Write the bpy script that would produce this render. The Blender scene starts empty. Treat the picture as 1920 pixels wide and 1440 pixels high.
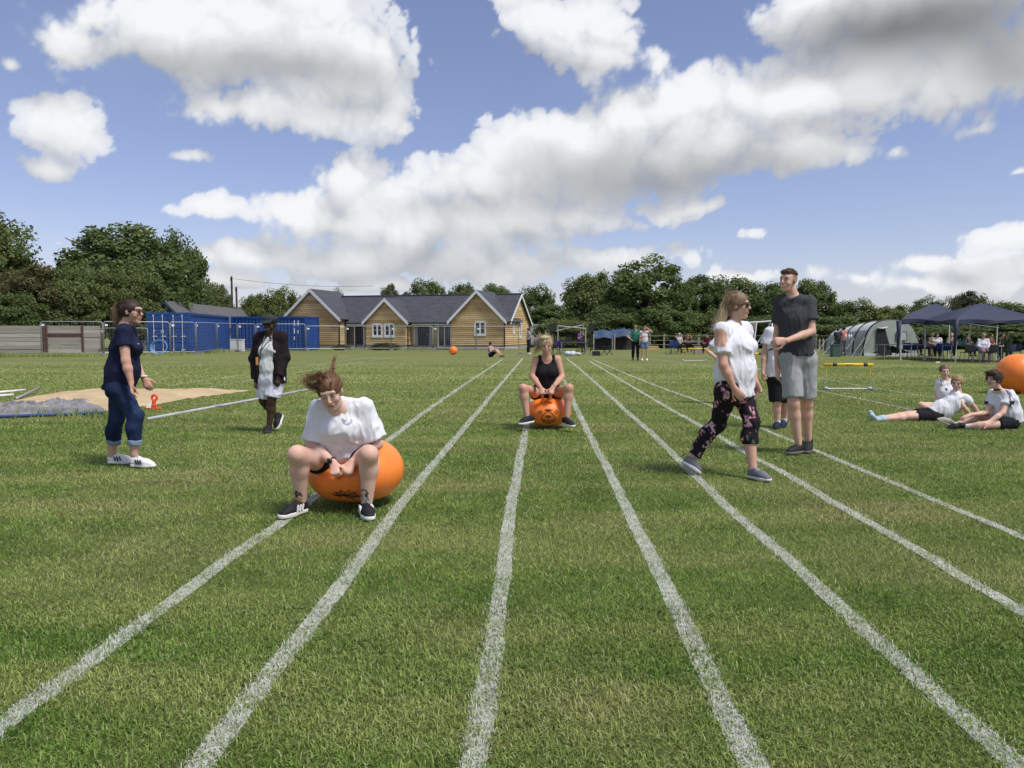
import bpy, math, random
import numpy as np
from mathutils import Vector
PI = math.pi
R = math.radians
scene = bpy.context.scene
col = scene.collection
# ------------------------------------------------------------------ camera
FOC, CX, CY, HOR, CAMH = 1443.0, 960.0, 720.0, 625.0, 1.30
PITCH = math.atan((CY - HOR) / FOC)
cam_data = bpy.data.cameras.new('camera')
cam_data.sensor_fit = 'HORIZONTAL'
cam_data.sensor_width = 36.0
cam_data.lens = FOC / 1920.0 * 36.0
cam_data.clip_start = 0.05
cam_data.clip_end = 9000.0
cam = bpy.data.objects.new('camera', cam_data)
col.objects.link(cam)
cam.location = (0, 0, CAMH)
cam.rotation_euler = (PI / 2 - PITCH, 0, 0)
scene.camera = cam
# ------------------------------------------------------------------ sky and sun
SUN_EL, SUN_AZ = R(59), R(127)          # azimuth clockwise from +Y (the way the camera looks)
SUN_DIR = np.array([math.cos(SUN_EL) * math.sin(SUN_AZ), math.cos(SUN_EL) * math.cos(SUN_AZ), math.sin(SUN_EL)])
world = bpy.data.worlds.new('World')
scene.world = world
world.use_nodes = True
wn = world.node_tree
sky_node = wn.nodes.new('ShaderNodeTexSky')
sky_node.sky_type = 'NISHITA'
sky_node.sun_disc = False
sky_node.sun_elevation = SUN_EL
sky_node.sun_rotation = SUN_AZ
sky_node.air_density = 1.0
sky_node.dust_density = 0.25
sky_node.ozone_density = 1.6
bgn = wn.nodes['Background']
bgn.inputs['Strength'].default_value = 0.092
wmul = wn.nodes.new('ShaderNodeMix'); wmul.data_type = 'RGBA'; wmul.blend_type = 'MULTIPLY'; wmul.inputs[0].default_value = 1.0
wn.links.new(sky_node.outputs['Color'], wmul.inputs[6]); wmul.inputs[7].default_value = (1.10, 0.96, 1.12, 1)   # the camera's white balance
wn.links.new(wmul.outputs[2], bgn.inputs['Color'])
sun_data = bpy.data.lights.new('sun', 'SUN')
sun_data.energy = 3.1
sun_data.angle = R(15.0)                  # the sun shines through thin cloud, its shadows are soft
sun_data.color = (1.0, 0.95, 0.87)
sun = bpy.data.objects.new('sun', sun_data)
col.objects.link(sun)
sun.rotation_euler = Vector(tuple(SUN_DIR)).to_track_quat('Z', 'Y').to_euler()
scene.view_settings.view_transform = 'Standard'
scene.view_settings.look = 'None'
scene.view_settings.exposure = 0.30
scene.view_settings.gamma = 1.0
scene.view_settings.use_curve_mapping = False
scene.cycles.max_bounces = 6
scene.cycles.diffuse_bounces = 3
scene.cycles.transparent_max_bounces = 12
scene.cycles.caustics_reflective = False
scene.cycles.caustics_refractive = False
try:
    scene.cycles.use_denoising = True
except Exception:
    pass
# ------------------------------------------------------------------ helpers
_cp, _sp = math.cos(PITCH), math.sin(PITCH)
def ray(px, py):
    x = (px - CX) / FOC; y = (CY - py) / FOC
    return np.array([x, _cp + y * _sp, y * _cp - _sp])
def at(px, py, Y):                       # the point at depth Y that the photograph shows at a pixel
    r = ray(px, py)
    return np.array([0, 0, CAMH]) + r * (Y / r[1])
def ground(px, py, z=0.0):
    r = ray(px, py)
    return np.array([0, 0, CAMH]) + r * ((z - CAMH) / r[2])
def V(*a): return np.array(a, dtype=float)
def unit(v):
    v = np.asarray(v, float); n = np.linalg.norm(v)
    return v / n if n > 1e-9 else v
rng = np.random.default_rng(7)

def _perm_noise(seed):
    r = np.random.default_rng(seed)
    p = r.permutation(256); p = np.concatenate([p, p])
    g = r.normal(size=(256, 3)); g /= np.linalg.norm(g, axis=1)[:, None]
    return p, g
_PN = _perm_noise(3)
def noise3(P, freq=1.0, seed=0):         # gradient noise, about -0.7..0.7
    p, g = _PN
    Q = np.asarray(P, dtype=np.float64) * freq + seed * 17.31
    I = np.floor(Q).astype(np.int64); F = Q - I
    U = F * F * F * (F * (F * 6 - 15) + 10)
    I &= 255
    out = 0
    for dx in (0, 1):
        for dy in (0, 1):
            for dz in (0, 1):
                h = p[p[p[(I[:, 0] + dx) & 255] + ((I[:, 1] + dy) & 255)] + ((I[:, 2] + dz) & 255)]
                gr = g[h]
                dot = gr[:, 0] * (F[:, 0] - dx) + gr[:, 1] * (F[:, 1] - dy) + gr[:, 2] * (F[:, 2] - dz)
                w = (U[:, 0] if dx else 1 - U[:, 0]) * (U[:, 1] if dy else 1 - U[:, 1]) * (U[:, 2] if dz else 1 - U[:, 2])
                out = out + w * dot
    return out
def fbm(P, freq, octs, seed=0, gain=0.5):
    a, s = 1.0, 0
    for o in range(octs):
        s = s + a * noise3(P, freq * 2 ** o, seed + o); a *= gain
    return s
def smooth(e0, e1, x):
    t = np.clip((x - e0) / (e1 - e0), 0, 1)
    return t * t * (3 - 2 * t)

def tag(o, label=None, cat=None, group=None, kind=None):
    if label: o['label'] = label
    if cat: o['category'] = cat
    if group: o['group'] = group
    if kind: o['kind'] = kind
    return o
def empty(name, loc, rz=0, label=None, cat=None, group=None):
    o = bpy.data.objects.new(name, None)
    col.objects.link(o)
    o.location = tuple(loc); o.rotation_euler = (0, 0, rz)
    o.empty_display_size = 0.2
    return tag(o, label, cat, group)
def mesh_obj(name, verts, faces, mat, parent=None, smooth_=False, local=False):
    me = bpy.data.meshes.new(name)
    v = np.asarray(verts, float)
    if parent is not None and not local:   # world coordinates given: make them relative to the chain of parents
        p = parent
        while p is not None:
            v = v - np.array(p.location); p = p.parent
    me.from_pydata(v.tolist(), [], faces if isinstance(faces, list) else faces.tolist())
    me.update()
    if smooth_:
        me.polygons.foreach_set('use_smooth', [True] * len(me.polygons))
    if mat is not None: me.materials.append(mat)
    o = bpy.data.objects.new(name, me)
    col.objects.link(o)
    if parent is not None: o.parent = parent
    return o
def fast_mesh(name, V_, F_, mat, parent=None, smooth_=True, attrs=None, local=False):
    """V_ (n,3) and F_ (m,k) arrays with k = 3 or 4; attrs maps a name to per-vertex floats or colours"""
    v = np.asarray(V_, np.float32)
    if parent is not None and not local:
        p = parent
        while p is not None:
            v = v - np.array(p.location, dtype=np.float32); p = p.parent
    F_ = np.asarray(F_, np.int32); m, k = F_.shape
    me = bpy.data.meshes.new(name)
    me.vertices.add(len(v)); me.vertices.foreach_set('co', np.ascontiguousarray(v, np.float32).ravel())
    me.loops.add(m * k); me.loops.foreach_set('vertex_index', F_.ravel())
    me.polygons.add(m)
    me.polygons.foreach_set('loop_start', np.arange(0, m * k, k, dtype=np.int32))
    try: me.polygons.foreach_set('loop_total', np.full(m, k, np.int32))
    except Exception: pass
    me.polygons.foreach_set('use_smooth', np.full(m, smooth_, bool))
    for nm, arr in (attrs or {}).items():
        arr = np.asarray(arr, np.float32)
        if arr.ndim == 1:
            a = me.attributes.new(nm, 'FLOAT', 'POINT'); a.data.foreach_set('value', arr)
        else:
            a = me.attributes.new(nm, 'FLOAT_COLOR', 'POINT')
            if arr.shape[1] == 3: arr = np.concatenate([arr, np.ones((len(arr), 1), np.float32)], 1)
            a.data.foreach_set('color', np.ascontiguousarray(arr, np.float32).ravel())
    me.update(calc_edges=True)
    me.validate()
    if mat is not None: me.materials.append(mat)
    o = bpy.data.objects.new(name, me)
    col.objects.link(o)
    if parent is not None: o.parent = parent
    return o
class MB:
    """collects simple shapes into one mesh"""
    def __init__(self): self.v = []; self.f = []
    def add(self, vs, fs):
        n = len(self.v); self.v += [tuple(map(float, x)) for x in vs]; self.f += [tuple(i + n for i in f) for f in fs]; return self
    def box(self, c, s, rz=0, ax=None):
        c = np.asarray(c, float); hx, hy, hz = [q / 2 for q in s]
        if ax is None: ax = (V(math.cos(rz), math.sin(rz), 0), V(-math.sin(rz), math.cos(rz), 0), V(0, 0, 1))
        vs = [c + ax[0] * x * hx + ax[1] * y * hy + ax[2] * z * hz for z in (-1, 1) for y in (-1, 1) for x in (-1, 1)]
        return self.add(vs, [(0, 2, 3, 1), (4, 5, 7, 6), (0, 1, 5, 4), (2, 6, 7, 3), (0, 4, 6, 2), (1, 3, 7, 5)])
    def bar(self, a, b, w, d=None, up=(0, 0, 1)):
        a, b = np.asarray(a, float), np.asarray(b, float); d = d or w
        z = unit(b - a); x = np.cross(up, z)
        if np.linalg.norm(x) < 1e-3: x = np.cross((1, 0, 0), z)
        x = unit(x); y = np.cross(z, x)
        return self.box((a + b) / 2, (w, d, np.linalg.norm(b - a)), ax=(x, y, z))
    def tube(self, pts, r, n=8, closed=False):
        pts = [np.asarray(p, float) for p in pts]; k = len(pts)
        rs = r if hasattr(r, '__len__') else [r] * k
        base = len(self.v); prev = None
        for i, p in enumerate(pts):
            if closed: t = unit(pts[(i + 1) % k] - pts[i - 1])
            else: t = unit(pts[min(i + 1, k - 1)] - pts[max(i - 1, 0)])
            if prev is None:
                x = np.cross(t, (0, 0, 1))
                if np.linalg.norm(x) < 1e-2: x = np.cross(t, (1, 0, 0))
            else: x = prev - t * np.dot(prev, t)
            x = unit(x); prev = x; y = np.cross(t, x)
            for j in range(n):
                a = 2 * PI * j / n
                self.v.append(tuple(p + (x * math.cos(a) + y * math.sin(a)) * rs[i]))
        for i in range(k if closed else k - 1):
            i2 = (i + 1) % k
            for j in range(n):
                j2 = (j + 1) % n
                self.f.append((base + i * n + j, base + i * n + j2, base + i2 * n + j2, base + i2 * n + j))
        if not closed:
            self.f.append(tuple(base + j for j in range(n))[::-1]); self.f.append(tuple(base + (k - 1) * n + j for j in range(n)))
        return self
    def lathe(self, c, prof, n=16):
        c = np.asarray(c, float); base = len(self.v)
        for r, z in prof:
            for j in range(n):
                a = 2 * PI * j / n; self.v.append((c[0] + r * math.cos(a), c[1] + r * math.sin(a), c[2] + z))
        for i in range(len(prof) - 1):
            for j in range(n):
                j2 = (j + 1) % n
                self.f.append((base + i * n + j, base + i * n + j2, base + (i + 1) * n + j2, base + (i + 1) * n + j))
        self.f.append(tuple(base + j for j in range(n))[::-1]); self.f.append(tuple(base + (len(prof) - 1) * n + j for j in range(n)))
        return self
    def prism(self, poly, d):            # poly: 3D points of a flat outline, d: extrusion vector
        n = len(poly); d = np.asarray(d, float)
        vs = [np.asarray(p, float) for p in poly]; vs += [p + d for p in vs]
        fs = [tuple(range(n))[::-1], tuple(range(n, 2 * n))] + [(i, (i + 1) % n, (i + 1) % n + n, i + n) for i in range(n)]
        return self.add(vs, fs)
    def build(self, name, mat, parent=None, smooth_=False, local=False):
        return mesh_obj(name, self.v, self.f, mat, parent, smooth_, local)

# ------------------------------------------------------------------ materials
MATS = {}
def nmat(name):
    m = bpy.data.materials.new(name); m.use_nodes = True
    nt = m.node_tree; return m, nt, nt.nodes, nt.links, nt.nodes['Principled BSDF']
def mixc(nt, fac, a, b, bt='MIX'):
    n = nt.nodes.new('ShaderNodeMix'); n.data_type = 'RGBA'; n.blend_type = bt
    for sock, val in ((n.inputs[0], fac), (n.inputs[6], a), (n.inputs[7], b)):
        if hasattr(val, 'is_linked') or hasattr(val, 'links'): nt.links.new(val, sock)
        elif isinstance(val, (int, float)): sock.default_value = val
        else: sock.default_value = (*val[:3], 1)
    return n.outputs[2]
def noise_n(nt, scale, detail=4, rough=0.55, vec=None, dist=0.0):
    n = nt.nodes.new('ShaderNodeTexNoise'); n.inputs['Scale'].default_value = scale
    n.inputs['Detail'].default_value = detail; n.inputs['Roughness'].default_value = rough; n.inputs['Distortion'].default_value = dist
    if vec is not None: nt.links.new(vec, n.inputs['Vector'])
    return n.outputs['Fac']
def ramp(nt, x, lo, hi, a=0.0, b=1.0):
    n = nt.nodes.new('ShaderNodeMapRange'); n.inputs[1].default_value = lo; n.inputs[2].default_value = hi
    n.inputs[3].default_value = a; n.inputs[4].default_value = b; nt.links.new(x, n.inputs[0]); return n.outputs[0]
def math_n(nt, op, a, b=None, c=None):
    n = nt.nodes.new('ShaderNodeMath'); n.operation = op
    for i, v in enumerate((a, b, c)):
        if v is None: continue
        if isinstance(v, (int, float)): n.inputs[i].default_value = v
        else: nt.links.new(v, n.inputs[i])
    return n.outputs[0]
def wpos(nt, scale=None, rotz=0):
    g = nt.nodes.new('ShaderNodeNewGeometry')
    if scale is None: return g.outputs['Position']
    mp = nt.nodes.new('ShaderNodeMapping'); mp.inputs['Scale'].default_value = scale; mp.inputs['Rotation'].default_value = (0, 0, rotz)
    nt.links.new(g.outputs['Position'], mp.inputs['Vector']); return mp.outputs['Vector']
def opos(nt, scale=(1, 1, 1)):
    g = nt.nodes.new('ShaderNodeTexCoord')
    mp = nt.nodes.new('ShaderNodeMapping'); mp.inputs['Scale'].default_value = scale
    nt.links.new(g.outputs['Object'], mp.inputs['Vector']); return mp.outputs['Vector']
def attr_n(nt, name, out='Color'):
    a = nt.nodes.new('ShaderNodeAttribute'); a.attribute_name = name; return a.outputs[out]
def bump(nt, h, strength, dist, bsdf):
    b = nt.nodes.new('ShaderNodeBump'); b.inputs['Strength'].default_value = strength; b.inputs['Distance'].default_value = dist
    nt.links.new(h, b.inputs['Height']); nt.links.new(b.outputs['Normal'], bsdf.inputs['Normal'])
def flat(name, c, rough=0.6, metal=0.0, var=0.12, scale=6.0, bmp=0.0, bscale=60.0, spec=0.5, sheen=0.0):
    """a plain material whose colour drifts a little with wear"""
    if name in MATS: return MATS[name]
    m, nt, N, L, b = nmat(name)
    f = noise_n(nt, scale, 5, 0.6, opos(nt))
    dark = tuple(max(0, x * (1 - var * 1.6)) for x in c); lite = tuple(min(1, x * (1 + var)) for x in c)
    L.new(mixc(nt, ramp(nt, f, 0.3, 0.7), dark, lite), b.inputs['Base Color'])
    b.inputs['Roughness'].default_value = rough; b.inputs['Metallic'].default_value = metal
    b.inputs['Specular IOR Level'].default_value = spec
    if sheen: b.inputs['Sheen Weight'].default_value = sheen
    if bmp: bump(nt, noise_n(nt, bscale, 3, 0.6, opos(nt)), bmp, 0.01, b)
    MATS[name] = m
    return m
def vcol(name, rough=0.6, spec=0.4, var=0.1, scale=40, sss=0.0, bmp=0.0, bscale=80):
    """colour from the mesh's own 'Col' attribute"""
    if name in MATS: return MATS[name]
    m, nt, N, L, b = nmat(name)
    c = attr_n(nt, 'Col')
    f = noise_n(nt, scale, 4, 0.6, opos(nt))
    cc = mixc(nt, ramp(nt, f, 0.3, 0.7, 0.0, 1.0), (1 - var, 1 - var, 1 - var), (1 + var * 0.6,) * 3)
    L.new(mixc(nt, 1.0, c, cc, 'MULTIPLY'), b.inputs['Base Color'])
    b.inputs['Roughness'].default_value = rough; b.inputs['Specular IOR Level'].default_value = spec
    if sss:
        b.inputs['Subsurface Weight'].default_value = sss; b.inputs['Subsurface Radius'].default_value = (1.0, 0.35, 0.2); b.inputs['Subsurface Scale'].default_value = 0.008
    if bmp: bump(nt, noise_n(nt, bscale, 3, 0.6, opos(nt)), bmp, 0.004, b)
    MATS[name] = m
    return m
# ------------------------------------------------------------------ clouds on a sky dome
def build_clouds():
    az = np.concatenate([np.arange(-180, -42, 3.0), np.arange(-42, 42, 0.15), np.arange(42, 180.1, 3.0)])
    el = np.concatenate([np.arange(-1.0, 31.0, 0.14), np.arange(31.0, 90.1, 2.5)])
    A, E = np.meshgrid(np.radians(az), np.radians(el))
    sh = A.shape
    a, e = A.ravel(), E.ravel()
    D = np.stack([np.cos(e) * np.sin(a), np.cos(e) * np.cos(a), np.sin(e)], 1)
    # coordinates in which the cloud outlines are laid down: degrees of azimuth and elevation
    def ae(px, py):
        r = ray(px, py); return math.degrees(math.atan2(r[0], r[1])), math.degrees(math.atan2(r[2], math.hypot(r[0], r[1])))
    ad, ed = np.degrees(a), np.degrees(e)
    Q = np.stack([ad / 10, ed / 10, np.full_like(ad, 0.37)], 1)
    wx = fbm(Q, 1.1, 4, 11); wy = fbm(Q, 1.1, 4, 23)
    def billow(freq, octs, seed):
        s, amp = 0, 1.0
        W = Q + np.stack([wx, wy, 0 * wx], 1) * 0.10
        for o in range(octs):
            s = s + amp * np.minimum(1.0, 2.9 * np.abs(noise3(W, freq * 2 ** o, seed + o))); amp *= 0.52
        return s / 1.9
    bil = billow(1.5, 6, 31)
    fine = fbm(Q, 5.0, 4, 51)
    # body ellipses in photograph pixels: x, y, half width, half height, weight
    blobs = [(430, 90, 330, 105, 1.15), (130, 72, 135, 62, .95), (620, 160, 190, 95, 1.0), (300, 30, 190, 60, 1), (560, 0, 190, 90, 1), (700, 120, 110, 90, .8),
             (420, 215, 175, 38, .8), (600, 228, 180, 42, .75), (745, 225, 75, 60, .75), (95, 228, 165, 72, 1.0), (75, 300, 85, 30, .8), (335, 298, 60, 17, .16),
             (0, 110, 25, 20, .4),
             (1060, 20, 150, 55, 1), (1110, 90, 120, 75, .95), (1225, 95, 40, 30, .45), (960, -20, 60, 30, .6),
             (1180, 200, 70, 60, .95), (1290, 190, 160, 75, 1.05), (1460, 190, 170, 80, 1.05), (1620, 170, 170, 95, 1), (1780, 150, 170, 110, 1),
             (1560, 30, 190, 80, .95), (1760, 40, 260, 130, 1.2), (1900, 120, 150, 90, 1.0),
             (1080, 300, 230, 100, 1.2), (1300, 280, 230, 90, 1.1), (1500, 290, 130, 70, 1), (1600, 300, 40, 35, .7), (900, 340, 200, 65, 1.05), (700, 370, 130, 65, 1), (680, 340, 55, 45, .8),
             (1000, 260, 110, 45, .8), (1670, 290, 38, 24, .2),
             (400, 396, 125, 38, .9), (530, 402, 110, 42, .9), (620, 420, 130, 45, .85), (470, 482, 140, 42, .85), (620, 490, 160, 40, .8), (860, 430, 250, 65, 1),
             (1080, 400, 160, 45, .8), (1130, 480, 170, 40, .7), (900, 500, 320, 50, .75), (430, 535, 130, 22, .6), (700, 540, 260, 22, .5), (1290, 395, 95, 22, .5),
             (1420, 452, 42, 16, .22), (1535, 442, 26, 13, .16), (1870, 440, 110, 42, .95), (1740, 495, 130, 32, .85), (1880, 500, 140, 45, .95), (1600, 530, 110, 25, .65), (1400, 520, 120, 18, .45),
             (1820, 250, 110, 20, .14), (1890, 312, 70, 18, .14), (20, 415, 60, 26, .3), (110, 440, 34, 18, .12), (1740, 540, 220, 30, .7)]
    acc = np.zeros(len(a))
    for (x, y, w, h, k) in blobs:
        ca, ce = ae(x, y); sa = (w / FOC) * 57.3 * math.cos(math.radians(ca)) ** 2; se = (h / FOC) * 57.3 * math.cos(math.radians(ca))
        u = (ad - ca + wx * 1.9) / (sa * 1.13); v = (ed - ce + wy * 1.3) / (se * 1.13)
        v = np.where(v < 0, v * 1.1, v)
        q = np.sqrt(u * u + v * v)
        acc += np.exp(5.0 * np.clip((1 - q) * (0.35 + 0.65 * k), -1.2, 1))
    body = np.log(acc) / 5.0 - 0.36
    # beyond the picture the same broken cumulus goes on
    P2 = D[:, :2] / (np.abs(D[:, 2]) + 0.22)[:, None]
    P3 = np.concatenate([P2, np.full((len(P2), 1), 2.2)], 1)
    far = fbm(P3, 1.2, 5, 71) * 1.5 - 0.05
    inside = smooth(46, 40, np.abs(ad)) * smooth(33, 29, ed)
    field = body * inside + far * (1 - inside)
    cosun = D @ SUN_DIR
    field = field - 2.0 * smooth(math.cos(R(22)), math.cos(R(12)), cosun)
    bump_ = bil - 0.42
    wide = np.clip(field, -0.4, 0.8)
    f2 = field + 0.42 * bump_ + 0.26 * (billow(6.5, 4, 61) - 0.42) + 0.06 * fine
    soft = smooth(-0.2, 0.6, fbm(Q, 0.8, 3, 91))          # some edges are crisp, others wispy
    alpha = smooth(-0.03, 0.07 + 0.34 * soft, f2)
    # light: lit puffs, grey bases
    H1 = (0.36 * billow(1.5, 2, 31)).reshape(sh); H2 = (0.34 * bil).reshape(sh); H0 = (0.8 * np.sqrt(np.clip(wide + 0.25, 0, 1))).reshape(sh)
    def shift(M, dr, dc):
        return np.roll(np.roll(M, dr, 0), dc, 1)
    r1 = H2 - 0.5 * shift(H2, -2, -2) - 0.5 * shift(H2, -4, 1); r2 = H1 - 0.34 * (shift(H1, -7, -6) + shift(H1, -10, 0) + shift(H1, -7, 5)); r3 = H0 - shift(H0, -18, -8)
    relief = np.clip(0.85 * r1 + 0.95 * r2 + 0.8 * r3, -0.5, 0.42).ravel()
    relief = relief * (0.68 + 0.32 * smooth(0.55, 0.05, wide))      # flatter light in the heart of a cloud
    greys = [(1640, 40, 230, 55, .35), (600, 135, 240, 38, .42), (350, 115, 180, 35, .26), (650, 215, 180, 30, .12), (1090, 145, 170, 40, .22), (1770, 50, 260, 72, .72), (1560, 75, 110, 30, .15), (1910, 130, 150, 55, .5), (1290, 320, 240, 38, .42), (1500, 300, 90, 34, .2), (1100, 290, 150, 30, .2),
             (1150, 345, 210, 30, .3), (900, 385, 230, 24, .25), (1020, 440, 230, 26, .2), (760, 470, 260, 28, .2), (950, 505, 330, 24, .26), (110, 240, 130, 30, .12), (600, 520, 260, 22, .2), (420, 505, 100, 16, .12), (1850, 480, 110, 26, .15), (1750, 530, 150, 20, .12)]
    grey = np.zeros(len(a))
    for (x, y, w, h, k) in greys:
        ca, ce = ae(x, y); sa = (w / FOC) * 57.3 * math.cos(math.radians(ca)) ** 2; se = (h / FOC) * 57.3 * math.cos(math.radians(ca))
        q = ((ad - ca + wx * 1.5) / sa) ** 2 + ((ed - ce + wy * 1.0 + 0.6 * (bil - .2)) / se) ** 2
        grey += k * np.exp(-q)
    grey = grey * inside + (1 - inside) * 0.25 * smooth(0.1, 0.9, far)
    relief = relief * (1 - 0.75 * np.clip(grey * 2.0, 0, 1))            # shaded bases are smooth
    lum = 0.83 + 0.95 * relief - 0.62 * grey + 0.16 * (bil - 0.42) * (1 - 0.7 * np.clip(grey * 2.0, 0, 1)) - 0.04 * smooth(0.35, 0.0, f2)
    lum = np.clip(lum, 0.24, 0.97)
    alpha = np.clip(alpha, 0, 1) * (0.72 + 0.28 * smooth(0.0, 0.4, f2))
    thin = (0.13 + 0.16 * np.clip(fbm(Q * np.array([.6, 1.4, 1]), 1.3, 4, 81) + .1, 0, 1)) * inside * (cosun < math.cos(R(24)))
    veil = np.maximum(np.exp(-np.clip(ed, 0, 90) / 3.6) * 0.75, thin)       # pale bank of far cloud low over the horizon
    lum = (lum * alpha + 0.60 * veil * (1 - alpha)) / (alpha + veil * (1 - alpha) + 1e-6)
    blue = veil * (1 - alpha) / (alpha + veil * (1 - alpha) + 1e-6)
    alpha = alpha + veil * (1 - alpha)
    alpha = np.where((ed < -0.9) | (alpha < 0.006), 0, alpha)
    tint = np.stack([lum * (0.985 - 0.045 * (1 - lum)), lum * 0.99, lum * (1.0 + 0.04 * (1 - lum))], 1)
    tint = tint * (1 - blue[:, None] * np.array([0.22, 0.09, -0.10]))
    Vv = D * 4000.0
    nr, nc = sh
    idx = np.arange(nr * nc).reshape(sh)
    F = np.stack([idx[:-1, :-1], idx[:-1, 1:], idx[1:, 1:], idx[1:, :-1]], -1).reshape(-1, 4)
    keep = alpha[F].max(1) > 0.004
    F = F[keep]
    used = np.unique(F); remap = np.full(nr * nc, -1); remap[used] = np.arange(len(used))
    m = bpy.data.materials.new('cloud'); m.use_nodes = True
    nt = m.node_tree; nt.nodes.clear()
    out = nt.nodes.new('ShaderNodeOutputMaterial'); mx = nt.nodes.new('ShaderNodeMixShader'); tr = nt.nodes.new('ShaderNodeBsdfTransparent'); em = nt.nodes.new('ShaderNodeEmission')
    nt.links.new(attr_n(nt, 'Col'), em.inputs['Color']); em.inputs['Strength'].default_value = 0.79
    nt.links.new(attr_n(nt, 'cover', 'Fac'), mx.inputs[0]); nt.links.new(tr.outputs[0], mx.inputs[1]); nt.links.new(em.outputs[0], mx.inputs[2])
    nt.links.new(mx.outputs[0], out.inputs['Surface'])
    m.cycles.emission_sampling = 'NONE'
    o = fast_mesh('sky', Vv[used], remap[F], m, None, True, {'Col': tint[used], 'cover': alpha[used]})
    tag(o, 'blue summer sky with broken white and grey cumulus clouds', 'sky', kind='structure')
build_clouds()
# ------------------------------------------------------------------ the field
def turf_nodes(nt, blade):
    """colour of the turf at a place; the same patches for soil sheet and blades"""
    p = wpos(nt)
    n1 = noise_n(nt, 0.55, 4, 0.55, p)                        # wide green and dry patches
    n2 = noise_n(nt, 2.3, 4, 0.6, p)                          # tufts
    n3 = noise_n(nt, 0.9, 3, 0.5, wpos(nt, (0.35, 1.6, 1), 0.05))
    gr = mixc(nt, ramp(nt, n2, 0.3, 0.72), (0.054, 0.102, 0.018), (0.124, 0.182, 0.042))
    gr = mixc(nt, ramp(nt, n3, 0.42, 0.66), gr, (0.165, 0.190, 0.062))
    dry = mixc(nt, ramp(nt, n2, 0.35, 0.65), (0.150, 0.130, 0.060), (0.225, 0.198, 0.100))
    c = mixc(nt, ramp(nt, n1, 0.50, 0.70, 0, 0.50), gr, dry)
    # mowing bands, lighter towards the far end of the field
    sep = nt.nodes.new('ShaderNodeSeparateXYZ'); nt.links.new(p, sep.inputs[0])
    band = noise_n(nt, 1.0, 3, 0.5, wpos(nt, (0.02, 0.30, 1), 0.10))
    dist = ramp(nt, sep.outputs[1], 7, 26)
    c = mixc(nt, math_n(nt, 'MULTIPLY', ramp(nt, band, 0.38, 0.62, 0.25, 0.85), dist), c, (0.215, 0.235, 0.085))
    n4 = noise_n(nt, 0.22, 3, 0.5, p)
    c = mixc(nt, ramp(nt, n4, 0.52, 0.66, 0, 0.35), c, (0.050, 0.095, 0.018))      # lusher, darker stretches
    return c
def turf_mat(name, blade):
    m, nt, N, L, b = nmat(name)
    c = turf_nodes(nt, blade)
    if blade:
        r = attr_n(nt, 'tone', 'Fac')
        gain = nt.nodes.new('ShaderNodeVectorMath'); gain.operation = 'SCALE'; L.new(c, gain.inputs[0]); L.new(ramp(nt, r, 0.0, 0.88, 1.05, 2.65), gain.inputs['Scale'])
        c = gain.outputs[0]
        c = mixc(nt, ramp(nt, r, 0.89, 0.98, 0, 0.85), c, (0.50, 0.47, 0.26))
        c = mixc(nt, attr_n(nt, 'paint', 'Fac'), c, (0.66, 0.67, 0.63))
        b.inputs['Subsurface Weight'].default_value = 0.0
        tr = N.new('ShaderNodeBsdfTranslucent'); L.new(c, tr.inputs['Color'])
        mx = N.new('ShaderNodeMixShader'); mx.inputs[0].default_value = 0.25
        L.new(b.outputs[0], mx.inputs[1]); L.new(tr.outputs[0], mx.inputs[2]); L.new(mx.outputs[0], N['Material Output'].inputs['Surface'])
    else:
        f = noise_n(nt, 55, 4, 0.7, wpos(nt)); f2 = noise_n(nt, 9, 4, 0.65, wpos(nt))
        c = mixc(nt, ramp(nt, f, 0.3, 0.7, 0.70, 1.0), (0.03, 0.032, 0.012), c)
        c = mixc(nt, ramp(nt, f2, 0.35, 0.7, 0.1, 0.45), c, (0.23, 0.235, 0.09))
        g = nt.nodes.new('ShaderNodeNewGeometry')
        bump(nt, f, 0.8, 0.03, b)
    L.new(c, b.inputs['Base Color'])
    b.inputs['Roughness'].default_value = 0.75; b.inputs['Specular IOR Level'].default_value = 0.06
    return m
M_TURF = turf_mat('turf_soil', False)
M_BLADE = turf_mat('grass_blade', True)
fx = np.concatenate([-np.geomspace(2500, 40, 14), np.linspace(-36, 36, 37), np.geomspace(40, 2500, 14)])
fy = np.concatenate([np.linspace(-30, 60, 46), np.geomspace(64, 4000, 16)])
FX, FY = np.meshgrid(fx, fy); idx = np.arange(FX.size).reshape(FX.shape)
field = fast_mesh('field', np.stack([FX.ravel(), FY.ravel(), np.zeros(FX.size)], 1),
                  np.stack([idx[:-1, :-1], idx[:-1, 1:], idx[1:, 1:], idx[1:, :-1]], -1).reshape(-1, 4), M_TURF)
tag(field, 'mown grass sports field with greener and drier patches', 'field', kind='structure')
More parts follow.
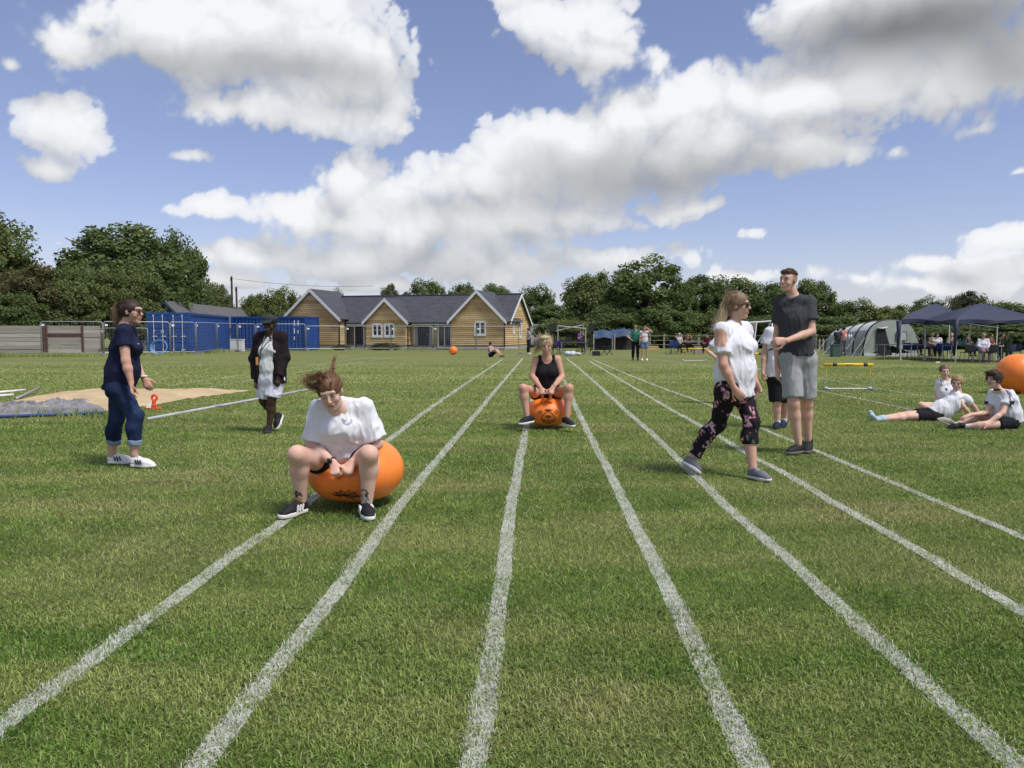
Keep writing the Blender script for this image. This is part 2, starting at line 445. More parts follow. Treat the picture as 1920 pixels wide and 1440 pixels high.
# lane lines, each as the chalk line runs over the ground
LANES = [
    ('outermost white lane line beside the rider in the white shirt', .088, [(-420, 1702), (-160, 1490), (0, 1362), (130, 1272), (300, 1145), (420, 1055), (525, 982), (640, 893), (720, 832), (800, 770), (870, 722), (942, 674)]),
    ('white lane line passing just beside the front orange hopper ball', .088, [(290, 1545), (370, 1440), (480, 1300), (580, 1175), (680, 1045), (745, 955), (800, 885), (850, 828), (910, 755), (980, 672)]),
    ('white lane line running under the black-topped rider on her ball', .085, [(868, 1540), (885, 1440), (910, 1300), (930, 1170), (955, 970), (970, 890), (985, 810), (1000, 740), (1014, 676)]),
    ('white lane line just past the ball of the black-topped rider', .085, [(1465, 1545), (1415, 1440), (1345, 1290), (1265, 1130), (1200, 1000), (1165, 930), (1120, 845), (1085, 775), (1064, 726), (1040, 676)]),
    ('white lane line under the back foot of the walking person', .085, [(2030, 1545), (1912, 1440), (1800, 1340), (1640, 1200), (1480, 1050), (1400, 985), (1300, 890), (1240, 830), (1190, 785), (1120, 721), (1085, 690), (1062, 672)]),
    ('white lane line passing behind the front leg of the walking person', .085, [(2700, 1625), (2200, 1320), (1920, 1153), (1700, 1020), (1550, 935), (1487, 896), (1396, 848), (1311, 797), (1252, 765), (1180, 722), (1105, 677)]),
    ('white lane line behind the shoes of the tall person in grey', .08, [(2900, 1452), (2200, 1135), (1920, 1008), (1750, 938), (1620, 884), (1526, 844), (1427, 803), (1329, 759), (1239, 727), (1172, 700), (1111, 674)]),
    ('faint white line running past the feet of the near hurdle', .06, [(2500, 893), (2050, 803), (1920, 777), (1848, 763), (1759, 747), (1633, 727), (1535, 709), (1430, 697), (1329, 688), (1212, 672)]),
    ('faint white line ending by the feet of the reclining child', .055, [(1730, 776), (1687, 763), (1600, 746), (1530, 732), (1440, 716)]),
    ('faint white line beyond the sand pit, farther of two', .06, [(320, 723), (477, 700), (560, 688), (633, 678), (720, 667)]),
    ('faint white line beyond the sand pit, nearer of two', .06, [(390, 727), (477, 712), (633, 686), (740, 669)]),
]
def chalk_mat():
    m, nt, N, L, b = nmat('chalk_line')
    f = noise_n(nt, 38, 5, 0.75, wpos(nt)); f2 = noise_n(nt, 3.0, 4, 0.6, wpos(nt))
    wear = math_n(nt, 'ADD', f, math_n(nt, 'MULTIPLY', f2, 0.35))
    c = mixc(nt, ramp(nt, wear, 0.50, 0.78), (0.13, 0.165, 0.06), (0.50, 0.51, 0.46))
    L.new(c, b.inputs['Base Color']); b.inputs['Roughness'].default_value = 0.9; b.inputs['Specular IOR Level'].default_value = 0.1
    bump(nt, f, 0.6, 0.02, b)
    return m
M_CHALK = chalk_mat()
def resample(pts, step_fn):
    pts = np.asarray(pts); seg = np.linalg.norm(np.diff(pts, axis=0), axis=1); s = np.concatenate([[0], np.cumsum(seg)])
    out = [0.0]
    while out[-1] < s[-1]:
        y = np.interp(out[-1], s, pts[:, 1]); out.append(out[-1] + step_fn(y))
    out = np.array(out); out[-1] = s[-1]
    return np.stack([np.interp(out, s, pts[:, k]) for k in range(pts.shape[1])], 1)
lane_paths = []
for label, w, px in LANES:
    g = np.array([ground(*p)[:2] for p in px])
    # gentle rounding of the traced path
    q = resample(g, lambda y: max(0.05, y * 0.03))
    for _ in range(3): q[1:-1] = 0.25 * q[:-2] + 0.5 * q[1:-1] + 0.25 * q[2:]
    q[:, 0] += 0.016 * noise3(np.c_[q, np.zeros(len(q))], 1.3, 21) + 0.008 * noise3(np.c_[q, np.zeros(len(q))], 4.0, 22)
    lane_paths.append((q, w, label))
    d = np.gradient(q, axis=0); d /= np.linalg.norm(d, axis=1)[:, None]; n = np.stack([-d[:, 1], d[:, 0]], 1)
    jit = lambda s: (noise3(np.concatenate([q, np.full((len(q), 1), s)], 1), 6.0)) * 0.018
    l = q + n * (w / 2 + jit(1.0))[:, None]; r = q - n * (w / 2 + jit(9.0))[:, None]
    k = len(q)
    vv = np.concatenate([np.c_[l, np.full(k, .004)], np.c_[r, np.full(k, .004)]])
    i = np.arange(k - 1)
    o = fast_mesh('lane_line', vv, np.stack([i + k, i + k + 1, i + 1, i], 1), M_CHALK)
    tag(o, label, 'lane line', 'white lines chalked on the field', 'structure')
# sand pit
SAND_PX = [(-140, 778), (0, 757), (50, 745), (110, 735), (180, 729), (300, 730.5), (400, 730.5), (478, 731.5), (445, 737), (400, 742.5), (350, 749), (290, 760), (240, 769), (180, 774), (60, 779), (-140, 792)]
SAND = np.array([ground(*p)[:2] for p in SAND_PX])
def inside_poly(P, poly):
    x, y = P[:, 0], P[:, 1]; c = np.zeros(len(P), bool); j = len(poly) - 1
    for i in range(len(poly)):
        xi, yi = poly[i]; xj, yj = poly[j]
        c ^= ((yi > y) != (yj > y)) & (x < (xj - xi) * (y - yi) / (yj - yi + 1e-12) + xi); j = i
    return c
def poly_dist(P, poly):
    d = np.full(len(P), 1e9)
    for i in range(len(poly)):
        a, b = poly[i], poly[(i + 1) % len(poly)]; ab = b - a
        t = np.clip(((P - a) @ ab) / (ab @ ab), 0, 1)
        d = np.minimum(d, np.linalg.norm(P - (a + t[:, None] * ab), axis=1))
    return d
def build_sand():
    x = np.arange(SAND[:, 0].min() - .2, SAND[:, 0].max() + .2, .10); y = np.arange(SAND[:, 1].min() - .2, SAND[:, 1].max() + .2, .10)
    X, Y = np.meshgrid(x, y); P = np.stack([X.ravel(), Y.ravel()], 1)
    ins = inside_poly(P, SAND); d = poly_dist(P, SAND) * np.where(ins, 1, -1)
    d = d + 0.10 * noise3(np.c_[P, np.zeros(len(P))], 1.6)
    z = 0.006 + 0.07 * smooth(0, 0.9, d) + smooth(0, .5, d) * (0.05 * noise3(np.c_[P, np.zeros(len(P))], 1.1, 5) + 0.035 * noise3(np.c_[P, np.zeros(len(P))], 3.5, 6))
    z = np.maximum(z, 0.006)
    idx = np.arange(len(P)).reshape(X.shape)
    F = np.stack([idx[:-1, :-1], idx[:-1, 1:], idx[1:, 1:], idx[1:, :-1]], -1).reshape(-1, 4)
    F = F[d[F].min(1) > 0]
    used = np.unique(F); rm = np.full(len(P), -1); rm[used] = np.arange(len(used))
    m, nt, N, L, b = nmat('sand')
    f = noise_n(nt, 1.6, 5, 0.65, wpos(nt)); f2 = noise_n(nt, 14, 4, 0.7, wpos(nt))
    c = mixc(nt, ramp(nt, f, 0.35, 0.68), (0.45, 0.33, 0.18), (0.60, 0.46, 0.28))
    c = mixc(nt, ramp(nt, f2, 0.60, 0.78, 0, 0.6), c, (0.25, 0.17, 0.085))
    L.new(c, b.inputs['Base Color']); b.inputs['Roughness'].default_value = 0.95; bump(nt, f2, 0.7, 0.05, b)
    o = fast_mesh('sand_pit', np.c_[P, z][used], rm[F], m)
    tag(o, 'sandy long jump pit dug into the grass', 'sand pit', kind='structure')
build_sand()
# grass blades
def build_grass():
    r = np.random.default_rng(5)
    def sample(d0, d1, n0):              # even random points in the wedge the camera can see, with room to the side
        n = int(n0); d = np.sqrt(r.random(n) * (d1 ** 2 - d0 ** 2) + d0 ** 2); lim = 0.70 * d + 0.55
        return np.stack([(r.random(n) * 2 - 1) * lim, d], 1), d
    rings = [(1.75, 2.6, 16500), (2.6, 3.6, 14000), (3.6, 5.0, 10500), (5.0, 7.0, 6300), (7, 10, 3300), (10, 14, 1800), (14, 20, 800), (20, 29, 330), (29, 36, 130)]
    Vs, Fs, rnds, paints, off = [], [], [], [], 0
    for (d0, d1, dens) in rings:
        area = 0.70 * (d1 ** 2 - d0 ** 2) + 1.1 * (d1 - d0)
        P, d = sample(d0, d1, dens * area)
        if d1 <= 10:                     # thinner cover to either side, where only a viewer a step away would see it
            ne = int(dens * .45 * 3.2 * (d1 - d0)); de = r.uniform(d0, d1, ne)
            Pe = np.stack([np.where(r.random(ne) < .5, -1, 1) * (0.70 * de + 0.55 + r.random(ne) * 1.6), de], 1)
            P = np.concatenate([P, Pe]); d = np.concatenate([d, de])
        keep = ~inside_poly(P, SAND); P, d = P[keep], d[keep]
        n = len(P)
        sc = math.sqrt(17000 / dens)
        w = 0.0021 * sc * r.uniform(.6, 1.3, n) * np.where(np.abs(P[:, 0]) > 0.70 * P[:, 1] + .55, 1.5, 1.0)
        patch = noise3(np.c_[P, np.zeros(n)], 2.2, 2) + 0.6 * noise3(np.c_[P, np.zeros(n)], 7.0, 3)
        h = (0.022 + 0.012 * patch + r.uniform(-.009, .012, n)) * (1 + 0.06 * (sc - 1)); h = np.clip(h, .008, .050)
        h = np.where(P[:, 1] > 20, h * np.clip((38 - P[:, 1]) / 16, .2, 1), h)
        th = r.random(n) * 2 * PI; lean = np.clip(np.abs(r.normal(0.85, 0.35, n)), 0.1, 1.35)
        dx, dy = np.cos(th), np.sin(th)
        ph = th + PI / 2 + r.normal(0, .5, n); sx, sy = np.cos(ph), np.sin(ph)
        base = np.c_[P, np.full(n, 0.0)]
        side = np.c_[sx, sy, np.zeros(n)] * w[:, None]
        tip = base + np.c_[dx * np.sin(lean), dy * np.sin(lean), np.cos(lean)] * h[:, None]
        mid = base + np.c_[dx * np.sin(lean * .55), dy * np.sin(lean * .55), np.cos(lean * .55)] * (h * .55)[:, None]
        # painted where it grows on a chalked line
        pt = np.zeros(n)
        for q, lw, _ in lane_paths:
            near = (P[:, 1] > q[:, 1].min() - .2) & (P[:, 1] < q[:, 1].max() + .2)
            if not near.any(): continue
            ii = np.where(near)[0]
            xs = np.interp(P[ii, 1], q[::1, 1] if q[0, 1] < q[-1, 1] else q[::-1, 1], q[:, 0] if q[0, 1] < q[-1, 1] else q[::-1, 0])
            dq = np.gradient(q[:, 0], q[:, 1]); sl = np.interp(P[ii, 1], q[:, 1] if q[0, 1] < q[-1, 1] else q[::-1, 1], dq if q[0, 1] < q[-1, 1] else dq[::-1])
            dd = np.abs(P[ii, 0] - xs) / np.sqrt(1 + sl ** 2)
            edge = lw / 2 + 0.010 * r.normal(size=len(ii))
            wear = noise3(np.c_[P[ii], np.zeros(len(ii))], 9.0, 8)
            wear2 = noise3(np.c_[P[ii], np.zeros(len(ii))], 2.0, 18)
            hit = (dd < edge) & (r.random(len(ii)) < 0.74 - 0.45 * smooth(.0, .45, wear) - 0.30 * smooth(.05, .4, wear2))
            pt[ii[hit]] = r.uniform(.55, 1.0, hit.sum())
        tone = np.clip(r.random(n) + 0.10 * patch, 0, 1)
        if d1 <= 3.6:
            vv = np.stack([base - side, base + side, mid + side * .8, mid - side * .8, tip], 1).reshape(-1, 3)
            o = off + np.arange(n)[:, None] * 5
            Fs.append(np.concatenate([o + np.array([0, 1, 2]), o + np.array([0, 2, 3]), o + np.array([3, 2, 4])])); k = 5
        else:
            vv = np.stack([base - side, base + side, tip], 1).reshape(-1, 3)
            Fs.append(off + np.arange(n)[:, None] * 3 + np.array([0, 1, 2])); k = 3
        Vs.append(vv); rnds.append(np.repeat(tone, k)); paints.append(np.repeat(pt, k)); off += len(vv)
    # dry clippings lying on the sward
    n = 16000; P, d = sample(1.75, 9.0, n); kp = (noise3(np.c_[P, np.zeros(n)], 1.1, 41) + r.random(n) * .5 > .12) & ~inside_poly(P, SAND); P = P[kp]; n = len(P)
    th = r.random(n) * 2 * PI; ln = r.uniform(.012, .035, n); w = .0013 * np.maximum(1, P[:, 1] / 3.5)
    dd_ = np.c_[np.cos(th), np.sin(th), r.normal(0, .25, n)]; s_ = np.c_[-np.sin(th), np.cos(th), np.zeros(n)] * w[:, None]; b0 = np.c_[P, r.uniform(.012, .024, n)]
    Vs.append(np.stack([b0 - s_, b0 + s_, b0 + dd_ * ln[:, None]], 1).reshape(-1, 3)); Fs.append(off + np.arange(n)[:, None] * 3 + np.array([0, 1, 2])); rnds.append(np.full(n * 3, .99)); paints.append(np.zeros(n * 3)); off += 3 * n
    Fs[-1] = Fs[-1]
    o = fast_mesh('grass', np.concatenate(Vs), np.concatenate(Fs), M_BLADE, None, False, {'tone': np.concatenate(rnds), 'paint': np.concatenate(paints)})
    tag(o, 'short mown green and straw coloured grass of the field', 'grass', kind='stuff')
build_grass()
# ------------------------------------------------------------------ bodies: smooth surfaces grown round a posed skeleton
class Field:
    def __init__(self, h): self.h = h; self.p = []
    def cone(self, a, b, ra, rb=None, x=None, k=0.02, cut=None, sub=False):
        """tapered limb from a to b; a radius is a number or (half width along x, half depth)"""
        rb = ra if rb is None else rb
        ra = ra if hasattr(ra, '__len__') else (ra, ra); rb = rb if hasattr(rb, '__len__') else (rb, rb)
        self.p.append((np.asarray(a, float), np.asarray(b, float), ra, rb, x, k, cut, sub)); return self
    def ball(self, c, r, x=None, up=None, k=0.02, sub=False, cut=None):
        """ellipsoid with half axes r = (x, y, z) in the frame x, up"""
        c = np.asarray(c, float); r = r if hasattr(r, '__len__') else (r, r, r)
        up = V(0, 0, 1) if up is None else unit(up)
        e = max(r[2] - 0.5 * (r[0] + r[1]), 0.0)
        self.p.append((c - up * 1e-4, c + up * 1e-4, (r[0], r[1]), (r[0], r[1]), x if x is not None else V(1, 0, 0), k, cut, sub, r[2])); return self
    def grid(self):
        lo = np.full(3, 1e9); hi = -lo
        for q in self.p:
            if q[7]: continue
            m = max(max(q[2]), max(q[3]), q[8] if len(q) > 8 else 0) + 3 * self.h
            lo = np.minimum(lo, np.minimum(q[0], q[1]) - m); hi = np.maximum(hi, np.maximum(q[0], q[1]) + m)
        n = np.ceil((hi - lo) / self.h).astype(int) + 2
        D = np.full(n, 0.08, np.float32); h = self.h
        for q in self.p:
            a, b, ra, rb, xd, k, cut, sub = q[:8]
            m = max(max(ra), max(rb), q[8] if len(q) > 8 else 0) + k + 2.5 * h
            i0 = np.clip(((np.minimum(a, b) - m - lo) / h).astype(int), 0, n - 1); i1 = np.clip(((np.maximum(a, b) + m - lo) / h).astype(int) + 2, 1, n)
            if (i1 <= i0).any(): continue
            X = (lo[0] + h * np.arange(i0[0], i1[0]))[:, None, None]; Y = (lo[1] + h * np.arange(i0[1], i1[1]))[None, :, None]; Z = (lo[2] + h * np.arange(i0[2], i1[2]))[None, None, :]
            L = np.linalg.norm(b - a); z = (b - a) / L
            if xd is None: xd = np.cross(z, V(0, 1, 0)) if abs(z[1]) < .9 else np.cross(z, V(1, 0, 0))
            x = unit(np.asarray(xd, float) - z * np.dot(xd, z)); y = np.cross(z, x)
            dx, dy, dz = X - a[0], Y - a[1], Z - a[2]
            qx = (dx * x[0] + dy * x[1] + dz * x[2]).astype(np.float32); qy = (dx * y[0] + dy * y[1] + dz * y[2]).astype(np.float32); qz = (dx * z[0] + dy * z[1] + dz * z[2]).astype(np.float32)
            t = np.clip(qz / L, 0, 1); zc = qz - t * L
            w = ra[0] + (rb[0] - ra[0]) * t; d = ra[1] + (rb[1] - ra[1]) * t
            m_ = (0.5 * (w + d)) if len(q) < 9 else np.float32(q[8])
            u, v, s = qx / w, qy / d, zc / m_
            k0 = np.sqrt(u * u + v * v + s * s) + 1e-6; k1 = np.sqrt((u / w) ** 2 + (v / d) ** 2 + (s / m_) ** 2) + 1e-5
            dp = k0 * (k0 - 1) / k1
            if cut is not None:
                for (cp, cn) in (cut if isinstance(cut, list) else [cut]):
                    dp = np.maximum(dp, (X - cp[0]) * cn[0] + (Y - cp[1]) * cn[1] + (Z - cp[2]) * cn[2])
            sl = (slice(i0[0], i1[0]), slice(i0[1], i1[1]), slice(i0[2], i1[2]))
            o = D[sl]
            if sub:
                hh = np.maximum(k - np.abs(o + dp), 0) / k if k > 0 else 0
                D[sl] = np.maximum(o, -dp) + hh * hh * k * 0.25
            else:
                hh = np.maximum(k - np.abs(o - dp), 0) / k if k > 0 else 0
                D[sl] = np.minimum(o, dp) - hh * hh * k * 0.25
        return D, lo
    def mesh(self):
        D, lo = self.grid(); h = self.h
        s = D < 0
        c = [s[i:i + s.shape[0] - 1, j:j + s.shape[1] - 1, k:k + s.shape[2] - 1] for i in (0, 1) for j in (0, 1) for k in (0, 1)]
        cnt = sum(x.astype(np.int8) for x in c)
        act = np.argwhere((cnt > 0) & (cnt < 8))
        idx = np.full(cnt.shape, -1, np.int32); idx[act[:, 0], act[:, 1], act[:, 2]] = np.arange(len(act))
        offs = np.array([(i, j, k) for i in (0, 1) for j in (0, 1) for k in (0, 1)])
        val = np.stack([D[act[:, 0] + o[0], act[:, 1] + o[1], act[:, 2] + o[2]] for o in offs], 1)
        acc = np.zeros((len(act), 3)); num = np.zeros(len(act))
        for a in range(8):
            for b in range(a + 1, 8):
                if np.abs(offs[a] - offs[b]).sum() != 1: continue
                va, vb = val[:, a], val[:, b]; cr = (va < 0) != (vb < 0)
                t = np.where(cr, va / np.where(cr, va - vb, 1), 0)
                acc += np.where(cr[:, None], offs[a] + (offs[b] - offs[a]) * t[:, None], 0); num += cr
        P = lo + (act + acc / num[:, None]) * h
        quads = []
        for ax in range(3):
            e = np.diff(s.astype(np.int8), axis=ax)
            b_, c_ = [(1, 2), (2, 0), (0, 1)][ax]
            w = np.argwhere(e != 0)
            ok = (w[:, b_] > 0) & (w[:, c_] > 0) & (w[:, b_] < s.shape[b_] - 1) & (w[:, c_] < s.shape[c_] - 1)
            w = w[ok]; sg = e[w[:, 0], w[:, 1], w[:, 2]]
            db = np.zeros(3, int); db[b_] = 1; dc = np.zeros(3, int); dc[c_] = 1
            g = lambda m: idx[m[:, 0], m[:, 1], m[:, 2]]
            q = np.stack([g(w - db - dc), g(w - dc), g(w), g(w - db)], 1)
            q = np.where((sg > 0)[:, None], q[:, ::-1], q)
            quads.append(q)
        return P, np.concatenate(quads)
def v_normals(P, F):
    n = np.cross(P[F[:, 2]] - P[F[:, 0]], P[F[:, 3]] - P[F[:, 1]])
    N = np.zeros_like(P)
    for k in range(4): np.add.at(N, F[:, k], n)
    return N / (np.linalg.norm(N, axis=1)[:, None] + 1e-9)
def relax(P, F, it=1, lam=0.4):
    E = np.concatenate([F[:, [0, 1]], F[:, [1, 2]], F[:, [2, 3]], F[:, [3, 0]]])
    for _ in range(it):
        S = np.zeros_like(P); n = np.zeros(len(P))
        np.add.at(S, E[:, 0], P[E[:, 1]]); np.add.at(n, E[:, 0], 1); np.add.at(S, E[:, 1], P[E[:, 0]]); np.add.at(n, E[:, 1], 1)
        P = P + lam * (S / n[:, None] - P)
    return P
def grown(name, fld, mat, parent, col_=None, paint=None, folds=0.0, ffreq=14.0, fdir=None, it=1):
    P, F = fld.mesh()
    P = relax(P, F, it)
    if folds:
        N = v_normals(P, F)
        S = P * (np.array(fdir) if fdir is not None else np.array([1.0, 1.0, 0.55]))
        Wp = S + .06 * np.c_[noise3(S, 5.0, 7), noise3(S, 5.0, 8), noise3(S, 5.0, 9)]
        cr1 = np.exp(-(noise3(Wp, ffreq * .50, 12) / .085) ** 2); cr2 = np.exp(-(noise3(Wp * np.array([1.3, 1.3, .7]), ffreq * .85, 15) / .10) ** 2)
        P = P + N * (folds * (0.75 * noise3(S, ffreq * .45, 4) + 0.75 * cr1 + 0.45 * cr2 - .35 + 0.22 * noise3(S, ffreq * 2.2, 5)))[:, None]
    attrs = None
    if col_ is not None:
        C = np.tile(np.array(col_, np.float32), (len(P), 1))
        if paint: C = paint(P, C)
        attrs = {'Col': C}
    return fast_mesh(name, P, F, mat, parent, True, attrs)

M_SKIN = vcol('skin', 0.52, 0.35, 0.06, 30, 0.12)
M_CLOTH = vcol('cloth', 0.85, 0.2, 0.07, 18, 0, 0.12, 300)
M_HAIR = vcol('hair', 0.55, 0.35, 0.35, 90)
M_RUBBER = vcol('shoe', 0.65, 0.2, 0.08, 30)
SKIN_L = (0.62, 0.385, 0.29); SKIN_P = (0.67, 0.44, 0.345); SKIN_T = (0.56, 0.325, 0.23); SKIN_D = (0.070, 0.038, 0.026)

def hand(f, wr, d, pn, size=1.0, curl=0.5, side=1, k=0.006):
    """palm, four fingers of different length and a thumb; d towards the fingers, pn out of the palm"""
    d = unit(d); pn = unit(pn - d * np.dot(pn, d)); t = unit(np.cross(d, pn)) * side   # t: thumb side
    s = size
    kn = wr + d * 0.085 * s
    f.cone(wr, wr + d * 0.02 * s, 0.025 * s, (0.030 * s, 0.018 * s), x=t, k=0.012)
    f.cone(wr + d * 0.03 * s, kn, (0.036 * s, 0.017 * s), (0.040 * s, 0.014 * s), x=t, k=0.012)
    for i, (off, ln) in enumerate(((0.031, 0.072), (0.0105, 0.082), (-0.0105, 0.076), (-0.030, 0.060))):
        p = kn + t * off * s - d * abs(off) * 0.2
        a = curl * (0.85 + 0.12 * i); dirc = d
        for j, fr in enumerate((0.45, 0.32, 0.25)):
            a_ = a * (0.75, 1.0, 0.75)[j]
            dirc = unit(dirc * math.cos(a_) + pn * math.sin(a_)) if j == 0 else unit(dirc * math.cos(a_) + np.cross(t, dirc) * math.sin(a_) * (1 if np.dot(np.cross(t, d), pn) > 0 else -1))
            q = p + dirc * ln * fr * s
            f.cone(p, q, (0.0098 - 0.0008 * j) * s, (0.0090 - 0.0010 * j) * s, k=k if j else 0.008)
            p = q
    p = wr + d * 0.028 * s + t * 0.030 * s
    dirc = unit(t * 0.75 + d * 0.7 + pn * 0.35)
    for j, ln in enumerate((0.040, 0.034, 0.026)):
        q = p + dirc * ln * s
        f.cone(p, q, (0.014, 0.0115, 0.0105)[j] * s, (0.0115, 0.0105, 0.009)[j] * s, k=0.008)
        p = q; dirc = unit(dirc + d * 0.35 + pn * 0.25 * curl - t * 0.30)

def head_frame(fwd, up):
    fwd = unit(fwd); up = unit(np.asarray(up, float) - fwd * np.dot(up, fwd)); r = np.cross(up, fwd)
    return r, fwd, up
def head(f, c, fr, s, neck, jaw=1.0, nr=0.054):
    r, fw, up = fr
    L = lambda x, y, z: c + (r * x + fw * y + up * z) * s
    f.cone(neck, L(0, -0.022, -0.045), nr, 0.052 * s, k=0.03)
    f.ball(L(0, -0.012, 0.030), (0.074 * s, 0.094 * s, 0.086 * s), x=r, up=up, k=0.02)
    f.cone(L(0, 0.022, 0.0), L(0, 0.040, -0.072), (0.062 * s, 0.064 * s), (0.040 * s * jaw, 0.040 * s), x=r, k=0.02)
    f.ball(L(0, 0.066, -0.097), (0.022 * s, 0.017 * s, 0.016 * s), x=r, up=up, k=0.018)
    for e in (-1, 1):
        f.ball(L(0.036 * e, 0.058, -0.028), (0.026 * s, 0.024 * s, 0.026 * s), x=r, up=up, k=0.02)
        f.ball(L(0.076 * e, -0.004, 0.0), (0.010 * s, 0.017 * s, 0.030 * s), x=r, up=up, k=0.008)
    f.cone(L(-0.036, 0.074, 0.034), L(0.036, 0.074, 0.034), 0.014 * s, k=0.016)
    f.cone(L(0, 0.086, 0.016), L(0, 0.104, -0.022), 0.008 * s, 0.0115 * s, k=0.010)
    f.ball(L(0.010, 0.094, -0.027), 0.0085 * s, k=0.006); f.ball(L(-0.010, 0.094, -0.027), 0.0085 * s, k=0.006)
    for e in (-1, 1): f.ball(L(0.031 * e, 0.096, 0.010), (0.015 * s, 0.011 * s, 0.009 * s), x=r, up=up, k=0.012, sub=True)
    for e in (-1, 1): f.ball(L(0.030 * e, 0.078, 0.010), 0.0125 * s, k=0.004)
    f.cone(L(-0.020, 0.083, -0.053), L(0.020, 0.083, -0.053), 0.0085 * s, k=0.008)
    f.cone(L(-0.016, 0.083, -0.064), L(0.016, 0.083, -0.064), 0.0085 * s, k=0.008)
    return L
def face_paint(c, fr, s, skin, brow=(0.10, 0.06, 0.04), smile=0.0, lip=None, shades=False, extra=None):
    r, fw, up = fr
    lip = lip or tuple(np.array(skin) * np.array([0.80, 0.52, 0.55]))
    def fn(P, C):
        q = (P - c) / s; x, y, z = q @ r, q @ fw, q @ up
        near = (np.abs(x) < .09) & (np.abs(z) < .14) & (y > 0.04)
        def put(mask, colr, a=1.0):
            m = mask & near; C[m] = C[m] * (1 - a) + np.array(colr, np.float32) * a
        ck = np.exp(-(((np.abs(x) - 0.040) / .020) ** 2 + ((z + .030) / .020) ** 2)) * near
        C[:] = C * (1 - 0.35 * ck[:, None]) + 0.35 * ck[:, None] * np.array(skin, np.float32) * np.array([1.05, .78, .76], np.float32)
        mz = -0.058 + smile * (np.abs(x) / 0.026) ** 2 * 0.010
        put((np.abs(x) < 0.024) & (np.abs(z - mz) < 0.0095), lip, .8)
        put((np.abs(x) < 0.022) & (np.abs(z - mz) < 0.0030), (0.62, 0.58, 0.53) if smile > 0.8 else (0.10, 0.04, 0.035))
        ex = np.abs(x) - 0.030
        put((np.abs(ex) < 0.0155) & (np.abs(z - 0.010) < 0.0072), (0.09, 0.05, 0.04), .85)
        put((np.abs(ex) < 0.0125) & (np.abs(z - 0.0085) < 0.0045), (0.50, 0.46, 0.43))
        put((np.abs(ex) < 0.0055) & (np.abs(z - 0.0090) < 0.0055), (0.02, 0.014, 0.012))
        put((np.abs(ex) < 0.020) & (np.abs(z - 0.030 + 14 * ex * ex) < 0.0048), brow, .85)
        if extra: C = extra(P, C)
        return C
    return fn
def hair_cap(f, L, s, r, up, fw, thick=0.014, low=-0.045, front=0.066, k=0.01):
    """skull cap of hair with the face and the neck left free"""
    f.ball(L(0, -0.016, 0.034), ((0.074 + thick) * s, (0.094 + thick) * s, (0.086 + thick) * s), x=r, up=up, k=k, cut=[(L(0, 0, low), -up)])
    f.ball(L(0, 0.138, -0.030), (0.074 * s, 0.090 * s, 0.108 * s), x=r, up=up, k=0.012, sub=True)
    for e in (-1, 1): f.ball(L(0.085 * e, 0.030, -0.055), (0.03 * s, 0.042 * s, 0.058 * s), x=r, up=up, k=0.012, sub=True)
def strands(paths, n, spread, rad, seed=1, wave=0.01, jl=0.25):
    """loose hair: many thin tapered strands round guide paths; returns vertices and quads"""
    rg = np.random.default_rng(seed); Vs, Fs, off = [], [], 0
    for _ in range(n):
        g = np.asarray(paths[rg.integers(len(paths))], float)
        t = np.linspace(0, 1 - jl * rg.random(), 7); s = np.linspace(0, 1, len(g))
        p = np.stack([np.interp(t, s, g[:, k]) for k in range(3)], 1)
        o0 = rg.normal(size=3) * spread[0]; o1 = rg.normal(size=3) * spread[1]
        p = p + o0 * (1 - t)[:, None] + o1 * (t ** 1.3)[:, None] + np.sin(t * 5 + rg.random() * 6)[:, None] * rg.normal(size=3) * wave * t[:, None]
        tg = np.gradient(p, axis=0); tg /= np.linalg.norm(tg, axis=1)[:, None] + 1e-9
        x = np.cross(tg, rg.normal(size=3)); x /= np.linalg.norm(x, axis=1)[:, None] + 1e-9; y = np.cross(tg, x)
        rr = (rad * (1 - 0.75 * t) * rg.uniform(.6, 1.3))[:, None]
        ring = np.stack([p + x * rr, p - x * rr * .5 + y * rr * .87, p - x * rr * .5 - y * rr * .87], 1).reshape(-1, 3)
        Vs.append(ring); i = np.arange(6)[:, None] * 3 + off
        for j in range(3): Fs.append(np.concatenate([i + j, i + (j + 1) % 3, i + 3 + (j + 1) % 3, i + 3 + j], 1))
        off += 21
    return np.concatenate(Vs), np.concatenate(Fs)
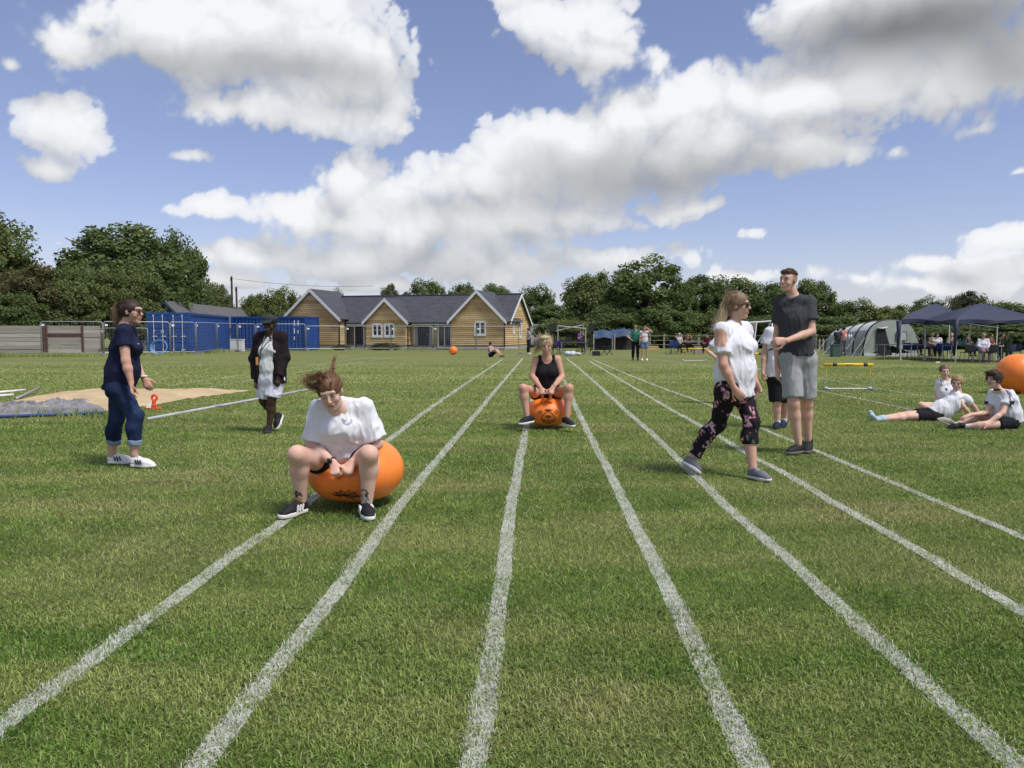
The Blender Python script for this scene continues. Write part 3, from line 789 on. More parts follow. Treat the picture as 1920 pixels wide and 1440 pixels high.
def hair_mesh(name, fld, parent, colr, tips=None, st=None, folds=0.004, ffreq=38, tipfn=None, flow=None, nf=0, fl=.07):
    P, F = fld.mesh(); P = relax(P, F, 1); N = v_normals(P, F)
    if nf:                               # locks lying along the scalp
        rg = np.random.default_rng(nf); ii = rg.integers(0, len(P), nf); gs = []
        for i in ii:
            d = flow(P[i]) if callable(flow) else np.asarray(flow, float); d = d + rg.normal(size=3) * .13; d = unit(d - N[i] * np.dot(d, N[i])); l = fl * rg.uniform(.6, 1.4)
            gs.append([P[i] + N[i] * .001, P[i] + N[i] * .0035 + d * l * .5, P[i] + N[i] * rg.uniform(-.006, .004) + d * l])
        s2 = None
        Vs, Fs, off = [], [], 0
        for g in gs:
            v_, f_ = strands([g], 1, (.001, .002), .0026, int(rg.integers(1e6)), .002, .1); Vs.append(v_); Fs.append(f_ + off); off += len(v_)
        s2 = (np.concatenate(Vs), np.concatenate(Fs))
        st = s2 if st is None else (np.concatenate([st[0], s2[0]]), np.concatenate([st[1], s2[1] + len(st[0])]))
    P = P + N * (folds * fbm(P * np.array([1.0, 1.0, 0.25]), ffreq, 3, 9))[:, None]
    if st is not None: F = np.concatenate([F, st[1] + len(P)]); P = np.concatenate([P, st[0]])
    C = np.tile(np.array(colr, np.float32), (len(P), 1)) * (0.62 + 1.0 * np.clip(noise3(P * np.array([1, 1, .4]), 60, 3) + .35, 0, 1))[:, None].astype(np.float32)
    if tipfn is not None:
        a = tipfn(P)[:, None].astype(np.float32); C = C * (1 - a) + np.array(tips, np.float32) * a
    return fast_mesh(name, P, F, M_HAIR, parent, True, {'Col': C})

def shoe(parent, heel, toe, ank, s, colr, sole=(0.75, 0.74, 0.72), h=0.008, stripes=None, high=0.0, up=None, lace=None, thick=0.026):
    """trainer with its sole, laces and side stripes"""
    heel, toe, ank = map(lambda q: np.asarray(q, float), (heel, toe, ank))
    d = unit(toe - heel); u = V(0, 0, 1) if up is None else np.asarray(up, float); u = unit(u - d * np.dot(u, d)); x = np.cross(d, u)
    Ln = np.linalg.norm(toe - heel)
    f = Field(h)
    hc = heel + d * 0.040 * s; tc = toe - d * 0.042 * s; mid = heel + d * Ln * .62
    base = [(hc + u * 0.020 * s, u)]
    cutb = [(heel + u * 0.018, -u)]
    f.cone(hc + u * 0.045 * s, mid + u * 0.040 * s, (0.036 * s, 0.040 * s), (0.044 * s, 0.034 * s), x=x, k=0.02, cut=cutb)
    f.cone(mid + u * 0.038 * s, tc + u * 0.026 * s, (0.044 * s, 0.036 * s), (0.036 * s, 0.026 * s), x=x, k=0.03, cut=cutb)
    f.cone(hc + u * 0.05 * s, hc + u * (0.082 + high) * s + d * 0.006, (0.034 * s, 0.042 * s), (0.036 * s, 0.044 * s), x=x, k=0.02, cut=[(hc + u * (0.088 + high) * s, u)])
    f.cone(hc + u * 0.075 * s + d * 0.045 * s, mid + u * 0.058 * s - d * .02, 0.024 * s, 0.018 * s, x=x, k=0.025)
    o = grown('shoe', f, M_RUBBER, parent, colr)
    g = Field(h)
    cuts = [(heel + u * thick, u), (heel - u * 0.002, -u)]
    g.cone(hc + u * 0.012, mid + u * 0.012, (0.041 * s, 0.05 * s), (0.049 * s, 0.05 * s), x=x, k=0.02, cut=cuts)
    g.cone(mid + u * 0.012, tc + u * 0.012, (0.049 * s, 0.05 * s), (0.040 * s, 0.042 * s), x=x, k=0.02, cut=cuts)
    grown('sole', g, M_RUBBER, o, sole)
    mb = MB()
    if lace is not None:
        for i in range(4):
            c = hc + d * (0.055 + 0.022 * i) * s + u * (0.098 - 0.010 * i) * s
            mb.tube([c - x * 0.024 * s - u * .008, c + u * 0.004, c + x * 0.024 * s - u * .008], 0.0038, 5)
        mb.tube([hc + d * .05 * s + u * .104 * s, hc + d * .05 * s + u * .118 * s + x * .02, hc + d * .06 * s + u * .10 * s + x * .035], .003, 5)
        mb.build('laces', flat('lace_%.2f' % lace[0], lace, 0.9), o)
    if stripes is not None:
        for e in (-1, 1):
            for i in range(3):
                mb = MB()
                p0 = hc + d * (0.052 + 0.026 * i) * s + x * e * 0.049 * s + u * 0.030 * s; p1 = hc + d * (0.030 + 0.026 * i) * s + x * e * 0.041 * s + u * 0.072 * s
                mb.bar(p0, p1, 0.011 * s, 0.009, up=x * e).build('stripe', flat('stripe_%.2f' % stripes[0], stripes, 0.6), o)
    return o

def person(name, label, base, J, s=1.0, skin=SKIN_L, h=0.008, female=True, fat=1.0, group=None, head_s=None, paint=None, brow=(0.1, .06, .04), smile=0.0,
           handL=None, handR=None, feet=None, jaw=None, neck_r=0.052, limb=1.0, cat='person'):
    """the body as one skin; J holds the joints in world coordinates. L and R are as the picture shows them"""
    root = empty(name, base, 0, label, cat, group)
    f = Field(h)
    pel, chest = J['pel'], J['chest']
    shx = unit(J['shR'] - J['shL']); hx = unit(J['hipR'] - J['hipL'])
    nb = J.get('neck', (J['shL'] + J['shR']) / 2 + unit(chest - pel) * 0.02 * s)
    f.cone(J['hipL'], J['hipR'], 0.085 * s * fat, k=0.03)
    f.cone(pel, chest, (0.125 * s * fat, 0.090 * s * fat), (0.130 * s * fat, 0.092 * s * fat), x=shx, k=0.05)
    f.cone(chest, nb - unit(chest - pel) * 0.04 * s, (0.130 * s * fat, 0.090 * s * fat), (0.09 * s, 0.055 * s), x=shx, k=0.05)
    f.cone(J['shL'], J['shR'], 0.046 * s, k=0.05)
    lm = limb * s
    for e in 'LR':
        sh, el, wr = J['sh' + e], J['el' + e], J['wr' + e]
        f.cone(sh, el, 0.050 * lm, 0.038 * lm, k=0.03); f.cone(el, el + (wr - el) * .35, 0.037 * lm, 0.039 * lm, k=0.02); f.cone(el + (wr - el) * .35, wr, 0.039 * lm, 0.025 * s, k=0.02)
        hp, kn, an = J['hip' + e], J['kn' + e], J['an' + e]
        f.cone(hp, kn, 0.082 * lm * (fat ** .5), 0.054 * lm, k=0.03)
        bk = J.get('calf' + e, V(0, 0.016, 0))
        f.cone(kn, kn + (an - kn) * .3 + bk, 0.052 * lm, 0.056 * lm, k=0.03); f.cone(kn + (an - kn) * .3 + bk, an, 0.056 * lm, 0.034 * lm, k=0.03)
        if feet and e in feet:
            hl, to = feet[e]; f.cone(an, hl, 0.034 * s, 0.034 * s, k=0.02); f.cone(hl, to, 0.036 * s, 0.030 * s, k=0.02)
        hd = {'L': handL, 'R': handR}[e]
        if hd: hand(f, wr, hd[0], hd[1], s * (0.95 if female else 1.05), hd[2], hd[3])
    hs = head_s or s
    fr = head_frame(J['face'], J.get('hup', V(0, 0, 1)))
    L = head(f, J['head'], fr, hs, nb, jaw or (0.95 if female else 1.12), neck_r * s)
    def living(P, C):                     # redder over joints and hands, mottled elsewhere
        rd = np.zeros(len(P))
        for nm, rr in (('elL', .06), ('elR', .06), ('knL', .075), ('knR', .075), ('wrL', .10), ('wrR', .10)): rd += np.exp(-((P - J[nm]) ** 2).sum(1) / rr ** 2)
        rd = np.clip(rd, 0, 1) * .55 + .35 * np.clip(noise3(P, 16, 6), 0, 1)
        C = C * (1 + np.outer(rd, [.04, -.16, -.18])) * (1 + .10 * noise3(P, 9, 2) + .07 * noise3(P, 42, 3))[:, None]
        return paint(P, C) if paint else C
    body = grown('body', f, M_SKIN, root, skin, face_paint(J['head'], fr, hs, skin, brow, smile, extra=living))
    return root, L, fr
def top(root, J, s, fat, colr, h=0.008, sleeve=0.6, bust=0.0, hem=0.0, o=0.016, folds=0.007, paint=None, belly=0.0, name='shirt', slv_r=0.074, tank=False, open_=0, front=None, neckcut=True, waist=1.0):
    """shirt over the torso: body, sleeves cut at the cuff, hem cut below the hips"""
    pel, chest = J['pel'], J['chest']; ax = unit(chest - pel)
    shx = unit(J['shR'] - J['shL']); fwd = front if front is not None else np.cross(ax, shx)
    f = Field(h)
    nb = (J['shL'] + J['shR']) / 2
    npt = J.get('neck', nb)
    hemp = pel - ax * hem * s
    low = [(hemp, -ax)]
    f.cone(hemp - ax * .03, pel + (chest - pel) * .35, (0.152 * s * fat * waist + o, 0.118 * s * fat + o), (0.142 * s * fat * waist + o, 0.108 * s * fat + o), x=shx, k=0.05, cut=low)
    f.cone(pel + (chest - pel) * .35, chest, (0.142 * s * fat * waist + o, 0.108 * s * fat + o), (0.143 * s * fat + o, 0.098 * s * fat + o), x=shx, k=0.05, cut=low)
    f.cone(chest, nb - ax * 0.035 * s, (0.143 * s * fat + o, 0.096 * s * fat + o), (0.12 * s + o, 0.058 * s + o), x=shx, k=0.05)
    if belly: f.ball(pel + (chest - pel) * .40 + fwd * belly, (0.13 * s * fat, 0.11 * s * fat, 0.13 * s), x=shx, up=ax, k=0.08, cut=low)
    if bust:
        for e in (-1, 1): f.ball(chest - ax * 0.01 * s + fwd * (0.060 * s * fat + bust * .5) + shx * e * 0.068 * s, (0.062 * s, 0.050 * s + bust * .35, 0.062 * s), x=shx, up=ax, k=0.05)
    if not tank:
        f.cone(J['shL'], J['shR'], 0.042 * s + o * .6, k=0.05)
        for e in 'LR': f.cone(nb + ax * 0.022 * s, J['sh' + e] - ax * 0.004, 0.044 * s + o * .5, 0.044 * s + o * .5, k=0.04)
        for e in 'LR':
            sh, el, wr = J['sh' + e], J['el' + e], J['wr' + e]
            sl = sleeve if not isinstance(sleeve, dict) else sleeve[e]
            if sl <= 1.0:
                p = sh + (el - sh) * sl; d = unit(el - sh)
                f.cone(sh, p + d * .03, 0.047 * s + o, slv_r * s, k=0.04, cut=[(p, d)])
            else:
                p = el + (wr - el) * (sl - 1); d = unit(wr - el)
                f.cone(sh, el, 0.050 * s + o, 0.050 * s + o, k=0.04); f.cone(el, p + d * .03, 0.050 * s + o, 0.040 * s + o * .5, k=0.03, cut=[(p, d)])
    else:
        for e in (-1, 1): f.cone(chest + shx * e * 0.088 * s + ax * .03, nb + shx * e * 0.095 * s + ax * 0.035 * s, (0.035 * s, 0.085 * s), (0.024 * s, 0.055 * s), x=shx, k=0.03)
    if neckcut:
        f.cone(npt + fwd * (0.022 if not tank else .06) + ax * (0.028 if not tank else .005) * s, npt + ax * 0.15 * s - fwd * .01, (0.058 if not tank else .075) * s, 0.085 * s, k=0.010, sub=True)
    return grown(name, f, M_CLOTH, root, colr, paint, folds, 15.0)
def shorts(root, J, s, fat, colr, h=0.008, length=0.6, rad=0.088, o=0.012, folds=0.006, name='shorts', waist=0.08, paint=None, flare=1.0, lengths=None, calf=False, calf_r=0.064):
    f = Field(h); pel = J['pel']; ax = unit(J['chest'] - pel); hx = unit(J['hipR'] - J['hipL'])
    f.cone(J['hipL'], J['hipR'], 0.092 * s * fat + o, k=0.04)
    f.cone(pel - ax * .02, pel + ax * waist * s, (0.142 * s * fat + o, 0.105 * s * fat + o), (0.132 * s * fat + o, 0.10 * s * fat + o), x=hx, k=0.04, cut=[(pel + ax * waist * s, ax)])
    for e in 'LR':
        hp, kn, an = J['hip' + e], J['kn' + e], J['an' + e]
        ln = (lengths or {}).get(e, length)
        if ln <= 1.0:
            p = hp + (kn - hp) * ln; d = unit(kn - hp)
            f.cone(hp, p + d * .04, 0.092 * s * (fat ** .5) + o, rad * s * flare, k=0.03, cut=[(p, d)])
        else:
            p = kn + (an - kn) * (ln - 1); d = unit(an - kn)
            f.cone(hp, kn, 0.088 * s * (fat ** .5) + o, 0.058 * s * (fat ** .3) + o, k=0.03); bk = J.get('calf' + e, V(0, 0.016, 0)); cm = kn + (an - kn) * .3 + bk
            f.cone(kn, cm, 0.058 * s * (fat ** .3) + o, 0.060 * s * (fat ** .3) + o, k=0.03, cut=[(p, d)]); f.cone(cm, p + d * .03, 0.060 * s * (fat ** .3) + o, calf_r * s + o * .4, k=0.03, cut=[(p, d)])
    return grown(name, f, M_CLOTH, root, colr, paint, folds, 13.0)
def sock(root, an, kn, up_len, s, colr, h=0.008, foot=None):
    f = Field(h); d = unit(kn - an); p = an + d * up_len
    f.cone(an - d * .005, p + d * .02, 0.039 * s, 0.043 * s, k=0.02, cut=[(p, d)])
    if foot is not None:
        hl, to = foot; f.cone(an, hl, .04 * s, .041 * s, k=.02); f.cone(hl, to, 0.042 * s, (0.036 * s), k=.02)
    return grown('sock', f, M_CLOTH, root, colr)
# ------------------------------------------------------------------ the people in front
def joints(Y, **k):
    return {n: at(v[0], v[1], Y + (v[2] if len(v) > 2 else 0)) for n, v in k.items()}
HAIR_BR = (0.115, 0.060, 0.032); HAIR_DK = (0.045, 0.026, 0.018); HAIR_BL = (0.42, 0.30, 0.16); HAIR_DB = (0.20, 0.125, 0.065)
WHITE = (0.74, 0.745, 0.79); BLACK = (0.012, 0.012, 0.015)
CAM_F = V(0, -1, 0)
M_BALL = None
def ball_mat():
    m, nt, N, L, b = nmat('hopper_rubber')
    f = noise_n(nt, 3, 3, 0.5, opos(nt))
    c = mixc(nt, ramp(nt, f, .3, .7), (0.93, 0.215, 0.030), (0.96, 0.265, 0.045))
    d = noise_n(nt, 7, 6, .7, opos(nt)); d2 = noise_n(nt, 2.2, 4, .6, opos(nt, (1, 1, .6)))
    c = mixc(nt, math_n(nt, 'MULTIPLY', ramp(nt, d, .52, .72, 0, .4), ramp(nt, d2, .45, .65)), c, (0.55, 0.24, 0.06))       # dust and grass stains
    c = mixc(nt, ramp(nt, noise_n(nt, 40, 3, .6, opos(nt)), .66, .74, 0, .35), c, (0.9, 0.45, 0.25))                          # scuffs
    L.new(c, b.inputs['Base Color']); L.new(ramp(nt, d, .4, .7, .32, .6), b.inputs['Roughness'])
    b.inputs['Specular IOR Level'].default_value = 0.45
    b.inputs['Subsurface Weight'].default_value = 0.30; b.inputs['Subsurface Radius'].default_value = (1, .3, .06); b.inputs['Subsurface Scale'].default_value = 0.05
    bump(nt, noise_n(nt, 160, 3, .6, opos(nt)), 0.06, 0.004, b)
    return m
M_BALL = ball_mat()
M_PRINT = flat('ball_print', (0.012, 0.010, 0.010), 0.5)
def hopper(name_label, c, rx, ry, rz, dent=None, squash=0.0, print_dir=None, print_kind=None, group='orange hopper balls', horns=True, horn_dir=None, horn_len=0.12, n=56, ps=1.0, vs=1.0, handles=None):
    """space hopper: bouncing ball, two ribbed handles, printed lines"""
    base = np.array([c[0], c[1], max(c[2] - rz, 0)])
    root = empty('hopper_ball', base, 0, name_label, 'hopper ball', group)
    th = np.linspace(0.02, PI - 0.02, n // 2 + 1); ph = np.linspace(0, 2 * PI, n, endpoint=False)
    T, Pp = np.meshgrid(th, ph, indexing='ij')
    def surf(d):                          # point of the ball's skin in direction d
        d = d / np.linalg.norm(d, axis=-1, keepdims=True)
        q = d * np.array([rx, ry, rz])
        q = np.stack([q[..., 0] , q[..., 1], q[..., 2]], -1)
        low = -rz * 0.90
        z = q[..., 2]
        q[..., 2] = np.where(z < low * .8, low * .8 + (z - low * .8) * (1 - squash), z)     # flattened where it presses on the ground
        if dent is not None:
            for (dc, dr, dd) in dent:
                w = np.exp(-(((q[..., :2] + c[:2] - dc[:2]) ** 2).sum(-1)) / dr ** 2) * smooth(-.1, .12, q[..., 2])
                q[..., 2] = q[..., 2] - dd * w
        return q + c
    D = np.stack([np.sin(T) * np.cos(Pp), np.sin(T) * np.sin(Pp), np.cos(T)], -1)
    Vv = surf(D).reshape(-1, 3)
    nt_, np_ = T.shape; i = np.arange(nt_ * np_).reshape(nt_, np_)
    F = np.stack([i[:-1], np.roll(i, -1, 1)[:-1], np.roll(i, -1, 1)[1:], i[1:]], -1).reshape(-1, 4)[:, ::-1]
    top_, bot = len(Vv), len(Vv) + 1
    o = fast_mesh('ball', Vv, F, M_BALL, root, True)
    if handles:
        for p0, p1 in handles:           # ribbed handles up into the rider's fists
            ts = np.linspace(0, 1, 11); MB().tube([p0 + (p1 - p0) * t for t in ts], [0.038, 0.028, 0.022, 0.018, 0.021, 0.018, 0.021, 0.018, 0.021, 0.020, 0.013], 12).build('handle', M_BALL, root, True)
    elif horns:
        hd = unit(horn_dir) if horn_dir is not None else V(0, 0, 1); sx = unit(np.cross(hd, V(0, 1, 0))) if abs(hd[1]) < .9 else V(1, 0, 0)
        b0 = surf(hd[None])[0]
        for e in (-1, 1):
            mb = MB(); p0 = b0 + sx * e * 0.045 - hd * 0.03; dirn = unit(hd + sx * e * 0.25)
            ts = np.linspace(0, 1, 9)
            mb.tube([p0 + dirn * horn_len * t for t in ts], [0.030, 0.023, 0.019, 0.021, 0.019, 0.021, 0.019, 0.021, 0.012], 12)
            mb.build('handle', M_BALL, root, True)
    if print_dir is not None:
        pd = unit(print_dir); px_ = unit(np.cross(pd, V(0, 0, 1))); pu = np.cross(px_, pd)
        def P3(u, v): return surf((pd + px_ * u + pu * v)[None])[0] + pd * 0.0025
        lw = 0.0034 * ps
        mb = MB()
        def line(pts, closed=False, w=lw): mb.tube([P3(a * ps, b * ps * vs) for a, b in pts], w, 5, closed)
        if print_kind == 'face':          # toothy animal face in black outline
            mu = [(0.34 * math.sin(t) * (1 if math.cos(t) < .2 else 1 - .35 * math.cos(t)), -0.12 + 0.34 * math.cos(t)) for t in np.linspace(0, 2 * PI, 26)[:-1]]
            line(mu, True)
            line([(-.33, -.16), (-.18, -.22), (0, -.25), (.18, -.22), (.33, -.16)])
            for t in np.linspace(-.27, .27, 9): line([(t * .98, -.225 + abs(t) * .15), (t * .86, -.44 + abs(t) * .35)])
            line([(-.12, -.02), (-.06, .02), (0, -.01), (.06, .02), (.12, -.02), (0, -.10)], True, lw * 2.2); line([(0, -.1), (0, -.24)])
            for e in (-1, 1):
                line([(e * (.40 + .10 * math.cos(t)), .20 + .075 * math.sin(t)) for t in np.linspace(0, 2 * PI, 11)[:-1]], True)
                line([(e * .40, .20), (e * .41, .19)], False, lw * 2.6)
            for a in (-70, -35, 0, 35, 70):
                dx, dy = math.sin(R(a)), math.cos(R(a)) * .7
                line([(0, .25), (dx * .12 - dy * .03, .25 + dy * .12), (dx * .21, .25 + dy * .20), (dx * .12 + dy * .03, .25 + dy * .12)], True)
        else:                             # only the flower-like tuft shows
            for a in (-95, -60, -20, 25, 62, 95):
                dx, dy = math.sin(R(a)), math.cos(R(a)) * .8
                line([(0, 0), (dx * .14 - dy * .05, dy * .14 + dx * .04), (dx * .26, dy * .26), (dx * .14 + dy * .05, dy * .14 - dx * .04)], True)
            line([(0, 0), (-.12, -.06), (-.26, -.08), (-.36, -.14)]); line([(0, 0), (.02, -.05), (-.10, -.12), (-.16, -.16)]); line([(.02, -.02), (.18, -.02), (.30, .02)])
        mb.build('printed_face', M_PRINT, root, True)
    return root

# --- rider in the white shirt
def rider_white():
    Y = 5.45
    J = joints(Y, pel=(648, 862, .30), chest=(643, 800, .12), shL=(600, 766, .08), shR=(682, 766, .10), neck=(632, 764, .03), hipL=(626, 872, .26), hipR=(672, 872, .26),
               elL=(584, 836, .08), elR=(707, 832, .12), wrL=(626, 868, -.04), wrR=(660, 866, -.02), knL=(557, 852, -.12), knR=(692, 852, -.12), anL=(564, 950, .03), anR=(687, 950, -.04),
               head=(619, 735, -.10))
    s = 0.98
    J['face'] = unit(V(0.10, -0.88, -0.42)); J['hup'] = unit(V(-0.14, -0.30, 0.9))
    J['calfL'] = V(0, .03, 0); J['calfR'] = V(0, .03, 0)
    base = ground(640, 965)
    knL, anL, knR, anR = J['knL'], J['anL'], J['knR'], J['anR']
    def tattoo(P, C):
        n = noise3(P, 45, 2)
        for kn, an, hue in ((knL, anL, (.55, .28, .03)), (knR, anR, (.16, .27, .24))):
            t = ((P - an) @ (kn - an)) / ((kn - an) @ (kn - an)); axd = np.linalg.norm(P - (an + t[:, None] * (kn - an)), axis=1)
            m = (t > .10) & (t < .36) & (axd < .09) & (P[:, 1] < an[1] + .02) & (np.abs((P - an)[:, 0] - .0) < .034)
            C[m & (n > .02)] = np.where((t[m & (n > .02)] < .22)[:, None], np.array(hue), np.array([.07, .05, .05]))
        el, wr = J['elR'], J['wrR']
        for q, rr in ((el + (wr - el) * .05 + V(-.02, -.03, .03), .020), (el + (wr - el) * .35 + V(-.01, -.035, .02), .016), (el + (wr - el) * .60 + V(0, -.03, .02), .013)):
            m = (np.linalg.norm(P - q, axis=1) < rr * 1.6) & (n > -.1); C[m] = (.05, .045, .05)
        return C
    root, L, fr = person('person', 'person in white shirt and black shorts bouncing on the front orange hopper', base, J, s, SKIN_P, 0.008, True, 1.10, head_s=1.04, jaw=1.2, paint=tattoo, smile=.5, brow=(.16, .09, .05), limb=1.16,
                         handL=(V(.22, -.62, -.70), V(.15, .62, -.55), 1.45, 1), handR=(V(-.22, -.62, -.70), V(-.15, .62, -.55), 1.45, -1))
    r, fw, up = fr
    def shirt_mark(P, C):
        c = at(648, 789, Y - .05); d = P - c; x, z = d[:, 0], d[:, 2]; m0 = d[:, 1] < .06
        rr = np.hypot(x, z); m = m0 & (np.abs(rr - .030) < .0055) & (z < .012); C[m] = (.30, .31, .42)
        C[m0 & (np.hypot(x - .012, z - .028) < .012)] = (.45, .03, .10); C[m0 & (np.hypot(x + .018, z + .006) < .008)] = (.10, .20, .16)
        return C
    top(root, J, s, 1.14, WHITE, 0.009, .86, 0.03, 0.04, 0.020, 0.014, shirt_mark, 0.03, slv_r=0.090, front=unit(V(0.03, -.95, -.2)))
    shorts(root, J, s, 1.12, BLACK, 0.011, .50, 0.098, 0.010, 0.004)
    # hair thrown sideways and a plait standing up
    f = Field(0.0075); hair_cap(f, L, 1.04, r, up, fw, 0.010, -0.05)
    hd = J['head']
    g0 = L(0.0, -0.02, 0.115)
    top_pt = at(627, 668, Y - .02); f.cone(g0, at(624, 692, Y - .02), 0.018, 0.009, k=0.012)
    sweep = at(592, 716, Y - .13); f.cone(L(0.0, .04, .085), at(600, 715, Y - .14), 0.026, 0.009, k=0.025)
    gp = [[L(-.02, .04, .11), at(600, 706, Y - .16), at(580, 708, Y - .15), at(562, 712, Y - .14)], [L(-.04, .05, .08), at(598, 720, Y - .16), at(582, 726, Y - .15), at(572, 716, Y - .14), at(565, 708, Y - .13)],
          [L(.0, .02, .12), at(604, 702, Y - .15), at(584, 706, Y - .13), at(560, 708, Y - .13)], [L(-.05, .04, .07), at(604, 728, Y - .16), at(588, 730, Y - .15), at(576, 722, Y - .14)]]
    st = strands(gp, 330, (.010, .016), .0019, 3, .025, .5)
    st2 = strands([[at(623, 698, Y - .04), at(624, 690, Y - .02), at(626, 678, Y), at(627, 664, Y)]], 80, (.005, .010), .0017, 5)
    st = (np.concatenate([st[0], st2[0]]), np.concatenate([st[1], st2[1] + len(st[0])]))
    hair_mesh('hair', f, root, (0.150, 0.070, 0.035), (0.42, 0.27, 0.14), st, 0.004, 38, lambda P: np.maximum(smooth(hd[0] - .10, hd[0] - .24, P[:, 0]), smooth(hd[2] + .14, hd[2] + .2, P[:, 2])) * .8, V(-.25, .75, .6), 160, .06)
    MB().tube([at(624.5, 690, Y - .02) + V(math.cos(t) * .013, math.sin(t) * .013, 0) for t in np.linspace(0, 2 * PI, 9)[:-1]], .004, 5, True).build('hair_tie', flat('tie', (.01, .01, .01)), root)
    for an, kn, heel, toe, nm in ((anL, knL, at(574, 966, Y + .06), at(528, 978, Y - .16), 'l'), (anR, knR, at(682, 962, Y + .02), at(697, 985, Y - .26), 'r')):
        heel[2] = max(heel[2], 0.012); heel[2] = .014; toe[2] = .014
        dd = unit(toe - heel); toe = heel + dd * .27
        sock(root, an + V(0, 0, -.02), kn, .05, s, (.72, .70, .78))
        shoe(root, heel, toe, an, 1.0, (.016, .016, .018), (.68, .67, .63), 0.006, (.75, .75, .73), lace=(.02, .02, .02))
    w = J['wrL']; d = unit(J['elL'] - w)
    mb = MB(); u = unit(np.cross(d, V(0, 1, 0))); v = np.cross(d, u)
    mb.tube([w + d * .025 + (u * math.cos(t) + v * math.sin(t)) * .031 for t in np.linspace(0, 2 * PI, 13)[:-1]], .006, 6, True); mb.box(w + d * .025 + V(-.006, -.032, .008), (.034, .012, .034))
    mb.build('wrist_watch', flat('watch', (.012, .012, .014), .35), root, True)
    pel = J['pel']
    c = at(667, 897, 5.80); c[2] = .268
    hopper('large orange hopper ball squashed under the person in the white shirt', c, .365, .36, .268, [(V(pel[0], pel[1] - .10, 0), .20, .13)], .5, unit(V(-0.02, -.90, -.52)), 'tuft', handles=[(J['wr' + e] + unit(V(sx * .22, -.62, -.70)) * .085 + V(sx * .006, .13, -.085), J['wr' + e] + unit(V(sx * .22, -.62, -.70)) * .085 + V(0, .045, .0)) for e, sx in (('L', 1), ('R', -1))])
rider_white()

# --- rider in the black vest
def rider_black():
    Y = 10.5
    J = joints(Y, pel=(1025, 733, .16), chest=(1025, 697, .06), shL=(1005, 675, .06), shR=(1045, 674, .06), neck=(1025, 672, .04), hipL=(1011, 739, .14), hipR=(1039, 739, .14),
               elL=(998, 705, .02), elR=(1054, 706, .02), wrL=(1014, 727, -.24), wrR=(1036, 727, -.24), knL=(981, 728, -.28), knR=(1067, 728, -.28), anL=(988, 781, -.30), anR=(1063, 782, -.30), head=(1024, 649, -.02))
    s = 1.0
    J['face'] = unit(V(0.02, -1, -.12)); J['hup'] = V(0.03, 0, 1)
    base = ground(1026, 800)
    root, L, fr = person('person', 'blonde person in black vest bouncing on an orange hopper with printed face', base, J, s, SKIN_T, 0.0095, True, 1.0, smile=.9, brow=(.22, .14, .08),
                         handL=(V(.22, -.55, -.75), V(.15, .65, -.5), 1.4, 1), handR=(V(-.22, -.55, -.75), V(-.15, .65, -.5), 1.4, -1), limb=1.06)
    r, fw, up = fr
    top(root, J, s, 1.04, BLACK, 0.008, 0, 0.03, 0.06, 0.012, 0.004, None, 0.03, 'vest', tank=True, front=CAM_F)
    shorts(root, J, s, 1.0, BLACK, 0.009, .28, 0.096, 0.010, 0.003)
    f = Field(0.008); hair_cap(f, L, s, r, up, fw, 0.016, -0.055)
    f.ball(L(-.02, .02, .115), (.07, .06, .03), k=.03); f.ball(L(-.078, -.015, .03), (.016, .04, .05), k=.03)
    gp = [[L(.0, .0, .11), at(1024, 634, Y), at(1025, 626, Y), at(1024, 617, Y)], [L(-.03, .02, .1), at(1014, 638, Y), at(1010, 632, Y), at(1005, 627, Y)], [L(-.07, 0, .03), at(1008, 648, Y), at(1003, 652, Y), at(998, 664, Y)],
          [L(.05, 0, .09), at(1034, 636, Y), at(1033, 628, Y)], [L(-.08, 0, -.02), at(1006, 658, Y), at(1000, 668, Y)], [L(-.02, .05, .09), at(1018, 634, Y), at(1012, 622, Y)]]
    hair_mesh('hair', f, root, (0.50, 0.38, 0.21), (0.75, 0.66, 0.46), strands(gp, 230, (.022, .028), .0022, 6, .02, .45), 0.006, 30, lambda P: smooth(J['head'][2] + .05, J['head'][2] + .2, P[:, 2]) * .8, V(-.3, 0, .9), 140, .05)
    for heel, toe, upv in ((at(1000, 791, Y - .25), at(974, 796, Y - .42), V(.1, 0, 1)), (at(1056, 794, Y - .25), at(1074, 800, Y - .45), V(-.1, 0, 1))):
        toe = heel + unit(toe - heel) * .265
        shoe(root, heel, toe, None if False else heel, 1.0, (.016, .017, .024), (.70, .69, .66), 0.008, up=upv, lace=(.02, .02, .025))
    c = at(1027, 772, Y + .05); rz = .235; c[2] = rz
    pel = J['pel']
    hopper('orange hopper ball with printed face under the black-vested rider', c, .325, .325, rz, [(V(pel[0], pel[1], 0), .30, .07)], .5, unit(V(-.02, -1, -.14)), 'face', handles=[(J['wr' + e] + unit(V(sx * .22, -.55, -.75)) * .085 + V(sx * .012, .10, -.12), J['wr' + e] + unit(V(sx * .22, -.55, -.75)) * .085 + V(0, .045, .0)) for e, sx in (('L', 1), ('R', -1))], ps=.92, vs=1.35)
    w = J['wrR']; MB().tube([w + V(math.cos(t) * .03, math.sin(t) * .01, math.sin(t) * .028) + V(.012, 0, .01) for t in np.linspace(0, 2 * PI, 13)[:-1]], .008, 6, True).build('bracelet', flat('bracelet', (.35, .22, .12), .4), root, True)
rider_black()

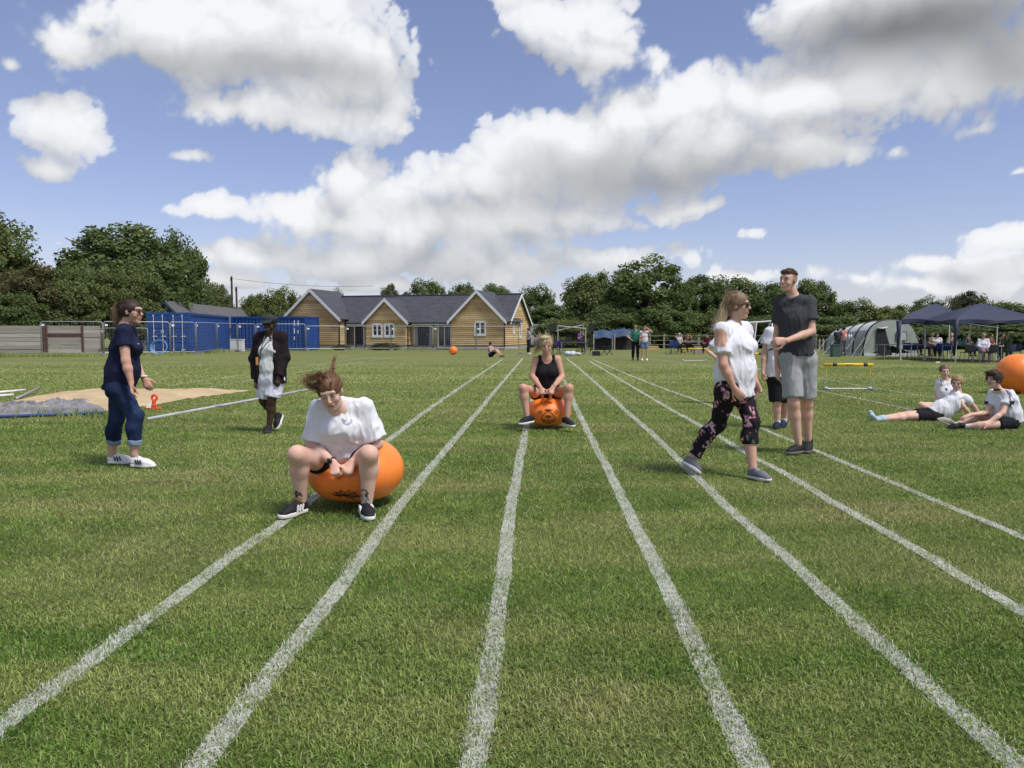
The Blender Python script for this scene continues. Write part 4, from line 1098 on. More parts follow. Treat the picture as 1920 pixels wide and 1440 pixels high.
# --- woman walking
def walker():
    Y = 6.95
    J = joints(Y, pel=(1378, 722, .02), chest=(1378, 648, .0), shL=(1352, 618, -.13), shR=(1396, 616, .15), neck=(1377, 608, .02), hipL=(1364, 732, -.08), hipR=(1391, 732, .09),
               elL=(1356, 684, -.20), elR=(1408, 680, .20), wrL=(1376, 727, -.20), wrR=(1416, 715, .12), knL=(1346, 796, .12), knR=(1410, 792, -.08), anL=(1297, 862, .14), anR=(1412, 884, -.14), head=(1384, 574, .0))
    s = 1.0
    J['face'] = unit(V(.86, -.48, .02)); J['hup'] = V(-.06, 0, 1)
    J['calfL'] = V(-.03, 0, .01); J['calfR'] = V(-.025, .01, 0)
    base = ground(1390, 898)
    root, L, fr = person('person', 'walking person in white cold-shoulder top, flowered leggings and dark sunglasses', base, J, s, (.60, .355, .26), 0.009, True, 1.14, smile=.6, limb=1.06,
                         handL=(V(.55, -.25, -.75), V(.3, .9, .1), .45, -1), handR=(V(.3, -.2, -.9), V(-.4, -.5, 0), .5, 1))
    r, fw, up = fr
    front = unit(V(.90, -.30, .02))
    shL, elL = J['shL'], J['elL']
    def bare(P, C):                      # the shoulder opening shows skin
        c = shL + (elL - shL) * .24 + V(-.025, -.035, 0)
        d = (P - c) / np.array([.060, .2, .085]); m = (d ** 2).sum(1) < 1; m &= P[:, 1] < shL[1] + .02
        C[m] = (.60, .355, .26); return C
    top(root, J, s, 1.22, WHITE, 0.010, .68, 0.05, 0.10, 0.016, 0.012, bare, 0.012, slv_r=0.072, waist=1.10, front=front)
    def flowers(P, C):
        n1 = noise3(P, 15, 3); n2 = noise3(P, 42, 5); n3 = noise3(P, 9, 14)
        m = (n1 > .13) & (n2 > -.03); C[m] = (.40, .15, .20); m2 = (n1 > .21) & (n2 > .06); C[m2] = (.66, .42, .46)
        C[(n3 > .30) & (n2 > .12) & (n1 < .2)] = (.20, .17, .16); C[(n3 < -.36) & (n2 > .05)] = (.10, .13, .08); return C
    shorts(root, J, s, 1.20, (.014, .012, .016), 0.0085, 1.55, 0.09, 0.007, 0.005, 'leggings', .10, flowers, lengths={'L': 1.88, 'R': 1.44}, calf_r=.056)
    f = Field(0.0085); hair_cap(f, L, s, r, up, fw, 0.015, -0.055)
    f.cone(L(0, -.06, .06), L(-.01, -.10, -.04), (.072, .06), (.065, .05), x=r, k=.03); f.cone(L(-.0, -.10, -.04), at(1346, 610, Y - .02), (.06, .04), (.035, .02), x=r, k=.03)
    gp = [[L(.02 * e, -.05, .10), L(.05 * e, -.11, .02), at(1352, 596, Y + .06 * e), at(1338, 622, Y + .06 * e)] for e in (-1, 0, 1, 1.5)] + [[L(-.05, -.03, .07), L(-.06, -.10, -.03), at(1350, 606, Y - .08), at(1336, 618, Y - .06)], [L(.05, -.02, .09), L(.07, -.06, 0), L(.07, -.08, -.08), at(1362, 618, Y - .07)]]
    hx = J['head'][0]
    hair_mesh('hair', f, root, (0.22, 0.145, 0.085), (0.58, 0.45, 0.28), strands(gp, 600, (.022, .022), .0024, 8, .015), 0.006, 30, lambda P: smooth(hx - .04, hx - .20, P[:, 0]) * .85, V(-.75, .1, -.65), 120, .08)
    g = Field(.004)
    for e in (-1, 1): g.ball(L(.033 * e, .094, .010), (.028, .010, .024), x=r, up=up, k=.003)
    g.cone(L(-.03, .1, .018), L(.03, .1, .018), .004, k=.003)
    for e in (-1, 1): g.cone(L(.062 * e, .088, .018), L(.080 * e, -.01, .012), .0045, k=.003)
    grown('sunglasses', g, flat('lens_dark', (.015, .010, .012), .12), root)
    for heel, toe, upv in ((at(1403, 897, Y - .12), at(1440, 905, Y - .30), None), (at(1278, 868, Y + .14), at(1300, 890, Y + .06), unit(V(.75, 0, .66)))):
        if upv is None: heel[2] = .014; toe[2] = .014
        toe = heel + unit(toe - heel) * .25
        if upv is not None: toe[2] = max(toe[2], .012)
        shoe(root, heel, toe, heel, .98, (.155, .16, .175), (.60, .60, .60), 0.007, up=upv, lace=(.45, .46, .48), thick=.022)
walker()

# --- tall person in grey
def grey_man():
    Y = 8.25
    J = joints(Y, pel=(1494, 662, .02), chest=(1492, 598, .0), shL=(1464, 566, .05), shR=(1517, 567, -.04), neck=(1487, 556, .02), hipL=(1482, 674, .02), hipR=(1510, 674, .02),
               elL=(1457, 632, .12), elR=(1522, 622, -.12), wrL=(1458, 688, .10), wrR=(1474, 639, -.30), knL=(1488, 757, -.05), knR=(1513, 757, .08), anL=(1497, 832, -.02), anR=(1515, 826, .16), head=(1478, 527, -.01))
    s = 1.10
    J['face'] = unit(V(-.80, -.60, .03)); J['hup'] = V(.04, 0, 1)
    base = ground(1497, 851)
    hc_ = J['head']; r_, f_, u_ = head_frame(J['face'], J['hup'])
    def fade(P, C):                      # clipped sides
        q = P - hc_; y, z = q @ f_, q @ u_
        a = smooth(.035, .015, y) * smooth(-.045, .05, z) * (z < .2) * (z > -.06) * (np.abs(q @ r_) < .12) * .75
        return C * (1 - a[:, None]) + np.array([.085, .045, .025]) * a[:, None]
    root, L, fr = person('person', 'tall person in charcoal shirt and light grey shorts, arm bent across the waist', base, J, s, SKIN_L, 0.0095, False, .96, paint=fade, smile=1.0, brow=(.12, .07, .04), head_s=1.04, neck_r=.056,
                         handR=(V(-.95, -.1, -.05), V(.1, .9, -.2), .7, 1), handL=(V(0, -.1, -1), V(1, 0, 0), .4, 1), limb=.98)
    r, fw, up = fr
    front = unit(V(-.5, -.86, 0))
    top(root, J, s, .98, (.055, .057, .063), 0.010, .62, 0, 0.02, 0.018, 0.010, None, 0.0, slv_r=0.074, front=front)
    shorts(root, J, s, 1.0, (.35, .36, .36), 0.010, .86, 0.090, 0.012, 0.009, flare=1.03)
    f = Field(0.006); sc = 1.04
    f.ball(L(0, -.012, .038), (.0785 * sc, .100 * sc, .090 * sc), x=r, up=up, k=.01, cut=[(L(0, -.02, .066), -unit(up * 1 - fw * .10))])
    f.ball(L(0, .052, .092), (.050, .038, .020), x=r, up=up, k=.02)
    hair_mesh('hair', f, root, (.095, .050, .028), None, None, .004, 45, None, fw * .9 + up * .3, 260, .035)
    shs = [(at(1508, 845, Y + .04), at(1466, 853, Y - .16)), (at(1518, 842, Y + .22), at(1513, 849, Y + .02))]
    for heel, toe in shs:
        heel[2] = .014; toe[2] = .014; toe = heel + unit(toe - heel) * .30
        shoe(root, heel, toe, heel, 1.08, (.020, .020, .021), (.14, .13, .12), 0.008, high=.03, lace=(.03, .03, .03))
grey_man()

# --- person in white shirt and black shorts behind the man
def behind_man():
    Y = 10.5
    J = joints(Y, pel=(1460, 704, 0), chest=(1462, 648, 0), shL=(1443, 622, 0), shR=(1484, 622, 0), hipL=(1453, 712, 0), hipR=(1474, 712, 0), elL=(1433, 660, .02), elR=(1492, 660, 0), wrL=(1430, 697, -.03), wrR=(1492, 697, 0),
               knL=(1456, 756, -.02), knR=(1474, 756, .05), anL=(1458, 795, 0), anR=(1470, 790, .1), head=(1466, 592, 0))
    s = .98; J['face'] = unit(V(-.2, -1, 0))
    root, L, fr = person('person', 'person in white shirt and black shorts half hidden behind the tall one', ground(1459, 803), J, s, SKIN_L, 0.013, False, 1.05, handL=(V(0, -.1, -1), V(1, 0, 0), .5, 1), handR=(V(0, -.1, -1), V(-1, 0, 0), .5, -1))
    r, fw, up = fr
    def logo(P, C):
        c = at(1452, 653, Y - .13); m = (np.abs(P[:, 0] - c[0]) < .05) & (np.abs(P[:, 2] - c[2] - .6 * (P[:, 0] - c[0])) < .012) & (P[:, 1] < Y - .03); C[m] = (.03, .03, .04); return C
    top(root, J, s, 1.04, WHITE, 0.013, .62, 0, .02, .018, .010, logo, slv_r=.084, front=CAM_F)
    shorts(root, J, s, 1.05, BLACK, .010, .92, .10, .012, .006)
    f = Field(.01); hair_cap(f, L, s, r, up, fw); hair_mesh('hair', f, root, HAIR_BR)
    for an, kn, heel, toe in ((J['anL'], J['knL'], at(1461, 798, Y + .08), at(1453, 806, Y - .14)), (J['anR'], J['knR'], at(1472, 797, Y + .2), at(1466, 803, Y))):
        sock(root, an, kn, .05, s, (.6, .6, .6), .01)
        heel[2] = .014; toe[2] = .014; toe = heel + unit(toe - heel) * .27
        shoe(root, heel, toe, heel, 1, (.016, .022, .05), (.03, .04, .08), .009, lace=(.05, .06, .12))
behind_man()

# --- woman in navy at the sand pit
def navy_woman():
    Y = 7.45
    J = joints(Y, pel=(224, 722, .0), chest=(235, 650, 0), shL=(231, 621, -.16), shR=(241, 622, .14), neck=(234, 610, 0), hipL=(221, 730, -.09), hipR=(225, 730, .09),
               elL=(236, 676, -.20), elR=(250, 676, .20), wrL=(246, 718, -.20), wrR=(270, 709, .12), knL=(255, 780, -.06), knR=(219, 785, .08), anL=(252, 852, -.06), anR=(210, 856, .12), head=(247, 586, -.01))
    s = 1.0
    J['face'] = unit(V(.99, -.10, .02)); J['hup'] = V(-.04, 0, 1)
    J['calfL'] = V(-.02, 0, 0); J['calfR'] = V(-.02, 0, 0)
    root, L, fr = person('person', 'standing person in navy shirt, rolled jeans and white trainers by the sand', ground(240, 874), J, s, (.58, .345, .255), 0.009, True, 1.06, smile=.6, brow=(.04, .025, .02),
                         handL=(V(.12, -.1, -1), V(.9, .2, 0), .35, -1), handR=(V(.45, -.1, -.85), V(.2, .3, -.5), .45, 1), limb=1.06)
    r, fw, up = fr
    front = unit(V(.98, -.1, .05))
    def mark(P, C):
        c = at(263, 643, Y - .12); m = (np.linalg.norm((P - c) * np.array([1, .4, 1]), axis=1) < .045) & (noise3(P, 30, 3) > -.05); C[m] = (.62, .50, .58); return C
    top(root, J, s, 1.10, (.011, .015, .045), 0.010, .52, 0.055, .06, .016, .010, mark, .035, slv_r=.074, front=front)
    def fade_(P, C):
        a = np.zeros(len(P))
        for e_ in 'LR':
            m_ = (J['hip' + e_] + J['kn' + e_]) / 2 + V(.05, -.05, 0); a += np.exp(-(((P - m_) / np.array([.09, .12, .20])) ** 2).sum(1)) + .8 * np.exp(-(((P - J['kn' + e_]) / .10) ** 2).sum(1))
        a = np.clip(a, 0, 1) * (.5 + .5 * noise3(P, 20, 4)) + .12 * np.clip(noise3(P * np.array([1, 1, 3]), 18, 9), 0, 1)
        return C * (1 - a[:, None]) + np.array([.030, .060, .14]) * a[:, None]
    shorts(root, J, s, 1.05, (.009, .019, .055), .0095, 1.6, .09, .009, .008, 'jeans', .08, fade_, lengths={'L': 1.66, 'R': 1.58}, calf_r=.054)
    for e, t in (('L', .63), ('R', .55)):
        kn, an = J['kn' + e], J['an' + e]; p = kn + (an - kn) * t; d = unit(an - kn)
        g = Field(.0075); g.cone(p - d * .03, p + d * .07, .068, .065, k=.01, cut=[(p + d * .045, d), (p - d * .005, -d)]); grown('rolled_cuff', g, M_CLOTH, root, (.20, .26, .36), None, .003)
    f = Field(.0075); hair_cap(f, L, s, r, up, fw, .009, -.05)
    f.ball(L(0, -.095, .075), (.035, .03, .035), x=r, up=up, k=.02)
    f.cone(L(0, -.10, .085), L(0, -.15, .03), .030, .040, k=.02); f.cone(L(0, -.15, .03), L(0, -.155, -.09), .040, .014, k=.02)
    gp = [[L(.02 * e, -.10, .09), L(.03 * e, -.14, .06), L(.03 * e, -.165, 0), L(.02 * e, -.16, -.11)] for e in (-1, 0, 1)]
    hz = J['head']
    hair_mesh('hair', f, root, (.045, .022, .016), (.34, .24, .14), strands(gp, 260, (.012, .018), .0022, 9), .004, 40, lambda P: smooth(.105, .15, -(P - hz) @ fw) * .8, -fw * .95 + up * .25, 160, .06)
    mb = MB()
    for e in (-1, 1):
        mb.tube([L(e * .034 + .020 * math.cos(t) * 1.2, .100, .010 + .017 * math.sin(t)) for t in np.linspace(0, 2 * PI, 13)[:-1]], .0035, 5, True); mb.tube([L(e * .060, .098, .016), L(e * .078, .04, .016), L(e * .080, -.01, .010)], .0035, 5)
    mb.build('glasses', flat('frame_black', (.012, .010, .010), .3), root, True)
    for e in (-1, 1):
        g = Field(.004); g.ball(L(.034 * e, .099, .010), (.022, .003, .016), x=r, up=up, k=.002)
        grown('spectacle_lens', g, flat('lens_brown', (.04, .025, .02), .15), root)
    w = J['wrR']; MB().tube([w + V(math.cos(t) * .033, math.sin(t) * .033, 0) + V(-.008, 0, .02) for t in np.linspace(0, 2 * PI, 13)[:-1]], .009, 6, True).build('wrist_band', flat('band_white', (.72, .72, .72)), root, True)
    MB().box(at(202, 714, Y - .06), (.085, .012, .05), R(-8)).build('phone', flat('phone_case', (.45, .44, .40), .4), root)
    for heel, toe, sc in ((at(246, 875, Y - .06), at(296, 876, Y - .10), 1.0), (at(203, 868, Y + .12), at(244, 868, Y + .14), 1.0)):
        heel[2] = .014; toe[2] = .014; toe = heel + unit(toe - heel) * .26
        shoe(root, heel, toe, heel, .98, (.74, .74, .73), (.70, .70, .68), .0065, (.02, .02, .022), lace=(.7, .7, .7))
navy_woman()

# --- woman in cap and cardigan
def cap_woman():
    Y = 10.05
    J = joints(Y, pel=(508, 704, 0), chest=(507, 656, 0), shL=(488, 634, .02), shR=(526, 633, 0), neck=(506, 629, 0), hipL=(499, 711, 0), hipR=(520, 711, 0), elL=(478, 672, .05), elR=(533, 671, 0), wrL=(479, 712, -.02), wrR=(522, 706, -.12),
               knL=(494, 752, .06), knR=(509, 752, -.05), anL=(519, 783, .22), anR=(505, 798, -.02), head=(506, 609, -.02))
    s = 1.0; J['face'] = unit(V(-.12, -1, -.05))
    root, L, fr = person('person', 'smiling person in dark flat cap, open black cardigan and white shorts', ground(507, 811), J, s, SKIN_D, .0115, True, 1.08, smile=1.0, brow=(.01, .01, .01),
                         handL=(V(0, -.1, -1), V(1, 0, 0), .6, 1), handR=(V(-.05, -.15, -1), V(-.6, .6, 0), .5, 1), limb=1.02)
    r, fw, up = fr
    def print_(P, C):
        c = at(499, 640, Y - .1); m = (P[:, 1] < Y - .04) & (np.abs(P[:, 2] - c[2]) < .016) & (np.abs(P[:, 0] - c[0]) < .10) & (noise3(P, 60, 2) > .05); C[m] = (.30, .32, .32); return C
    top(root, J, s, 1.04, (.60, .63, .62), .009, .2, .012, .05, .006, .010, print_, .0, front=CAM_F)
    # cardigan, open in front
    f = Field(.010); pel, chest = J['pel'], J['chest']; ax = unit(chest - pel)
    f.cone(pel - ax * .16, chest, (.205, .150), (.190, .140), x=V(1, 0, 0), k=.05, cut=[(pel - ax * .10, -ax)]); f.cone(chest, (J['shL'] + J['shR']) / 2, (.19, .135), (.14, .08), x=V(1, 0, 0), k=.05); f.cone(J['shL'], J['shR'], .078, k=.05)
    for e in 'LR': f.cone(J['neck'], J['sh' + e], .07, .078, k=.04)
    for e in 'LR':
        sh, el, wr = J['sh' + e], J['el' + e], J['wr' + e]; d = unit(wr - el)
        f.cone(sh, el, .084, .070, k=.03); f.cone(el, wr + d * .02, .070, .056, k=.03, cut=[(wr - d * .01, d)])
    f.cone(V(*(pel - ax * .25)) + V(-.045, -.18, 0), J['chest'] + V(-.03, -.16, .02), (.125, .16), (.10, .14), x=V(1, 0, 0), k=.02, sub=True)
    f.cone(J['chest'] + V(-.03, -.16, .02), J['neck'] + V(0, -.06, .02), (.10, .14), (.055, .08), x=V(1, 0, 0), k=.02, sub=True)
    f.cone(J['neck'], J['neck'] + V(0, -.02, .15), .06, .09, k=.02, sub=True)
    grown('cardigan', f, M_CLOTH, root, (.015, .010, .012), None, .012, 12)
    shorts(root, J, s, 1.06, (.70, .69, .80), .009, .82, .100, .010, .008, waist=.06)
    g = Field(.008)
    g.ball(L(0, -.01, .075), (.098, .115, .062), x=r, up=up, k=.02, cut=[(L(0, 0, .030), -up)]); g.ball(L(0, -.01, .045), (.088, .104, .03), x=r, up=up, k=.015)
    g.ball(L(0, .10, .042), (.072, .055, .012), x=r, up=unit(up + fw * .35), k=.02)
    grown('cap', g, M_CLOTH, root, (.032, .038, .042), None, .006, 20)
    g = Field(.007); hair_cap(g, L, s, r, up, fw, .008, -.03); hair_mesh('hair', g, root, (.012, .009, .008))
    g = Field(.005)
    for e in (-1, 1): g.ball(L(.034 * e, .094, .012), (.031, .010, .020), x=r, up=up, k=.003)
    g.cone(L(-.07, .07, .018), L(.07, .07, .018), .005, k=.004)
    grown('sunglasses', g, flat('lens_dark', (.015, .010, .012), .12), root)
    mb = MB(); c = J['chest']
    p0, p1, p2 = at(498, 632, Y - .13), at(488, 660, Y - .22), at(489, 668, Y - .22); q0 = at(511, 632, Y - .13)
    mb.tube([p0, (p0 + p1) / 2 + V(0, -.03, 0), p1, p2], .006, 5); mb.tube([q0, (q0 + p1) / 2 + V(0, -.03, 0), p1], .006, 5); mb.tube([p2, at(484, 680, Y - .21), at(481, 692, Y - .20)], .010, 5)
    mb.build('lanyard', flat('lanyard', (.012, .014, .035), .6), root, True)
    MB().box(at(482, 677, Y - .22), (.03, .012, .10), R(5)).build('wooden_whistle', flat('wood_orange', (.52, .25, .08), .5), root)
    w = J['wrR']; 
    for heel, toe, upv in ((at(506, 806, Y + .05), at(498, 813, Y - .20), None), (at(530, 779, Y + .26), at(519, 807, Y + .12), unit(V(-.5, -.75, .45)))):
        if upv is None: heel[2] = .014; toe[2] = .014
        toe = heel + unit(toe - heel) * .26
        if upv is not None and toe[2] < .012: toe[2] = .012
        shoe(root, heel, toe, heel, 1.0, (.018, .018, .020), (.72, .71, .68) if upv is not None else (.05, .05, .05), .008, up=upv, lace=(.03, .03, .03), thick=.03)
    sock(root, J['anL'], J['knL'], .03, s, (.7, .7, .7), .009)
cap_woman()

# --- three sitting on the grass
def boy():
    Y = 10.55
    J = joints(Y, pel=(1893, 786, .0), chest=(1884, 752, -.0), shL=(1862, 739, .10), shR=(1892, 740, -.08), neck=(1872, 731, 0), hipL=(1885, 793, .08), hipR=(1893, 794, -.08),
               elL=(1852, 774, .06), elR=(1880, 774, -.18), wrL=(1818, 778, -.02), wrR=(1851, 794, -.22), knL=(1836, 780, .14), knR=(1846, 797, -.22), anL=(1790, 797, .08), anR=(1810, 800, -.12), head=(1863, 712, -.02))
    s = .92; J['face'] = unit(V(-.93, -.36, .02)); J['hup'] = V(.02, 0, 1); J['calfL'] = V(0, 0, -.01); J['calfR'] = V(0, .0, -.005)
    root, L, fr = person('person', 'dark-haired child in white striped sports shirt sitting beside the orange ball', ground(1880, 803), J, s, SKIN_P, .0115, False, 1.05, smile=.5, head_s=.98, brow=(.05, .03, .02),
                         handL=(V(-1, -.1, -.35), V(0, .1, -1), .35, -1), handR=(V(-.9, .1, -.4), V(0, .1, -1), .4, 1))
    r, fw, up = fr
    shR, elR = J['shR'], J['elR']
    def tri(P, C):
        d = unit(elR - shR); t = (P - shR) @ d
        near = P[:, 1] < Y - .05
        ax = unit(J['chest'] - J['pel'])
        for k in (-1, 0, 1):
            u = (P[:, 0] - shR[0]) + .035 + k * .014 - .0 * P[:, 2]
            C[near & (np.abs(u) < .0042) & (P[:, 2] > shR[2] - .16)] = (.10, .10, .15)
        c = shR + (elR - shR) * .42 + V(.01, -.08, 0); C[near & (np.abs(P[:, 0] - c[0] - .03) < .045) & (np.abs(P[:, 2] - c[2]) < .026)] = (.03, .025, .05)
        c2 = at(1853, 757, Y); C[(np.abs(P[:, 0] - c2[0]) < .025) & (np.abs(P[:, 2] - c2[2]) < .03)] = (.03, .025, .05)
        return C
    top(root, J, s, 1.12, WHITE, .011, .58, 0, .05, .018, .010, tri, .03, slv_r=.082, front=unit(V(-.9, -.3, 0)))
    g = Field(.008); nb = J['neck']; g.cone(nb + V(0, 0, -.005), nb + V(-.015, -.01, .035), .060, .056, k=.01, cut=[(nb + V(0, 0, .020), V(0, 0, 1)), (nb + V(0, 0, -.012), V(0, 0, -1))]); grown('collar', g, M_CLOTH, root, (.03, .035, .05))
    shorts(root, J, s, 1.08, BLACK, .009, .52, .095, .012, .006)
    f = Field(.007); hair_cap(f, L, .98, r, up, fw, .018, -.045); f.ball(L(0, .06, .095), (.07, .05, .035), x=r, up=up, k=.03)
    hair_mesh('hair', f, root, (.060, .032, .020), None, None, .010, 26, None, fw * .8 - up * .5, 300, .06)
    sock(root, J['anR'], J['knR'], .10, s, (.62, .60, .56), .009); sock(root, J['anL'], J['knL'], .04, s, (.6, .58, .5), .009)
    a = at(1806, 803, Y - .12); b = at(1776, 803, Y - .14); shoe(root, a, a + unit(b - a) * .24, a, .92, (.016, .016, .018), (.05, .05, .05), .008, up=V(.1, -.6, .8))
    a = at(1783, 799, Y + .08); b = at(1762, 789, Y + .05); shoe(root, a, a + unit(b - a) * .24, a, .92, (.35, .34, .28), (.55, .54, .47), .008, up=V(.75, -.2, .6))
def lying_girl():
    Y = 11.5
    J = joints(Y, pel=(1752, 778, .0), chest=(1787, 757, .0), shL=(1790, 738, -.02), shR=(1812, 748, .05), neck=(1797, 738, 0), hipL=(1744, 776, .07), hipR=(1746, 782, -.07),
               elL=(1806, 762, -.1), elR=(1827, 764, .10), wrL=(1822, 781, -.12), wrR=(1836, 780, .12), knL=(1702, 777, .06), knR=(1704, 781, -.06), anL=(1652, 783, .05), anR=(1655, 786, -.06), head=(1794, 719, -.03))
    s = .90; J['face'] = unit(V(-.55, -.82, -.1)); J['hup'] = V(.15, 0, 1); J['calfL'] = V(0, 0, -.01); J['calfR'] = V(0, 0, -.01)
    fe = {'L': (at(1641, 787, Y + .05), at(1632, 773, Y + .03)), 'R': (at(1645, 788, Y - .06), at(1634, 778, Y - .08))}
    root, L, fr = person('person', 'fair-haired child in white shirt lying back on one arm, blue socks', ground(1745, 787), J, s, SKIN_P, .0115, True, 1.0, smile=.8, head_s=.98, brow=(.2, .13, .07), feet=fe,
                         handL=(V(.6, -.2, -.6), V(0, .2, -1), .3, 1), handR=(V(.8, 0, -.4), V(0, 0, -1), .2, 1))
    r, fw, up = fr
    top(root, J, s, 1.05, WHITE, .011, .42, .015, .03, .018, .009, None, .02, slv_r=.076, front=unit(V(-.3, -.6, .7)))
    shorts(root, J, s, 1.05, BLACK, .009, .62, .092, .012, .006)
    f = Field(.007); hair_cap(f, L, .98, r, up, fw, .014, -.05); f.cone(L(0, -.09, .0), L(.02, -.11, -.12), .045, .035, k=.03); f.cone(L(.02, -.11, -.12), at(1815, 762, Y + .02), .035, .012, k=.03)
    hair_mesh('hair', f, root, (.34, .22, .10), None, None, .006, 30)
    for e in 'LR': sock(root, J['an' + e], J['kn' + e], .06, s, (.40, .52, .60), .009, fe[e])
def back_girl():
    Y = 12.7
    J = joints(Y, pel=(1773, 757, .05), chest=(1773, 733, .03), shL=(1762, 719, 0), shR=(1786, 718, .05), neck=(1773, 714, .02), hipL=(1766, 763, 0), hipR=(1781, 763, .05),
               elL=(1757, 742, .05), elR=(1796, 740, .1), wrL=(1754, 760, -.05), wrR=(1800, 760, .1), knL=(1727, 759, -.15), knR=(1800, 768, -.2), anL=(1752, 772, -.25), anR=(1770, 775, -.3), head=(1771, 697, -.02))
    s = .90; J['face'] = unit(V(-.30, -1, -.05))
    root, L, fr = person('person', 'child in white shirt with brown ponytail sitting behind the reclining one', ground(1772, 772), J, s, SKIN_P, .012, True, 1.0, smile=.8, head_s=.98)
    r, fw, up = fr
    def mark(P, C):
        c = at(1775, 730, Y - .1); m = (P[:, 1] < Y) & (np.hypot(P[:, 0] - c[0], P[:, 2] - c[2]) < .022); C[m] = (.04, .06, .09)
        c = at(1767, 718, Y - .1); C[(P[:, 1] < Y) & (np.abs(P[:, 0] - c[0]) < .008) & (np.abs(P[:, 2] - c[2]) < .05)] = (.12, .11, .13); return C
    top(root, J, s, 1.02, WHITE, .009, .5, .01, .05, .018, .009, mark, slv_r=.076, front=CAM_F)
    shorts(root, J, s, 1.0, BLACK, .010, .35, .092, .012, .006)
    f = Field(.008); hair_cap(f, L, .98, r, up, fw, .010, -.05); f.cone(L(.05, -.09, .02), L(.09, -.10, -.10), .03, .015, k=.02)
    hair_mesh('hair', f, root, (.17, .10, .055), None, None, .004, 30)
boy(); lying_girl(); back_girl()
# ------------------------------------------------------------------ trees
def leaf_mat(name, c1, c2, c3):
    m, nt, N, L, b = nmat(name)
    r = attr_n(nt, 'tone', 'Fac')
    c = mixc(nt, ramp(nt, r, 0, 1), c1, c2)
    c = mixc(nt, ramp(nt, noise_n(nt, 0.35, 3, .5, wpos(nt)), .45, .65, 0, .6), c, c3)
    L.new(c, b.inputs['Base Color']); b.inputs['Roughness'].default_value = .6; b.inputs['Specular IOR Level'].default_value = .25
    tr = N.new('ShaderNodeBsdfTranslucent'); L.new(c, tr.inputs['Color']); mx = N.new('ShaderNodeMixShader'); mx.inputs[0].default_value = .32
    L.new(b.outputs[0], mx.inputs[1]); L.new(tr.outputs[0], mx.inputs[2]); L.new(mx.outputs[0], N['Material Output'].inputs['Surface'])
    return m
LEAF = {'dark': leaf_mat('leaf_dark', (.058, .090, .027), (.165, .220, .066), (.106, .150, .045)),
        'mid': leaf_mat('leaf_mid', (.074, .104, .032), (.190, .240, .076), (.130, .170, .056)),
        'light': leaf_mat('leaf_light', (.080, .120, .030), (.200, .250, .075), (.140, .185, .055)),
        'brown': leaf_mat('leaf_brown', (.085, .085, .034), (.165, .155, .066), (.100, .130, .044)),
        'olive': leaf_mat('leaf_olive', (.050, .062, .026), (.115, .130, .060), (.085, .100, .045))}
M_BARK = flat('bark', (.085, .065, .048), .95, 0, .3, 3, .6, 9)
def crown_data(seed, n_clump, n_leaf, leaf, r_clump, flat_low=.75, noise_amp=.35):
    """leaves gathered in clumps over an uneven crown of unit size (1 wide, 1 high, centred above the origin)"""
    rg = np.random.default_rng(seed)
    d = rg.normal(size=(n_clump, 3)); d /= np.linalg.norm(d, axis=1)[:, None]
    rad = (1 + noise_amp * noise3(d, 1.7, seed)) * (0.45 + 0.55 * rg.random(n_clump) ** .45)
    c = d * rad[:, None] * .5; c[:, 2] = np.where(c[:, 2] < 0, c[:, 2] * flat_low, c[:, 2])
    per = n_leaf // n_clump
    rc = r_clump * rg.uniform(.6, 1.35, n_clump)
    q = rg.normal(size=(n_clump, per, 3)); q /= np.linalg.norm(q, axis=2)[..., None]
    q = q * (rg.random((n_clump, per, 1)) ** .45) * np.array([1.15, 1.15, .8])
    P = (c[:, None] + q * rc[:, None, None]).reshape(-1, 3)
    n = len(P); outw = P / (np.linalg.norm(P, axis=1)[:, None] + 1e-6)
    nn = rg.normal(size=(n, 3)) * .8 + outw * .7 + np.array([0, 0, .6]); nn /= np.linalg.norm(nn, axis=1)[:, None]
    a = np.cross(nn, rg.normal(size=(n, 3))); a /= np.linalg.norm(a, axis=1)[:, None]; b = np.cross(nn, a)
    return P, a, b, leaf * rg.uniform(.6, 1.5, n), np.clip(rg.random(n) * .7 + .3 * (P[:, 2] + .5), 0, 1)  # last value: leaf tone, partly random, lighter towards the crown top
CROWNS = {}
